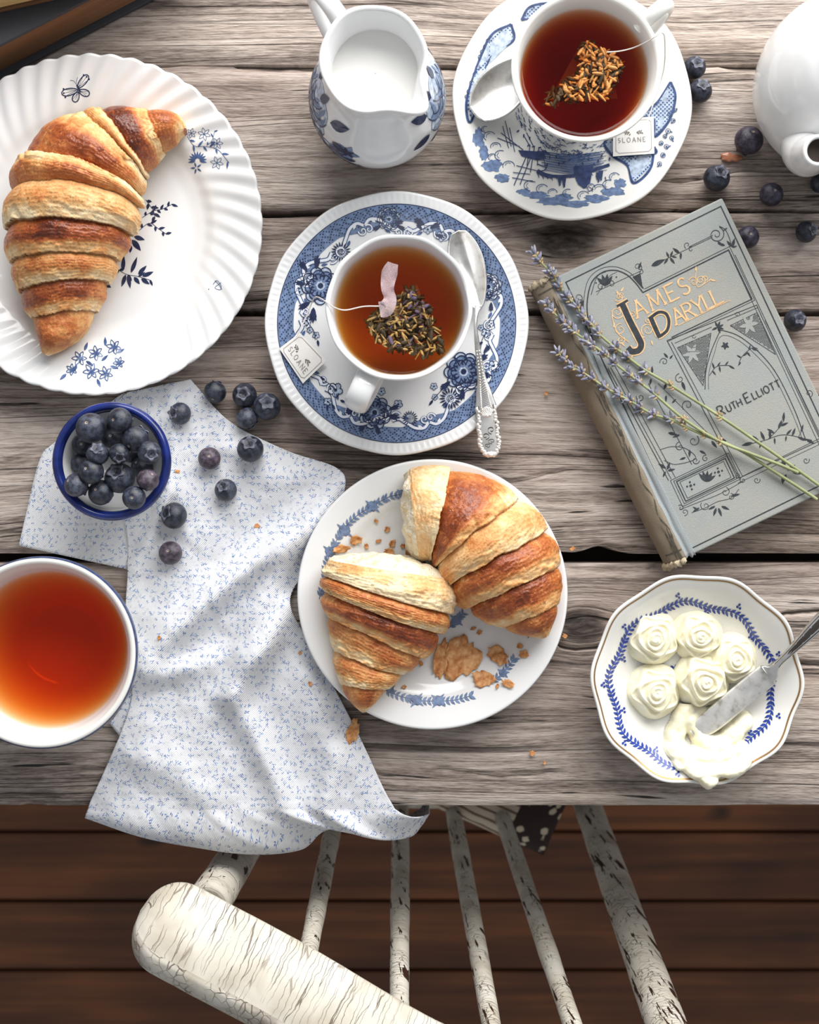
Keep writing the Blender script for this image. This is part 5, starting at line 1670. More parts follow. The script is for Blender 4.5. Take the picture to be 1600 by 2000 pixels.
napkin = obj('napkin', pos.reshape(-1, 3), grid_faces(pos.shape[0], nu)[:, ::-1], M_NAP, origin=(*W(430, 1200)[:2], TOP), uv=uvr.reshape(-1, 2))
tag(napkin, 'crumpled white cotton napkin with tiny blue sprigs, hanging over the table edge', 'napkin')
sm = napkin.modifiers.new('thickness', 'SOLIDIFY'); sm.thickness = 0.0006; sm.offset = -1
def flat_layer(poly, hfun, n=40):
    """a lower layer of the folded napkin; poly = left side then right side, row by row"""
    Lq, Rq = resample(catmull(poly[0], 12), n), resample(catmull(poly[1], 12), n)
    uu = np.linspace(0, 1, n)
    Gq = Lq[:, None] * (1 - uu)[None, :, None] + Rq[:, None] * uu[None, :, None]
    h = hfun(Gq[..., 0], Gq[..., 1])
    P = np.stack([(Gq[..., 0] - 800) * (CAMH - h) / FPX, (1000 - Gq[..., 1]) * (CAMH - h) / FPX, TOP + h], -1)
    o = obj('folded_layer', P.reshape(-1, 3), grid_faces(n, n)[:, ::-1], M_NAP, napkin, uv=Gq.reshape(-1, 2) / 3500 + .05, label='lower folded layer of the napkin')
    s_ = o.modifiers.new('thickness', 'SOLIDIFY'); s_.thickness = .0005; s_.offset = -1
flat_layer(([(240, 768), (110, 862), (78, 898), (52, 1000), (37, 1066)], [(300, 775), (330, 860), (325, 960), (300, 1060), (268, 1116)]),
           lambda x, y: .0008 + .0003 * (1 + fbm(x / 60, y / 60, 0, 5, 2)) + .0018 * np.exp(-((x - 45) / 25) ** 2) * sstep(950, 1060, y))
flat_layer(([(262, 1340), (235, 1385), (214, 1412)], [(300, 1360), (275, 1410), (236, 1440)]), lambda x, y: .0009 + 0 * x, 16)

# ------------------------------------------------------------------ blueberries
def mat_berry():
    t = NT('waxy_blueberry_skin')
    co = t.coord()
    r = t.math('MULTIPLY', t.rand(), 40.0)
    c2_ = t.vmath('ADD', co, t.comb(r, r, r))
    n1 = t.noise(c2_, 2.2, 4.0, 0.6); n2 = t.noise(c2_, 14.0, 3.0, 0.6)
    bloom = t.math('ADD', t.math('MULTIPLY', n1, 0.75), t.math('MULTIPLY', n2, 0.25))
    dark = t.mix(1.0, t.ocolor(), (0.10, 0.105, 0.15), 'MULTIPLY')
    lite = t.mix(1.0, t.ocolor(), (0.60, 0.68, 0.86), 'MULTIPLY')
    col = t.mix(t.rng(bloom, 0.44, 0.74), dark, lite)
    t.principled(Base_Color=col, Roughness=t.rng(bloom, 0.4, 0.7, 0.28, 0.55), Normal=t.bump(n2, 0.03, 0.15))
    return t.m
M_BERRY = mat_berry()
M_CALYX = plain('dry_blueberry_crown', srgb(98, 100, 114), 0.6, var=.3, scale=3)
M_SCAR = plain('blueberry_stem_scar', srgb(206, 186, 166), 0.7, var=.2, scale=6)
M_PIT = plain('blueberry_crown_pit', srgb(20, 17, 22), 0.8, var=.3, scale=4)
def berry_meshes():
    nth, nph = 36, 24
    ph = np.linspace(0.0, PI, nph); ph[0] = .02; ph[-1] = PI - .02
    PH, TH = np.meshgrid(ph, np.linspace(0, 2 * PI, nth, endpoint=False), indexing='ij')
    r = 1 - .20 * np.exp(-(PH / .26) ** 2) + .03 * np.exp(-((PH - .48) / .16) ** 2) - .10 * np.exp(-((PI - PH) / .16) ** 2)
    r = r * (1 + .012 * np.cos(5 * TH) * np.exp(-(PH / .6) ** 2))
    V = np.stack([r * np.sin(PH) * np.cos(TH), r * np.sin(PH) * np.sin(TH), .93 * r * np.cos(PH)], -1)
    body = bpy.data.meshes.new('berry_body')
    body.from_pydata(V.reshape(-1, 3).tolist(), [], grid_faces(nph, nth, False, True).tolist())
    # crown: ring with five flared points
    k = 40; a = np.linspace(0, 2 * PI, k, endpoint=False)
    star = .5 + .5 * np.cos(5 * a)
    rows = []
    for f, (rr, zz) in enumerate(((.20, .70), (.30, .80), (.38, .91))):
        rows.append(np.stack([rr * np.cos(a), rr * np.sin(a), np.full(k, zz)], -1))
    ro = .42 + .22 * star ** 1.3
    rows.append(np.stack([ro * np.cos(a), ro * np.sin(a), 0.93 + .03 * star], -1))
    ro2 = ro - .02
    rows.append(np.stack([ro2 * np.cos(a), ro2 * np.sin(a), .87 + .0 * star], -1))
    cal = bpy.data.meshes.new('berry_crown'); cal.from_pydata(np.array(rows).reshape(-1, 3).tolist(), [], grid_faces(5, k, False, True).tolist())
    pit = bpy.data.meshes.new('berry_pit')
    pr = np.array([(.002, .765), (.06, .78), (.10, .755), (.22, .745), (.30, .80)])
    Vp, Fp = lathe(pr, 20); pit.from_pydata(Vp.tolist(), [], Fp.tolist())
    scar = bpy.data.meshes.new('berry_scar')
    pr = np.array([(.002, -.842), (.06, -.842), (.085, -.866), (.15, -.872), (.20, -.86), (.215, -.83)])
    Vp, Fp = lathe(pr, 20); scar.from_pydata(Vp.tolist(), [], Fp.tolist())
    for m, mt in ((body, M_BERRY), (cal, M_CALYX), (pit, M_PIT), (scar, M_SCAR)):
        m.materials.append(mt)
        m.polygons.foreach_set('use_smooth', np.ones(len(m.polygons), bool))
    return body, cal, pit, scar
BM = berry_meshes()
def berry(px, py, rpx, dx, dy, base, label, tint=(.30, .32, .36), end='crown', group=None, hc=None, sq=1.0):
    """dx, dy: where the crown (or the stem scar) sits on the disc seen, in radii"""
    h = base
    r = WL(rpx, h + .006)
    zc = (h + r * .93) if hc is None else hc
    r = WL(rpx, zc)
    c_ = W(px, py, zc)
    e = bpy.data.objects.new('blueberry', None); COL.objects.link(e); e.empty_display_size = .005
    e.location = tuple(c_); e.scale = (r * sq, r, r)
    d = Vector((dx, -dy, math.sqrt(max(.02, 1 - dx * dx - dy * dy))))
    if end == 'scar': d = -d
    if end == 'none': d = Vector((dx, -dy, -.35))
    qd = d.normalized().to_track_quat('Z', 'Y') @ Matrix.Rotation(random.uniform(0, 6.28), 3, 'Z').to_quaternion()
    e.rotation_mode = 'QUATERNION'; e.rotation_quaternion = qd
    tag(e, label, 'blueberry', group)
    for nm, m in zip(('skin', 'crown', 'crown_pit', 'stem_scar'), BM):
        o = bpy.data.objects.new(nm, m); COL.objects.link(o); o.parent = e
        o.color = tuple(tint) + (1,)
    return e
DK, BL, RD, GR = (.13, .14, .16), (.19, .20, .23), (.34, .23, .25), (.28, .285, .31)
# on the table and the napkin, left
berry(420, 766, 22, .1, -.5, .0, 'dark blueberry at the napkin edge between large plate and berry cluster', DK, 'none')
berry(478, 772, 24, -.05, -.05, .0, 'blueberry with open star crown facing up, left of the cluster of three', DK)
berry(521, 794, 27, .14, -.25, .0, 'largest blueberry of the cluster of three near the middle saucer', BL)
berry(482, 816, 22, .5, .6, .0, 'dusty purple-grey blueberry, lowest of the cluster by the middle saucer', GR, 'none')
hN = lambda x, y: float(h_nap(x, y)) - .0003
berry(352, 808, 22, -.6, -.02, hN(352, 808), 'blueberry with crown turned left, topmost on the napkin', BL)
berry(489, 877, 26, 0, -.45, hN(489, 877), 'large dark blueberry at the right edge of the napkin', DK)
berry(409, 895, 22, .12, -.22, hN(409, 895), 'reddish blueberry with stem scar, centre of the loose napkin berries', RD, 'scar')
berry(441, 957, 22, -.2, -.35, hN(441, 957), 'blueberry with crown tipped up, below the reddish one on napkin', BL)
berry(340, 1007, 26, -.6, -.22, hN(340, 1007), 'large blueberry with crown turned left, just right of the blue-rimmed bowl', DK)
berry(333, 1080, 23, -.08, -.25, hN(333, 1080), 'pinkish blueberry with stem scar, lowest on the napkin', RD, 'scar')
# upper right
berry(1357, 132, 22, .1, -.15, .0, 'blueberry touching the harbour saucer, upper of the pair', DK)
berry(1368, 178, 23, .08, -.35, .0, 'blueberry touching the harbour saucer, lower of the pair', DK)
berry(1463, 274, 28, .12, -.45, .0, 'big reddish blueberry with stem scar beside the white teapot', (.24, .18, .21), 'scar')
berry(1400, 348, 26, .25, -.3, .0, 'blueberry with notched crown between harbour saucer and book corner', DK)
berry(1507, 380, 23, .1, -.2, .0, 'shiny purple blueberry below the teapot, right of book corner', (.20, .16, .20), 'scar')
berry(1461, 463, 22, .05, -.15, .0, 'purple blueberry peeking out from under the book edge', (.20, .16, .20), 'scar')
berry(1575, 453, 21, .5, -.05, .0, 'blueberry with brown crown at the right, above the gap', DK)
berry(1553, 626, 22, .2, -.05, .0, 'blueberry lying over the plank gap beside the book', DK)
berry(1602, 358, 19, .2, -.2, .0, 'dark blueberry half out of the frame below the teapot', DK)
# in the bowl: dropped one on another
IN = np.asarray(e_in, float)[::-1]
def bowl_floor(d, r):
    zs = np.linspace(.006, .06, 200)
    rad = smooth_interp(IN[:, 1], IN[:, 0], np.clip(zs, IN[0, 1], IN[-1, 1]))
    ok = None
    for zc in np.linspace(.006 + r * .93, .05, 120):
        dist = np.min(np.hypot(rad - d, zs - zc))
        inside = d < smooth_interp(IN[:, 1], IN[:, 0], min(zc, IN[-1, 1]))
        if dist >= r * .95 and inside: return zc
    return .05
inbowl = [ # px, py, r, dx, dy, end, tint, label
    (220, 852, 24, 0, 0, 'none', DK, 'nearly hidden black blueberry deep in the upper middle of the bowl'),
    (163, 868, 22, 0, 0, 'none', DK, 'blueberry deep in the bowl under the biggest berry at upper left'),
    (256, 884, 20, 0, 0, 'none', DK, 'half hidden blueberry deep in the middle right of the bowl'),
    (157, 905, 19, -.5, .2, 'none', BL, 'small grey-blue blueberry peeking out at the bowl\'s left'),
    (277, 912, 22, .2, .2, 'none', DK, 'half hidden blueberry at right between the crowned and reddish ones in bowl'),
    (149, 947, 24, .3, .2, 'none', GR, 'dusty blueberry resting against the bowl wall at lower left'),
    (197, 962, 25, .1, .1, 'none', DK, 'dark blueberry at the bottom front of the bowl, left of centre'),
    (262, 972, 23, .0, .0, 'none', BL, 'dusty blueberry at the bottom front of the bowl, right of centre'),
    (234, 821, 25, .15, .0, 'none', DK, 'dark blueberry at the bowl\'s back, under the top of the blue rim'),
    (264, 858, 27, .2, -.3, 'none', DK, 'shiny black blueberry at the bowl\'s upper right'),
    (292, 884, 23, .35, .2, 'crown', BL, 'blueberry with crown facing right, against the bowl\'s right wall'),
    (289, 937, 22, -.3, .3, 'none', RD, 'reddish oval blueberry at the bowl\'s lower right'),
    (178, 921, 25, .1, .1, 'none', DK, 'black glossy blueberry left of the big crowned one in bowl'),
    (178, 836, 30, -.12, -.35, 'scar', BL, 'biggest dusty blueberry with pale stem scar at the bowl\'s upper left'),
    (191, 887, 22, .05, -.55, 'crown', BL, 'blueberry with crown at its top edge, left of the bowl\'s middle'),
    (233, 886, 20, .2, .5, 'crown', DK, 'small black blueberry with crown at lower edge, middle of the bowl'),
    (234, 934, 30, -.1, -.45, 'crown', BL, 'biggest crowned blueberry on top at the front of the bowl'),
]
placed = []
for (x, y, r, dx, dy, end, tint, lab) in inbowl:
    zc = .015
    for it in range(12):
        rw = WL(r, zc); p = W(x, y, zc)
        d = math.hypot(p[0] - c6[0], p[1] - c6[1])
        z = bowl_floor(d, rw)
        for (q, rq) in placed:
            dd = math.hypot(p[0] - q[0], p[1] - q[1]); R_ = (rw + rq) * .90
            if dd < R_: z = max(z, q[2] + math.sqrt(R_ * R_ - dd * dd) * .93)
        z = min(z, .050)
        zc = .5 * zc + .5 * z
    placed.append((np.array([p[0], p[1], zc]), rw))
    berry(x, y, r, dx, dy, 0, lab, tint, end, 'blueberries in the blue-rimmed bowl', hc=zc)
# ------------------------------------------------------------------ butter roses
def mat_butter():
    t = NT('soft_pale_butter')
    n1 = t.noise(t.coord(), 220.0, 3.0)
    nd = t.principled(Base_Color=t.mix(t.rng(n1, .35, .65), srgb(250, 241, 208), srgb(253, 247, 224)), Roughness=0.38, Normal=t.bump(n1, .0008, .5))
    nd.inputs['Subsurface Weight'].default_value = 0.25
    nd.inputs['Subsurface Radius'].default_value = (1.0, .8, .45)
    nd.inputs['Subsurface Scale'].default_value = 0.0015
    return t.m
M_BUTTER = mat_butter()
def butter_rose(px, py, rpx, rot, label, seed, hgt=.017, tilt=(0, 0)):
    c0 = W(px, py, .015); b0 = float(surf5(np.array([c0[0]]), np.array([c0[1]]))[0])
    c0 = W(px, py, b0 + hgt * .5); R = WL(rpx, b0 + .008)
    nr_, nt_ = 70, 140
    rho = np.linspace(0, 1, nr_); th = np.linspace(0, 2 * PI, nt_, endpoint=False)
    RH, TH = np.meshgrid(rho, th, indexing='ij')
    A = TH + rot
    outer = 1 + .045 * np.abs(np.cos(2.5 * A)) + .025 * np.cos(3 * A + seed)
    h = .44 * (1 - RH ** 3.2) ** .55
    def petal_ring(rad, k, ph, height, soft, lean):
        e = rad * (1 + .09 * np.cos(k * A + ph) + .02 * np.cos(2 * k * A + ph * 2))
        s = 1 - sstep(e - soft, e + soft * .4, RH)
        lip = np.exp(-((RH - e + soft) / (soft * .9)) ** 2)
        return height * s * (1 - lean) + height * lean * lip * 1.1
    h = h + petal_ring(.82, 5, seed * 1.3, .20, .075, .35) + petal_ring(.60, 3, seed * 2.1 + 1, .19, .07, .45) + petal_ring(.39, 2, seed + 2, .15, .065, .5)
    spi = np.sin(A + RH * 26 + seed)
    h = h + .10 * (1 - sstep(.18, .24, RH)) + .015 * spi * (1 - sstep(.25, .36, RH))
    h = h + .02 * fbm(np.cos(TH) * RH * 4 + seed, np.sin(TH) * RH * 4, 0, seed)
    X = c0[0] + R * RH * outer * np.cos(TH); Y = c0[1] + R * RH * outer * np.sin(TH)
    Zt = TOP + b0 + .0006 + hgt * h + (X - c0[0]) * tilt[0] + (Y - c0[1]) * tilt[1]
    top = np.stack([X, Y, np.maximum(Zt, TOP + b0 + .0004)], -1)
    bot = np.stack([X[-1], Y[-1], np.full(nt_, TOP + b0 + .0003)], -1)
    ctr = np.stack([np.full(nt_, c0[0]), np.full(nt_, c0[1]), np.full(nt_, TOP + b0 + .0003)], -1)
    V = np.concatenate([top, bot[None], ctr[None]], 0)
    o = obj('butter_rose', V.reshape(-1, 3), grid_faces(nr_ + 2, nt_, False, True), M_BUTTER, origin=(c0[0], c0[1], TOP + b0))
    tag(o, label, 'butter', 'butter roses in the wavy dish')
    return o
butter_rose(1278, 1247, 54, .2, 'butter rose at the upper left of the group in the dish', 1)
butter_rose(1366, 1243, 50, 1.2, 'butter rose at the top of the group in the dish, right of the first', 2)
butter_rose(1436, 1288, 50, 2.1, 'butter rose nearest the knife handle in the dish', 3)
butter_rose(1376, 1331, 55, .7, 'butter rose in the middle of the group touching the knife blade', 4, .021)
butter_rose(1281, 1352, 54, 1.7, 'butter rose at the lower left of the group in the dish', 5)

# smeared butter below the knife
def butter_smear():
    xs = np.arange(1292, 1472, 1.6); ys = np.arange(1372, 1545, 1.6)
    X, Y = np.meshgrid(xs, ys, indexing='ij')
    strokes = [([(1340, 1385), (1322, 1420), (1318, 1450), (1345, 1488), (1385, 1520)], 19, .0085),
               ([(1318, 1432), (1312, 1455), (1330, 1490)], 15, .006),
               ([(1345, 1405), (1372, 1440), (1395, 1452), (1430, 1430), (1448, 1408)], 20, .0090),
               ([(1355, 1470), (1390, 1475), (1425, 1465), (1446, 1462)], 17, .0085),
               ([(1360, 1505), (1400, 1500), (1440, 1495), (1450, 1470)], 19, .0095),
               ([(1372, 1515), (1383, 1532)], 11, .006),
               ([(1345, 1380), (1375, 1400), (1410, 1400)], 22, .0055)]
    h = np.full(X.shape, -.002)
    for k, (pts, wd, amp) in enumerate(strokes):
        P = catmull(pts, 8)
        for i in range(len(P) - 1):
            d, t = seg_d(X, Y, P[i], P[i + 1])
            w2 = wd * (1 + .12 * math.sin(i * .8 + k))
            q = amp * np.sqrt(np.clip(1 - (d / w2) ** 2, 0, 1)) - .0012 * (d > w2)
            h = np.maximum(h, q)
    h = h + .0010 * fbm(X / 14, Y / 14, 0, 3, 3) * (h > 0)
    ker = np.array([.25, .5, .25])
    for _ in range(2):
        h = np.apply_along_axis(lambda m: np.convolve(np.pad(m, 1, mode='edge'), ker, 'valid'), 0, h)
        h = np.apply_along_axis(lambda m: np.convolve(np.pad(m, 1, mode='edge'), ker, 'valid'), 1, h)
    Pw, _ = px_map(surf5)(np.stack([X.ravel(), Y.ravel()], -1))
    Z = Pw[:, 2] + h.ravel()
    V = np.stack([Pw[:, 0], Pw[:, 1], Z], -1)
    Fq = grid_faces(len(xs), len(ys))
    keep = (h.ravel()[Fq] > -.0006).all(1)
    Fq = Fq[keep]
    used, inv = np.unique(Fq, return_inverse=True)
    o = obj('butter_smear', V[used], inv.reshape(-1, 4)[:, ::-1], M_BUTTER, origin=W(1385, 1455, .01))
    tag(o, 'soft smeared swirl of butter under the knife tip at the dish rim', 'butter')
butter_smear()

# ------------------------------------------------------------------ butter knife
def mat_silver(name, scale=90.0, rough=.2):
    t = NT(name)
    n1 = t.noise(t.coord(), scale, 4.0, .6); n2 = t.noise(t.coord(), 60.0, 2.0)
    col = t.ramp(n1, [(.28, srgb(190, 184, 176)), (.45, srgb(232, 230, 226)), (.7, srgb(246, 245, 243))])
    t.principled(Base_Color=col, Metallic=1.0, Roughness=t.rng(n2, .3, .7, rough, rough + .16))
    return t.m
M_SILV = mat_silver('old_polished_silver'); M_SILV2 = mat_silver('worn_scratched_silver', 200.0, .46)
K7 = lambda cx, cy: (1120 + cx / 3.3333, 1080 + cy / 3.3333)
def slab_from_rows(name, parent, rows, thick, mat, hfun, label=None, nt_=13, dome=0.0):
    """rows: [(centre px, centre py, half width px, height)] along a piece of cutlery; widths lie across the direction"""
    P = catmull(np.array(rows, float), 8)
    T = np.gradient(P[:, :2], axis=0); T /= np.linalg.norm(T, axis=1)[:, None]
    N = np.stack([-T[:, 1], T[:, 0]], -1)
    t = np.linspace(-1, 1, nt_)
    px = P[:, 0][:, None] + N[:, 0][:, None] * P[:, 2][:, None] * t; py = P[:, 1][:, None] + N[:, 1][:, None] * P[:, 2][:, None] * t
    z = P[:, 3][:, None] + hfun(P, t) + dome * (1 - t ** 2)
    k = (CAMH - z) / FPX
    A = np.stack([(px - 800) * k, (1000 - py) * k, TOP + z], -1)
    B = A.copy(); B[..., 2] -= thick
    n, m = A.shape[:2]
    ring = np.concatenate([A, B[:, ::-1]], 1)
    F = grid_faces(n, 2 * m, False, True).tolist()
    F.append(tuple(range(2 * m))[::-1]); F.append(tuple((n - 1) * 2 * m + j for j in range(2 * m)))
    o = obj(name, ring.reshape(-1, 3), F, mat, parent, label=label)
    return o, A
knife = thing('butter_knife', 'small silver butter knife with engraved handle resting in the butter dish', 'knife', W(1440, 1350, .02))
kz = lambda a: .0185 + .0115 * a
rows = [(*K7(770, 1175), 6, .0140), (*K7(815, 1150), 17, .0150), (*K7(900, 1095), 22, .0162), (*K7(1050, 970), 23, .0185), (*K7(1190, 855), 23.5, .0210), (*K7(1272, 790), 23, .0225)]
slab_from_rows('blade', knife, rows, .0009, M_SILV2, lambda P, t: -.0006 * np.abs(t) ** 3)
rows = [(*K7(1266, 795), 21, .0232), (*K7(1288, 778), 17, .0240), (*K7(1310, 752), 9.5, .0250), (*K7(1345, 712), 6.6, .0265), (*K7(1420, 640), 7.5, .0295), (*K7(1500, 560), 11, .033), (*K7(1580, 480), 14, .036), (*K7(1680, 385), 16, .0395), (*K7(1800, 275), 16.5, .043), (*K7(1900, 185), 12, .0455)]
ho, HA = slab_from_rows('handle', knife, rows, .0024, M_SILV, lambda P, t: 0 * P[:, :1] + 0 * t, dome=.0012)
def strip_map(A):
    """print / relief drawn in (s, t) on a grid of surface points A"""
    n, m = A.shape[:2]
    du = np.gradient(A, axis=0); dv = np.gradient(A, axis=1); NN = np.cross(du, dv); NN /= np.linalg.norm(NN, axis=2)[..., None] + 1e-12
    NN = np.where(NN[..., 2:] < 0, -NN, NN)
    def f(xy):
        s = np.clip(xy[:, 0], 0, 1) * (n - 1); t = (np.clip(xy[:, 1], -1, 1) + 1) / 2 * (m - 1)
        i = np.minimum(s.astype(int), n - 2); j = np.minimum(t.astype(int), m - 2)
        a, b = (s - i)[:, None], (t - j)[:, None]
        g = lambda Q: Q[i, j] * (1 - a) * (1 - b) + Q[i + 1, j] * a * (1 - b) + Q[i, j + 1] * (1 - a) * b + Q[i + 1, j + 1] * a * b
        return g(A), g(NN)
    return f
M_ENGR = plain('tarnish_in_engraving', srgb(92, 86, 82), .4, .8)
pe = Pen(strip_map(HA), .00015)
for sg in (-1, 1):
    pe.stroke(np.stack([np.linspace(.28, 1, 40), np.full(40, sg * .72)], -1), .10)
for k in range(14):
    s0 = .45 + k * .036
    q = np.linspace(0, 1, 8)
    pe.stroke(np.stack([s0 + .035 * q, .45 * np.sin(q * PI) * (1 if k % 2 else -1)], -1), .08, .02)
    pe.stroke(np.stack([s0 + .02 * q, .35 * (1 - q) * (-1 if k % 2 else 1)], -1), .07, .02)
pe.build('engraving', M_ENGR, knife)

# ------------------------------------------------------------------ silver teaspoons
K4 = lambda cx, cy: (500 + cx / 2.857, 360 + cy / 2.857)
def spoon_bowl(parent, tip, neck, hw, hrim, depth, mat, tilt=0.0):
    """oval bowl between two pixels, concave side up"""
    tip, neck = np.array(tip, float), np.array(neck, float)
    n, m = 40, 25
    s = np.linspace(0, 1, n); t = np.linspace(-1, 1, m)
    w = hw * np.sin(PI * np.clip(s * .94 + .03, 0, 1) ** .85) ** .62
    w[0], w[-1] = hw * .02, hw * .20
    ax = tip + (neck - tip) * s[:, None]
    d = (neck - tip) / np.linalg.norm(neck - tip); nn = np.array([-d[1], d[0]])
    px = ax[:, 0][:, None] + nn[0] * w[:, None] * t; py = ax[:, 1][:, None] + nn[1] * w[:, None] * t
    prof = (np.sin(PI * s) ** .7)[:, None] * (1 - t[None] ** 2)
    z = hrim - depth * prof + tilt * (s[:, None] - .5)
    k = (CAMH - z) / FPX
    A = np.stack([(px - 800) * k, (1000 - py) * k, TOP + z], -1)
    o = obj('spoon_bowl', A.reshape(-1, 3), grid_faces(n, m), mat, parent)
    sm_ = o.modifiers.new('thickness', 'SOLIDIFY'); sm_.thickness = .0010; sm_.offset = 0
    return o
sp1 = thing('teaspoon', 'ornate silver teaspoon lying along the right side of the middle saucer', 'spoon', W(940, 650, .0135))
spoon_bowl(sp1, K4(1128, 258), K4(1243, 692), 34, .0195, .0050, M_SILV)
rows = [(*K4(1241, 680), 7, .0196), (*K4(1232, 720), 4.2, .0205), (*K4(1226, 790), 3.6, .0212), (*K4(1236, 900), 5.2, .0208), (*K4(1250, 1000), 6.4, .0202), (*K4(1262, 1090), 9, .0200), (*K4(1272, 1160), 15, .0200), (*K4(1278, 1200), 17.5, .0200), (*K4(1284, 1245), 21, .0200), (*K4(1290, 1300), 20, .0200), (*K4(1295, 1345), 23, .0200), (*K4(1300, 1400), 21.5, .0200), (*K4(1304, 1440), 24, .0200), (*K4(1308, 1475), 20, .0200), (*K4(1311, 1502), 13, .0200), (*K4(1312, 1516), 5, .0200)]
ho, HA1 = slab_from_rows('handle', sp1, rows, .0018, M_SILV, lambda P, t: 0 * P[:, :1] + 0 * t, dome=.0006)
def beads(parent, pts, rad, mat, name):
    """raised beads of a chased ornament, all on one handle"""
    Vs, Fs = [], []
    a = np.linspace(0, 2 * PI, 8, endpoint=False)
    b = 0
    for (p, r) in pts:
        rows_ = []
        for ph in (.0, .55, 1.05, 1.5):
            rows_.append(p + np.stack([r * math.cos(ph) * np.cos(a), r * math.cos(ph) * np.sin(a), np.full(8, r * .8 * math.sin(ph))], -1))
        V = np.array(rows_).reshape(-1, 3)
        Vs.append(V); Fs += [tuple(i + b for i in f) for f in grid_faces(4, 8, False, True).tolist()]
        b += len(V)
    return obj(name, np.vstack(Vs), Fs, mat, parent, kind='stuff')
fm = strip_map(HA1)
bp = []
for k in range(26):
    s_ = .22 + k * .0125
    for t_ in (-.45, .45): bp.append((s_, t_, .0006))
for k in range(60):
    s_ = .53 + k * .0078
    for t_ in (-.93, .93):
        bp.append((s_, t_ * (.86 + .08 * math.sin(k * 1.3)), .0006 + .0006 * math.sin(k * 1.1) ** 2))
for k in range(40):
    a = k * 2.4; r_ = .018 * math.sqrt(k / 40)
    bp.append((.565 + r_ * 1.5 * math.cos(a), .55 * math.sin(a) * math.sqrt(k / 40), .0009))
for k in range(46):
    a = k * 2.4; q = math.sqrt(k / 46)
    bp.append((.955 + .030 * q * math.cos(a), .8 * q * math.sin(a), .0010))
xy = np.array([(a, b) for a, b, _ in bp]); Pw, _ = fm(xy)
beads(sp1, [(Pw[i], bp[i][2]) for i in range(len(bp))], 0, M_SILV2, 'chased_ornament')
pe = Pen(fm, .00012)
for s0, t0, r_, tn in ((.70, -.25, .026, 1.2), (.74, .3, .028, -1.2), (.79, -.2, .026, 1.3), (.83, .25, .022, -1.2)):
    q = np.linspace(0, 1, 24); a = tn * 2 * PI * q; rr = r_ * (1 - .8 * q)
    pe.stroke(np.stack([s0 + rr * np.cos(a), t0 + rr * 14 * np.sin(a)], -1), .008)
for k in range(30):
    s0 = .54 + .44 * k / 30
    for sg in (-1, 1):
        q = np.linspace(0, 1, 6)
        pe.stroke(np.stack([s0 + .012 * q, sg * (.66 + .14 * np.sin(q * PI))], -1), .05, .02)
for k in range(22):
    s0 = .23 + .30 * k / 22
    pe.stroke(np.stack([s0 + .006 * np.linspace(-1, 1, 5), .3 * np.linspace(-1, 1, 5)], -1), .003)
pe.build('engraving', M_ENGR, sp1)

sp2 = thing('teaspoon', 'plain silver teaspoon half hidden behind the cup on the harbour saucer', 'spoon', W(975, 165, .014))
K3_ = K3
spoon_bowl(sp2, K3_(205, 668), K3_(520, 345), 46, .0215, .0050, M_SILV, .002)
rows = [(*K3_(512, 352), 9, .0222), (*K3_(545, 310), 5, .0228), (*K3_(600, 235), 4.5, .0232), (*K3_(680, 130), 5.5, .0230), (*K3_(760, 25), 8, .0225), (*K3_(840, -80), 11, .0222), (*K3_(880, -135), 8, .0222)]
slab_from_rows('handle', sp2, rows, .0016, M_SILV, lambda P, t: 0 * P[:, :1] + 0 * t, dome=.0006)
# ------------------------------------------------------------------ old cloth-bound book
def mat_bookcloth(name, base, worn, stain=.5):
    t = NT(name)
    co = t.coord()
    x, y, z = t.sep(co)
    n1 = t.noise(co, 28.0, 4.0, .6); n2 = t.noise(co, 1500.0, 2.0); n3 = t.noise(co, 160.0, 3.0)
    weave = t.math('MULTIPLY', t.math('SINE', t.math('MULTIPLY', t.math('ADD', t.math('MULTIPLY', x, .9), t.math('MULTIPLY', y, .43)), 14000.0)), .18)
    c = t.mix(t.rng(n1, .42, .68, 0, stain), base, worn)
    c = t.mix(t.rng(n2, .3, .7, 0, .22), c, tuple(v * .62 for v in base))
    c = t.mix(t.rng(n3, .62, .8, 0, .35), c, worn)
    t.principled(Base_Color=c, Roughness=.78, Normal=t.bump(t.math('ADD', n2, weave), .00025, .6))
    return t.m
M_COVER = mat_bookcloth('grey_blue_book_cloth', srgb(156, 160, 158), srgb(170, 165, 152), .6)
M_SPINE = mat_bookcloth('faded_brown_spine_cloth', srgb(140, 128, 110), srgb(112, 98, 80), .6)
M_JOINT = mat_bookcloth('pale_blue_joint_cloth', srgb(158, 165, 168), srgb(152, 150, 140), .5)
def mat_pages(name, c0, c1):
    t = NT(name)
    x, y, z = t.sep(t.coord())
    n = t.noise(t.comb(t.math('MULTIPLY', x, 6.0), t.math('MULTIPLY', y, 6.0), t.math('MULTIPLY', z, 2200.0)), 1.0, 2.0)
    t.principled(Base_Color=t.mix(t.rng(n, .35, .65), c0, c1), Roughness=.75, Normal=t.bump(n, .0006, .6))
    return t.m
M_PAGES = mat_pages('aged_page_edges', srgb(176, 152, 116), srgb(214, 196, 164))
INK_BLACK = ink('black_stamped_cover_ink', (58, 62, 66), .2)
INK_GILT = ink('gilt_stamped_lettering', (222, 184, 138), .12)

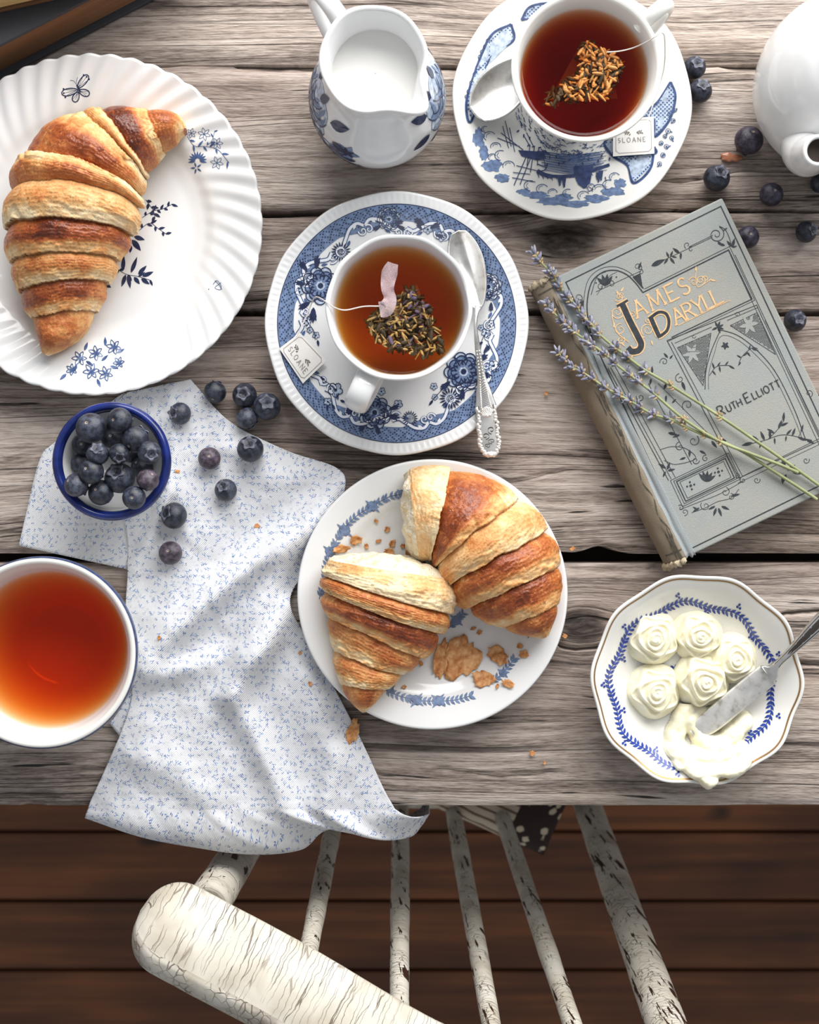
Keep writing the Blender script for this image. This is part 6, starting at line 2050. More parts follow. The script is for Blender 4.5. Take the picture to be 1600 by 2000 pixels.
HBK = .0215
kB = (CAMH - HBK) / FPX
O_ = W(1078, 545, HBK)[:2]
Ub, Vb = np.array([.9025, .4307]), np.array([.4386, -.8987])
wB, hB = 369 * kB, 604 * kB
def bk(a, b, z):
    return np.array([O_[0] + Ub[0] * a + Vb[0] * b, O_[1] + Ub[1] * a + Vb[1] * b, TOP + z])
book = thing('book', 'worn grey-blue cloth book with black ornament and gilt title, under lavender sprigs', 'book', bk(wB / 2, hB / 2, 0))
def bbox_(a0, a1, b0, b1, z0, z1):
    V = [bk(a, b, z) for z in (z0, z1) for b in (b0, b1) for a in (a0, a1)]
    return np.array(V), box(0, 1, 0, 1, 0, 1)[1]
BT = .0026
for z0, nm in ((HBK - BT, 'front_cover'), (.0004, 'back_cover')):
    V, F = bbox_(.0035, wB, 0, hB, z0, z0 + BT)
    o = obj(nm, V, F, M_COVER, book, smooth=False); bevel(o, .0009, 3)
    if nm == 'front_cover': front = o
V, F = bbox_(.002, wB - .004, .003, hB - .003, .0004 + BT, HBK - BT)
obj('page_block', V, F, M_PAGES, book, smooth=False)
# joint and rounded spine
sec = catmull([(.0045, HBK + .0002), (.0025, HBK - .0002), (.0008, HBK - .0012), (-.0010, HBK - .0006), (-.0030, HBK + .0004), (-.0062, HBK - .0010), (-.0095, HBK - .0045), (-.0112, HBK * .5), (-.0095, .0050), (-.0060, .0015), (-.002, .0004), (.004, .0006)], 5)
nbk = 70
bb_ = np.linspace(-.0006, hB + .0006, nbk)
def spine_strip(i0, i1, name, mat, parent):
    S = sec[i0:i1]
    G = np.array([[bk(a + .0004 * float(vnoise(b * 120, a * 300, 0, 3)), b + (.0012 * float(vnoise(a * 900, 3, 0, 5)) if k in (0, nbk - 1) else 0), z + .0004 * float(vnoise(b * 70, a * 200, 0, 9))) for a, z in S] for k, b in enumerate(bb_)])
    o = obj(name, G.reshape(-1, 3), grid_faces(nbk, len(S)), mat, parent)
    s_ = o.modifiers.new('thickness', 'SOLIDIFY'); s_.thickness = .0010; s_.offset = 0
    return o, G
jo, _ = spine_strip(0, 17, 'joint', M_JOINT, book)
so, SG = spine_strip(16, len(sec), 'spine', M_SPINE, book)
# frayed caps at both ends of the spine
for k, b in ((0, -.001), (1, hB + .001)):
    P = [bk(a, b + .0006 * math.sin(i * 2.3), z) for i, (a, z) in enumerate(sec[18:36])]
    rr = .0016 + .0008 * vnoise(np.arange(len(P)) * 1.7, k * 5.0)
    V, F, uv = tube(np.array(P), rr, 10)
    V = V + .0006 * np.stack([vnoise(V[:, 0] * 900, V[:, 1] * 900, V[:, 2] * 900, 2), vnoise(V[:, 0] * 900, V[:, 1] * 900, V[:, 2] * 900, 4), 0 * V[:, 0]], -1)
    obj('frayed_cap', V, F, plain('frayed_spine_threads', srgb(186, 172, 146), .9, var=.25, scale=900), so, label='frayed pale end of the spine')
# stamped print on the front cover; coordinates read off an enlarged view
def cover_map(xy):
    px = 1020 + xy[:, 0] / 2.5966; py = 360 + xy[:, 1] / 2.5966
    P = np.stack([(px - 800) * kB, (1000 - py) * kB, np.full(len(px), TOP + HBK)], -1)
    return P, np.tile([0, 0, 1.0], (len(px), 1))
pk, pg_ = Pen(cover_map, .00012), Pen(cover_map, .0002)
pk2 = Pen(cover_map, .00028)
FT, FU, FV = np.array([222., 497.]), np.array([786., -385.]), np.array([633., 1351.])
fr = lambda a, b: tuple(FT + FU * a + FV * b)
uu = np.array([.898, -.44]); vv = np.array([.4243, .9055])
pk.path([fr(0, 0), fr(1, 0), fr(1, 1), fr(0, 1)], 6, True, 12)
pk.path([fr(.955, .17), fr(.955, .96)], 3); pk.path([fr(.93, .165), fr(.93, .955)], 2.4)
# title panel
for off, w_ in ((0, 6), (13, 2.6)):
    o2 = np.array([0, off])
    pk.curve([(425, 978), (372, 840), (338, 700), (330, 600), (352, 500), (405, 448), (470, 436), (530, 458), (575, 500), (612, 548)], w_, n=10) if off == 0 else pk.curve([(400, 960), (350, 830), (318, 700), (312, 600), (334, 488), (395, 430), (470, 418), (540, 444), (588, 490), (618, 530)], w_, n=10)
pk.path([(614, 548), (1047, 333), (1166, 582)], 6); pk.path([(622, 530), (1052, 315), (1180, 588), (742, 795)], 2.6)
pk.path([(1166, 582), (760, 775)], 5)
pk.line((375, 545), (600, 440), 2.5)
# arch ornament at the upper left
for a in (-2.4, -1.9, -1.45, -1.0):
    pk.leaf(425, 515, a, 62, 20)
pk.spiral(400, 520, 22, 1.2, 3, 0, -1); pk.spiral(452, 505, 22, 1.2, 3, 3, 1); pk.dot(375, 500, 4); pk.dot(478, 470, 4)
pk.curve([(350, 560), (380, 470), (430, 440)], 3); pk.curve([(380, 560), (440, 470), (480, 445)], 2)
pk.poly([(560, 470), (600, 450), (612, 530)]); pk.poly([(270, 610), (310, 590), (318, 690)])
pk.spiral(585, 420, 26, 1.0, 3, 1.2, -1); pk.spiral(602, 445, 16, 1.0, 3, 4, 1); pk.leaf(590, 430, -1.2, 40, 12)
pk.spiral(285, 575, 24, 1.0, 3, 1.2, -1); pk.spiral(300, 600, 16, 1.0, 3, 4, 1)
# leaf bar along the top
pk.line((660, 412), (965, 268), 2.4); pk.line((845, 318), (968, 258), 2.4)
for x, y, a, l in ((655, 414, -.45, 78), (745, 372, -2.0, 34), (750, 372, .9, 40), (752, 368, -1.2, 34), (760, 366, .2, 26), (800, 350, -2.5, 46), (805, 346, 1.6, 36), (740, 376, 2.2, 36)):
    pk.leaf(x, y, a, l, l * .32)
pk.spiral(838, 308, 18, .9, 3, 2, 1); pk.spiral(858, 330, 15, .9, 3, 5, -1)
pk.spiral(985, 255, 42, 1.7, 4, -1.2, 1, 40); pk.curve([(1000, 212), (1030, 230), (1050, 270), (1062, 310)], 3)
for x, y, a, l in ((1065, 320, -1.3, 50), (1066, 318, -2.3, 44), (1066, 320, -.3, 26), (1020, 235, -.6, 26), (1030, 310, 3.4, 40), (990, 290, .6, 34)):
    pk.leaf(x, y, a, l, l * .3)
# right lower panel with pointed arch
pk.path([(735, 792), (1190, 612), (1216, 672)], 3.2); pk.path([(735, 792), (1100, 1490)], 3.2); pk.path([(758, 800), (1118, 1480), (1506, 1290)], 2.4)
pk.path([(775, 805), (960, 724)], 2.4); pk.path([(1040, 690), (1195, 625)], 2.4)
pk.path([(1216, 672), (1506, 1282)], 3.2); pk.path([(1232, 690), (1510, 1262)], 2.2); pk.path([(1100, 1490), (1510, 1300)], 3.2); pk.path([(1095, 1515), (1506, 1320)], 2.2)
pk.curve([(928, 1040), (932, 950), (958, 850), (1000, 752), (1010, 740), (1100, 770), (1200, 850), (1290, 960), (1380, 1140), (1440, 1300)], 4, n=10)
pk.curve([(945, 1040), (948, 955), (974, 860), (1010, 770), (1095, 790), (1190, 870), (1275, 970), (1365, 1150), (1425, 1300)], 2, n=10)
# stippled spandrels with pale leaves
def stipple(poly, step=7):
    P = np.array(poly, float)
    for y in np.arange(P[:, 1].min(), P[:, 1].max(), step):
        for i_, x in enumerate(np.arange(P[:, 0].min(), P[:, 0].max(), step)):
            ins, j = False, len(P) - 1
            for i in range(len(P)):
                if (P[i, 1] > y) != (P[j, 1] > y) and x < (P[j, 0] - P[i, 0]) * (y - P[i, 1]) / (P[j, 1] - P[i, 1]) + P[i, 0]: ins = not ins
                j = i
            if ins: pk.dot(x + (3 if int(y / step) % 2 else 0), y, 2.9, 5)
stipple([(790, 830), (955, 758), (915, 1010)]); stipple([(1060, 718), (1190, 655), (1280, 850), (1200, 800)])
pk.path([(788, 828), (958, 755), (918, 1020)], 2.6, True); pk.path([(1056, 716), (1192, 650), (1285, 862)], 2.6, True)
pc_ = Pen(cover_map, .0002)
for cx, cy in ((862, 858), (1150, 712)):
    for a in (-2.2, -1.2, -.2, .9, 1.9, 2.9): pc_.leaf(cx, cy, a, 52, 20)
for a in (-.44, 2.7, 1.13, -2.0, .3, -1.2): pk.leaf(992, 725, a, 34, 11)
pk.spiral(870, 770, 12, 1, 2.4, 0, 1); pk.spiral(1090, 660, 14, 1, 2.4, 0, -1)
# flower, vines and leaves
pk.petals(1030, 818, 22, 5, 12, .4, 0)
for pts in ([(950, 970), (985, 925), (1040, 918), (1060, 922)], [(1100, 905), (1118, 870), (1165, 830), (1195, 832)], [(1120, 1325), (1230, 1298), (1330, 1270), (1470, 1298)], [(1250, 1290), (1290, 1250), (1330, 1195)], [(1400, 1285), (1418, 1250)], [(1200, 1300), (1170, 1275)]):
    pk.curve(pts, 3)
for x, y, a, l in ((975, 935, -1.9, 34), (990, 925, -1.0, 30), (1000, 922, 1.4, 32), (1030, 918, -.9, 28), (1050, 920, .5, 34), (965, 945, .9, 30), (1112, 880, -2.6, 28), (1120, 870, -.6, 34), (1140, 850, .9, 30), (1150, 842, -1.3, 30), (1165, 832, .3, 36), (1110, 900, 2.2, 26),
                   (1170, 1310, 2.9, 60), (1200, 1302, -2.4, 40), (1230, 1298, -2.0, 52), (1215, 1305, 1.9, 36), (1260, 1290, -1.7, 48), (1280, 1262, -2.6, 44), (1300, 1240, -1.2, 50), (1325, 1200, -1.5, 46), (1310, 1225, -.4, 44), (1340, 1270, -.8, 40), (1370, 1275, -1.2, 44), (1400, 1282, .4, 44), (1415, 1255, -1.3, 40), (1440, 1292, .5, 50), (1280, 1285, 1.5, 34), (1340, 1275, 1.7, 30)):
    pk.leaf(x, y, a, l, l * .28)
# left column: bars, vines, scrolled panel
for dx in (0, 14, 34):
    pk.path([(436 + dx, 935 - dx * .45), (742 + dx, 1500 - dx * .45)], 2.6 if dx else 3.4)
pk.path([(640, 1010), (860, 1420)], 2.6); pk.path([(690, 1010), (1010, 1330)], 2.2)
pk.curve([(700, 1345), (760, 1330), (830, 1340), (880, 1390), (780, 1420), (720, 1400)], 2.6)
for x, y, r, s_ in ((720, 900, 22, 1), (800, 985, 26, -1), (840, 1120, 30, 1), (600, 1080, 22, -1), (870, 1300, 30, 1), (800, 1330, 24, -1), (880, 1400, 20, 1), (930, 1390, 18, -1), (1440, 1400, 18, 1), (1455, 1060, 20, -1), (1190, 1500, 18, 1)):
    pk.spiral(x, y, r, 1.2, 3.2, x * .1, s_)
for x, y, a, l in ((740, 880, -2.3, 34), (748, 886, -.9, 28), (660, 960, -1.6, 40), (655, 985, 1.8, 36), (720, 1040, -1.2, 40), (730, 1070, 1.6, 36), (760, 1110, -.8, 32), (810, 1000, 1.2, 50), (700, 1170, .6, 46), (740, 1260, .2, 50), (800, 1270, 2.8, 40), (850, 1345, 1.6, 40), (830, 1385, 2.8, 34), (900, 1350, .5, 38), (730, 1440, -2.6, 46), (735, 1448, -1.2, 42), (738, 1452, -.2, 40), (728, 1455, 2.0, 34), (960, 1300, .9, 46), (1000, 1290, .3, 40), (1330, 1440, -1.7, 60), (1345, 1450, -.6, 50), (1370, 1455, .3, 48), (1340, 1470, 2.0, 50), (1320, 1480, 1.5, 40)):
    pk.leaf(x, y, a, l, l * .32)
# small framed panel at the lower left
b0_, b1_ = np.array([752., 1502.]), np.array([1046., 1362.]); dn = np.array([62., 132.])
for m_, w_ in ((0, 2.6), (14, 2.6), (26, 5), (40, 2.2)):
    e_ = (b1_ - b0_) / np.linalg.norm(b1_ - b0_); f_ = dn / np.linalg.norm(dn)
    q0, q1 = b0_ + e_ * m_ + f_ * m_ * .7, b1_ - e_ * m_ + f_ * m_ * .7
    q2, q3 = b1_ + dn - e_ * m_ - f_ * m_ * .7, b0_ + dn + e_ * m_ - f_ * m_ * .7
    pk.path([q0, q1, q2, q3], w_, True)
for a in (-2.3, -1.9, -1.45, -1.0, -.6): pk.leaf(934, 1508, a, 58, 17)
for cx, cy in ((855, 1528), (996, 1458)):
    for dx, dy, r in ((0, 0, 7), (-18, 4, 5), (18, -6, 5), (-4, -18, 5), (6, 18, 5)): pk.dot(cx + dx, cy + dy, r)
for x, y, r, s_ in ((805, 1640, 16, 1), (825, 1662, 18, -1), (1030, 1560, 24, 1), (1120, 1500, 16, -1), (1090, 1480, 16, 1), (930, 1630, 26, -1), (1060, 1585, 18, 1)):
    pk.spiral(x, y, r, 1.2, 3, x * .2, s_)
pk.curve([(800, 1650), (900, 1610), (980, 1580), (1060, 1540), (1120, 1505)], 2.6); pk.curve([(860, 1665), (930, 1640), (990, 1610), (1060, 1590), (1100, 1545)], 2.6)
for x, y, a, l in ((985, 1640, 1.9, 46), (995, 1640, 1.2, 48), (1010, 1632, .4, 46), (980, 1632, 2.7, 40), (1060, 1580, -.2, 46), (900, 1640, 2.6, 40), (890, 1650, -2.6, 30)):
    pk.leaf(x, y, a, l, l * .3)
# lettering: big black initials edged with gilt, gilt capitals
def initial(pts, w_):
    pg_.curve(pts, w_ + 13, n=8); pk2.curve(pts, w_, n=8)
initial([(506, 604), (545, 690), (585, 768), (604, 812), (590, 842), (556, 848), (536, 828)], 30)
initial([(482, 618), (508, 604), (536, 588)], 12)
initial([(652, 676), (672, 722), (694, 770)], 22); initial([(644, 682), (690, 650), (728, 656), (744, 692), (736, 738), (706, 766), (688, 774)], 15)
pg_.text('AMES', (585, 678), uu, -vv, 84, 9.5, .34, .10)
pg_.text('ARYLL', (782, 712), uu, -vv, 78, 9.5, .10, .10)
pg_.curve([(790, 716), (880, 672), (960, 632), (1056, 588)], 4)
for x, y, r, tn, s_ in ((482, 650, 34, 1.6, 1), (490, 572, 24, 1.4, -1), (505, 560, 16, 1.2, 1), (498, 736, 30, 1.5, -1), (500, 790, 22, 1.4, 1), (636, 738, 34, 1.7, 1), (640, 690, 16, 1.2, -1), (870, 494, 26, 1.4, 1), (905, 486, 26, 1.5, -1), (930, 480, 18, 1.2, 1), (560, 660, 16, 1.2, 1)):
    pg_.spiral(x, y, r, tn, 4.6, x * .3, s_)
pg_.curve([(455, 640), (462, 700), (490, 760), (540, 800)], 5); pg_.curve([(885, 435), (880, 470), (890, 520), (930, 500), (960, 480)], 4)
for x, y, a, l in ((500, 545, -1.0, 30), (488, 560, -2.0, 26), (530, 700, .6, 30), (500, 800, .8, 34), (655, 790, 1.3, 30), (880, 440, -1.5, 26), (955, 485, .2, 30), (725, 610, -1.2, 20), (600, 770, .3, 26), (470, 700, 1.8, 30)):
    pg_.leaf(x, y, a, l, 9)
pk2.text('UTH', (1045, 1155), uu, -vv, 36, 5, .22); pk2.text('LLIOTT.', (1176, 1091), uu, -vv, 36, 5, .24)
pk2.text('R', (1006, 1176), uu, -vv, 50, 5.5); pk2.text('E', (1140, 1110), uu, -vv, 50, 5.5)
pk.build('stamped_ornament', INK_BLACK, front); pg_.build('gilt_title', INK_GILT, front)
pk2.build('stamped_lettering', INK_BLACK, front); pc_.build('pale_leaf_reserve', M_COVER, front)
ps_ = Pen(strip_map(SG), .0007)
for b0_s, dirn in ((.08, 1), (.42, 1), (.52, -1), (.60, 1), (.90, 1), (.955, -1)):
    for k in range(7):
        ps_.leaf(b0_s + .004 * k, -.72 + .10 * math.sin(k * 2.0), dirn * (.6 + .5 * math.sin(k * 1.7)) * (1 if k % 2 else -1) , .022, .10)
    ps_.spiral(b0_s + .02, -.72, .016, 1.1, .006, 0, 1)
ps_.stroke(np.stack([np.linspace(.06, .97, 60), -.78 + .08 * np.sin(np.linspace(0, 46, 60))], -1), .012)
for s0 in (.03, .965):
    ps_.stroke(np.stack([np.full(12, s0), np.linspace(-.95, -.3, 12)], -1), .004)
ps_.build('spine_ornament', ink('faded_spine_ink', (84, 78, 68)), so)

# ------------------------------------------------------------------ two more books, upper left
M_DARKCLOTH = mat_bookcloth('charcoal_book_cloth', srgb(62, 64, 70), srgb(50, 50, 54), .5)
M_BROWNPG = mat_pages('brown_page_edges', srgb(120, 84, 56), srgb(150, 110, 76))
M_GILTPG = mat_pages('yellowed_page_edges', srgb(206, 178, 116), srgb(228, 204, 150))
M_TANCL = mat_bookcloth('brown_book_cloth', srgb(110, 80, 54), srgb(90, 64, 44), .5)
def corner_book(name, label, p0, p1, h0, h1, depth, cover, pages, over=.0035):
    """a book whose near edge runs through two pixels; it extends up-left out of the frame"""
    a, b = W(*p0, h0), W(*p1, h0)
    d = (b - a)[:2]; d /= np.linalg.norm(d); nrm = np.array([-d[1], d[0]])
    if nrm[1] < 0: nrm = -nrm
    s0 = a[:2] - d * .10; s1 = b[:2] + d * .035
    bt = .0028
    root = thing(name, label, 'book', ((s0[0] + s1[0]) / 2, (s0[1] + s1[1]) / 2, TOP + h0))
    def slab(nm, inset, z0, z1, mat):
        q = [s0 + d * inset + nrm * inset, s1 - d * inset + nrm * inset, s1 - d * inset + nrm * depth, s0 + d * inset + nrm * depth]
        V = np.array([[*p, TOP + z] for z in (z0, z1) for p in q])
        F = [(3, 2, 1, 0), (4, 5, 6, 7), (0, 1, 5, 4), (1, 2, 6, 5), (2, 3, 7, 6), (3, 0, 4, 7)]
        bevel(obj(nm, V, F, mat, root, smooth=False), .0006, 2)
    slab('back_cover', 0, h0 + .0003, h0 + bt, cover); slab('page_block', over, h0 + bt, h1 - bt, pages); slab('front_cover', 0, h1 - bt, h1, cover)
    return root
corner_book('book', 'thick charcoal book with brown page edges, lowest of the stack behind large plate', (0, 158), (305, 0), .0, .0395, .16, M_DARKCLOTH, M_BROWNPG)
corner_book('book', 'book with yellow page edges lying on top of the charcoal book', (0, 26), (124, -2), .0398, .058, .13, M_TANCL, M_GILTPG, .0015)

# ------------------------------------------------------------------ lavender sprigs
M_STEM = plain('dry_green_lavender_stem', srgb(150, 156, 112), .7, var=.2, scale=90)
def mat_lav():
    t = NT('dried_lavender_buds')
    n = t.noise(t.coord(), 420.0, 3.0)
    t.principled(Base_Color=t.ramp(n, [(.3, srgb(104, 104, 122)), (.5, srgb(140, 141, 160)), (.7, srgb(178, 176, 186))]), Roughness=.8)
    return t.m
M_LAV = mat_lav(); M_CUP = plain('tan_lavender_calyx', srgb(176, 152, 116), .8, var=.25, scale=300)
def bud(p, d, L, r, k=7):
    """slender bud from p along d"""
    d = d / np.linalg.norm(d)
    t = np.linspace(0, 1, 6)
    rr = r * np.array([.45, .95, 1.0, .9, .75, .35])
    V, F, _ = tube(p + d * (t * L)[:, None], rr, k)
    return V, F
def sprig3d(whorls, stem_end, label, hbase, seed, stemr=.0009):
    rg = np.random.default_rng(seed)
    cr = lambda x, y: (1020 + x / 2.5966, 360 + y / 2.5966)
    pts = [cr(*w) for w in whorls] + [cr(*e) for e in stem_end]
    n = len(pts)
    P = np.array([W(x, y, hbase + .0027 + .0012 * math.sin(i * .9 + seed)) for i, (x, y) in enumerate(pts)])
    root = thing('lavender_sprig', label, 'lavender', P[n // 2], 'dried lavender sprigs on the book')
    C = catmull(P, 8)
    V, F, uv = tube(C, np.linspace(stemr * .55, stemr, len(C)), 8)
    obj('stem', V, F, M_STEM, root)
    for i in range(len(whorls)):
        fwd = P[max(i - 1, 0)] - P[min(i + 1, n - 1)]; fwd /= np.linalg.norm(fwd)
        side = np.cross(fwd, [0, 0, 1.0]); side /= np.linalg.norm(side); up = np.array([0, 0, 1.0])
        nb_ = 7 if 0 < i < len(whorls) - 3 else (5 if i == 0 else 4)
        parts, cups = [], []
        far = i >= len(whorls) - 2
        for k in range(nb_):
            a = 2 * PI * k / nb_ + rg.uniform(-.3, .3)
            rad = side * math.cos(a) + up * (.75 * math.sin(a) + .1)
            dd = fwd * rg.uniform(.55, 1.0) + rad * rg.uniform(.5, .95)
            L_ = rg.uniform(.0030, .0050) * (.62 if far else 1.0); r_ = rg.uniform(.0007, .0010) * (.8 if far else 1)
            p0 = P[i] + rad * .0005 + fwd * rg.uniform(-.0015, .0015)
            parts.append(bud(p0, dd, L_, r_))
            if k % 2 == 0: cups.append(bud(p0 - fwd * .0012, dd * .5 + rad * .6, .0022, .0007))
        Vv, Fv = join(*parts)
        Vv[:, 2] = np.maximum(Vv[:, 2], TOP + .0006)
        w_ = obj('flower_whorl', Vv, Fv, M_LAV if not far else M_CUP, root, kind='stuff')
        Vv, Fv = join(*cups)
        obj('calyx', Vv, Fv, M_CUP, w_, kind='stuff')
    return root
sprig3d([(62, 352), (92, 392), (140, 440), (160, 465), (190, 515), (232, 575), (270, 612), (312, 672), (348, 706), (390, 758), (470, 828), (540, 880), (620, 940), (755, 1020), (1000, 1175)], [(1250, 1345), (1400, 1450), (1560, 1565)], 'uppermost lavender sprig on the book, tip hanging past the spine', HBK, 1)
sprig3d([(124, 606), (150, 640), (200, 692), (235, 720), (265, 748), (322, 790), (362, 818), (420, 862), (472, 908), (540, 962), (592, 1002), (670, 1062), (820, 1190), (995, 1300)], [(1150, 1362), (1290, 1415), (1400, 1462)], 'middle lavender sprig on the book, its buds crossing the spine', HBK + .0022, 2)
sprig3d([(182, 856), (212, 884), (250, 925), (308, 955), (355, 985), (420, 1030), (488, 1068), (550, 1100), (600, 1132), (668, 1168), (750, 1190), (820, 1225), (915, 1268)], [(1100, 1345), (1300, 1470), (1496, 1598)], 'lowest lavender sprig on the book, stem ending past the lower edge', HBK + .0004, 3)

# ------------------------------------------------------------------ tea bags with string and tag
M_PAPER = plain('white_tag_paper', srgb(236, 233, 229), .8, var=.02)
INK_TAG = ink('grey_tag_ink', (150, 144, 138), .1); INK_TAGD = ink('dark_tag_ink', (110, 104, 96), .1)
M_SEED = plain('tan_herb_seeds', srgb(168, 138, 86), .6, var=.3, scale=400)
M_SEED2 = plain('orange_tea_grains', srgb(196, 142, 78), .6, var=.3, scale=400)
M_LEAFB = plain('dark_tea_leaf', srgb(62, 50, 32), .7, var=.4, scale=300)
M_PETAL = plain('dried_violet_petals', srgb(98, 86, 120), .7, var=.3, scale=300)
def gauze(name, a, col):
    t = NT(name)
    u, v, w = t.sep(t.coord())
    tr = t.n('BsdfTransparent'); df = t.n('BsdfDiffuse'); t.set(df.inputs[0], tuple(col) + (1,))
    n = t.noise(t.coord(), 2600.0, 2.0)
    mx = t.n('MixShader'); t.set(mx.inputs[0], t.rng(n, .3, .7, a * .6, min(1, a * 1.4))); t.set(mx.inputs[1], tr.outputs[0]); t.set(mx.inputs[2], df.outputs[0])
    t.surface(mx.outputs[0])
    return t.m
M_GAUZE = gauze('fine_nylon_gauze', .07, (.75, .6, .45)); M_TAIL = gauze('wet_gauze_tail', .62, srgb(206, 186, 190))
def inside_poly(P, x, y):
    r, j = False, len(P) - 1
    for i in range(len(P)):
        if (P[i][1] > y) != (P[j][1] > y) and x < (P[j][0] - P[i][0]) * (y - P[i][1]) / (P[j][1] - P[i][1] + 1e-9) + P[i][0]: r = not r
        j = i
    return r
def herbs(root, poly, n, lvl, kinds, seed, c_, rmax):
    rg = np.random.default_rng(seed)
    P = np.array(poly, float)
    cxm = P.mean(0)
    acc = {k: [] for k in range(len(kinds))}
    tries = 0; got = 0
    while got < n and tries < n * 30:
        tries += 1
        x, y = rg.uniform(P[:, 0].min(), P[:, 0].max()), rg.uniform(P[:, 1].min(), P[:, 1].max())
        if not inside_poly(P, x, y): continue
        k = int(rg.choice(len(kinds), p=[q[1] for q in kinds]))
        if kinds[k][4] is not None and math.hypot(x - kinds[k][4][0], (y - kinds[k][4][1]) * .8) > kinds[k][4][2]: continue
        got += 1
        dep = rg.uniform(.0002, .010) if k != 0 else rg.uniform(-.0006, .003)
        h = lvl - dep - .0015
        p = W(x, y, h)
        a = rg.uniform(0, 2 * PI); d = np.array([math.cos(a), math.sin(a), rg.uniform(-.3, .3)])
        L_ = kinds[k][2] * rg.uniform(.5, 1.55)
        acc[k].append(bud(p - d * L_ / 2, d, L_, kinds[k][3] * rg.uniform(.7, 1.5), 5))
    for k, q in enumerate(kinds):
        if acc[k]:
            V, F = join(*acc[k]); obj(q[5], V, F, q[0], root, kind='stuff')
def bag_skin(root, corners, top, lvl, low):
    b = [W(x, y, low) for x, y in corners]; t_ = W(*top, lvl)
    V = np.array(b + [t_])
    obj('gauze_bag', V, [(0, 1, 3), (1, 2, 3), (2, 0, 3), (0, 2, 1)], M_GAUZE, root, smooth=False)
def paper_tag(root, corners, surf, text_org, e1, e2, size, emblem, K, lift=.0016):
    C = [np.array(K(*c)) for c in corners]
    hs = [float(surf(np.array([W(*c, .017)[0]]), np.array([W(*c, .017)[1]]))[0]) for c in C]
    hs = [max(h, np.mean(hs) - .001) + lift for h in hs]
    def at(u_, v_):
        px = C[0] * (1 - u_) * (1 - v_) + C[1] * u_ * (1 - v_) + C[2] * u_ * v_ + C[3] * (1 - u_) * v_
        h = hs[0] * (1 - u_) * (1 - v_) + hs[1] * u_ * (1 - v_) + hs[2] * u_ * v_ + hs[3] * (1 - u_) * v_
        return W(px[0], px[1], h)
    n = 8
    G = np.array([[at(a, b) for b in np.linspace(0, 1, n)] for a in np.linspace(0, 1, n)])
    o = obj('paper_tag', G.reshape(-1, 3), grid_faces(n, n), M_PAPER, root, smooth=False)
    s_ = o.modifiers.new('thickness', 'SOLIDIFY'); s_.thickness = .0004; s_.offset = 0
    M = np.array([C[1] - C[0], C[3] - C[0]]).T; Mi = np.linalg.inv(M)
    def fmap(xy):
        uv = (xy - C[0]) @ Mi.T
        return np.array([at(a, b) for a, b in uv]), np.tile([0, 0, 1.0], (len(xy), 1))
    p = Pen(fmap, .00042); pd_ = Pen(fmap, .00045)
    q = [C[0] + M @ np.array(m) for m in ((.14, .07), (.86, .07), (.93, .14), (.93, .86), (.86, .93), (.14, .93), (.07, .86), (.07, .14))]
    p.path(q, 0.8, True, 4)
    p.text('SLOANE', K(*text_org), e1, e2, size, 1.05, .50, .07)
    for (x, y), sg in emblem:
        x, y = K(x, y)
        e1n, e2n = np.asarray(e1, float), np.asarray(e2, float)
        a0 = math.atan2(e1n[1] * sg, e1n[0] * sg)
        for k in range(6):
            q_ = np.array([x, y]) + e1n * sg * (k - 2) * 1.9 + e2n * (2.2 * math.sin(k * .5))
            pd_.leaf(q_[0], q_[1], a0 + (1 if k % 2 else -1) * .8, 5.2, 2.1)
    p.build('tag_print', INK_TAG, o); pd_.build('tag_emblem', INK_TAGD, o)
    return o
def string(root, pts, r=.00035):
    P = catmull([W(*p) for p in pts], 8)
    V, F, uv = tube(P, r, 6); obj('string', V, F, M_STRING, root)

LV = .0565
tb1 = thing('tea_bag', 'pyramid tea bag of herbs and lavender, with paper tag, in the middle cup', 'tea bag', W(790, 630, LV - .01))
poly1 = [K4(*p) for p in ((862, 575), (905, 615), (965, 690), (1005, 790), (1052, 925), (940, 962), (830, 935), (745, 925), (665, 860), (615, 775), (690, 690), (800, 620))]
herbs(tb1, poly1, 640, LV, [(M_SEED, .22, .0038, .00055, None, 'seed_filling'), (M_LEAFB, .64, .0042, .0009, None, 'leaf_filling'), (M_PETAL, .14, .0045, .0009, (*K4(830, 690), 60), 'petal_filling')], 5, cc, RC)
bag_skin(tb1, [K4(640, 790), K4(1030, 920), K4(900, 560)], K4(740, 700), LV + .0006, LV - .012)
tl = catmull([W(*K4(*p), LV + z) for p, z in (((765, 440), .0008), ((742, 510), .0016), ((735, 580), .0014), ((748, 640), .0018), ((728, 690), .0026), ((690, 700), .0018))], 8)
wv = np.interp(np.linspace(0, 1, len(tl)), [0, .15, .5, .8, 1], [.0028, .0042, .0030, .0042, .0040])
T_, N_, B_ = frames(tl)
sd_ = np.cross(T_, [0, 0, 1.0]); sd_ /= np.linalg.norm(sd_, axis=1)[:, None]
G = np.stack([tl + sd_ * (wv * f)[:, None] + np.array([0, 0, 1]) * (.0012 * (f ** 2) * np.sin(np.arange(len(tl)) * .5))[:, None] for f in np.linspace(-1, 1, 7)], 1)
obj('gauze_tail', G.reshape(-1, 3), grid_faces(len(tl), 7), M_TAIL, tb1)
string(tb1, [(*K4(690, 680), LV + .0022), (*K4(600, 682), LV + .001), (*K4(500, 702), LV + .0015), (*K4(440, 688), .0640), (*K4(408, 668), .0675), (*K4(380, 648), .0650), (*K4(345, 630), .045), (*K4(322, 640), .022), (*K4(280, 740), .0165), (*K4(225, 850), .0185)])
paper_tag(tb1, [(245, 828), (395, 983), (262, 1112), (130, 916)], surf2, (182, 918), (.66, .75), (.75, -.66), 8.6, [((232, 918), -1), ((286, 975), 1)], K4)
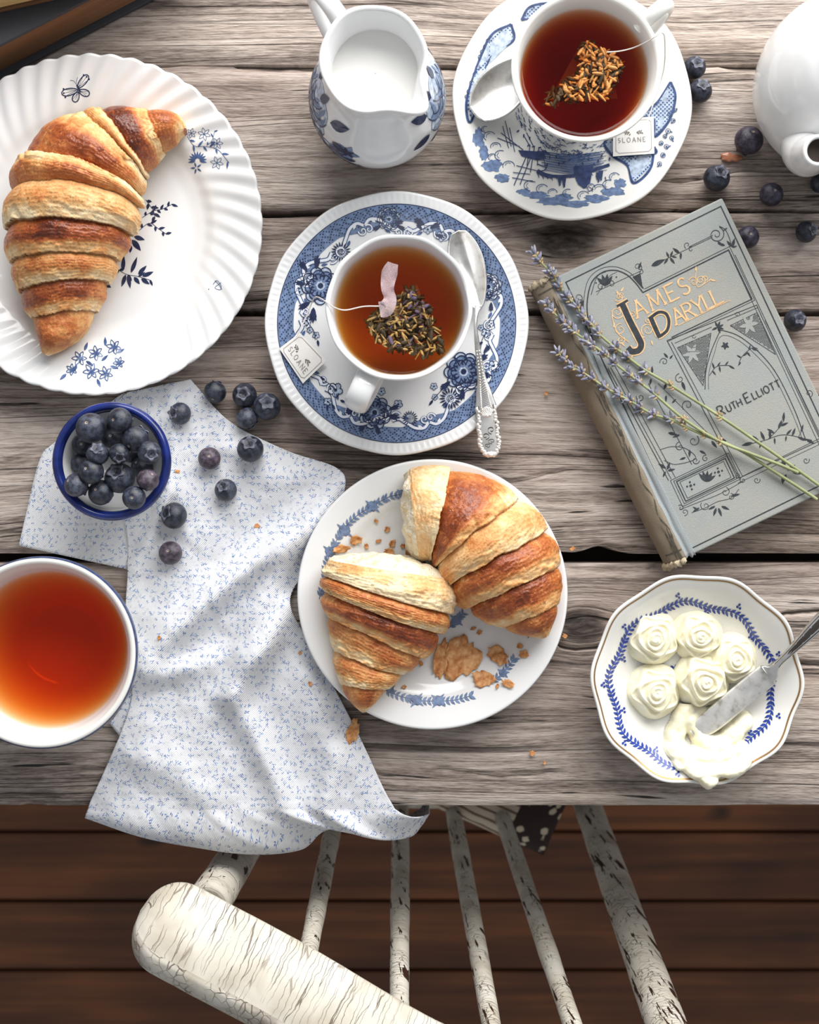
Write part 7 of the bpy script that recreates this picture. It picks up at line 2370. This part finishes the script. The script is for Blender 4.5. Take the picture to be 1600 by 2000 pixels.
tb2 = thing('tea_bag', 'tea bag with orange grains and dark leaves, with paper tag, in the harbour cup', 'tea bag', W(1150, 140, LV - .01))
poly2 = [K3(*p) for p in ((825, 235), (900, 265), (1000, 315), (1050, 370), (1035, 430), (1000, 500), (965, 565), (880, 570), (780, 585), (680, 612), (585, 600), (640, 530), (740, 460), (815, 410), (808, 320))]
herbs(tb2, poly2, 560, LV, [(M_SEED2, .34, .0038, .00070, (*K3(890, 440), 62), 'grain_filling'), (M_LEAFB, .54, .0048, .0009, None, 'leaf_filling'), (M_SEED, .12, .0045, .0006, None, 'seed_filling')], 8, cc3, RC3)
bag_skin(tb2, [K3(620, 600), K3(1030, 570), K3(820, 240)], K3(960, 320), LV + .0005, LV - .012)
string(tb2, [(*K3(965, 302), LV + .0006), (*K3(1040, 296), LV + .001), (*K3(1120, 276), LV + .0015), (*K3(1200, 240), .0640), (*K3(1245, 212), .0680), (*K3(1285, 190), .0655), (*K3(1300, 240), .045), (*K3(1290, 420), .026), (*K3(1200, 700), .0215)])
paper_tag(tb2, [(1000, 692), (1236, 675), (1240, 889), (1000, 905)], surf3, (1030, 826), (.998, -.05), (-.05, -.998), 8.6, [((1090, 775), -1), ((1146, 770), 1)], K3, .0022)

# ------------------------------------------------------------------ spill on the table, flakes on the napkin
def spill():
    a = np.linspace(0, 2 * PI, 40, endpoint=False)
    rr = 1 + .25 * np.cos(2 * a + .4) + .14 * np.cos(3 * a) + .08 * np.cos(7 * a)
    c0 = W(1427, 308, 0)
    rows = []
    for f, h in ((1.0, .0002), (.94, .0008), (.7, .0012), (.01, .0013)):
        rows.append(np.stack([c0[0] + WL(17, 0) * rr * f * np.cos(a), c0[1] + WL(11, 0) * rr * f * np.sin(a), np.full(40, TOP + h)], -1))
    t = NT('amber_tea_drop')
    t.principled(Base_Color=t.mix(t.noise(t.coord(), 120.0, 2.0), srgb(150, 92, 66), srgb(190, 128, 96)), Roughness=.08)
    o = obj('tea_drop', np.array(rows).reshape(-1, 3), grid_faces(4, 40, False, True), t.m, origin=c0)
    tag(o, 'small amber tea drop on the plank below the reddish blueberry', 'tea drop')
spill()
def on_nap(X, Y):
    px = 800 + np.asarray(X) / (CAMH - .004) * FPX; py = 1000 - np.asarray(Y) / (CAMH - .004) * FPX
    return h_nap(px, py)
flake(690, 1426, 11, 24, .35, on_nap, 'brown curled pastry flake on the napkin edge below the side plate', 41, curl=.5)
for i, (x, y, s_, lab) in enumerate(((503, 1027, 6, 'pale crumb on the napkin between berries and side plate'), (606, 1335, 5, 'crumb on the napkin left of the croissant tip'), (311, 1246, 4, 'crumb on the napkin beside the tea bowl'), (347, 921, 4, 'crumb on the napkin right of the blue-rimmed bowl'), (535, 1250, 4, 'crumb on the napkin fold left of side plate'), (586, 1275, 4, 'crumb on the napkin at the plate\'s left edge'))):
    flake(x, y, s_, s_ * .8, i, on_nap, lab, 60 + i)
on_tab = lambda X, Y: 0 * np.asarray(X) + .0002
for x, y, s_, lab in ((1040, 1472, 7, 'pair of thin crumbs on the front plank left of butter dish'), (1103, 1242, 6, 'brown crumb on the plank between side plate and knot'), (1067, 768, 5, 'crumb on the plank between saucer and book spine'), (1118, 1072, 6, 'crumb on the plank edge right of side plate'), (1063, 1490, 4, 'tiny crumb on the front plank below the pair')):
    flake(x, y, s_, s_ * .7, x, on_tab, lab, x)
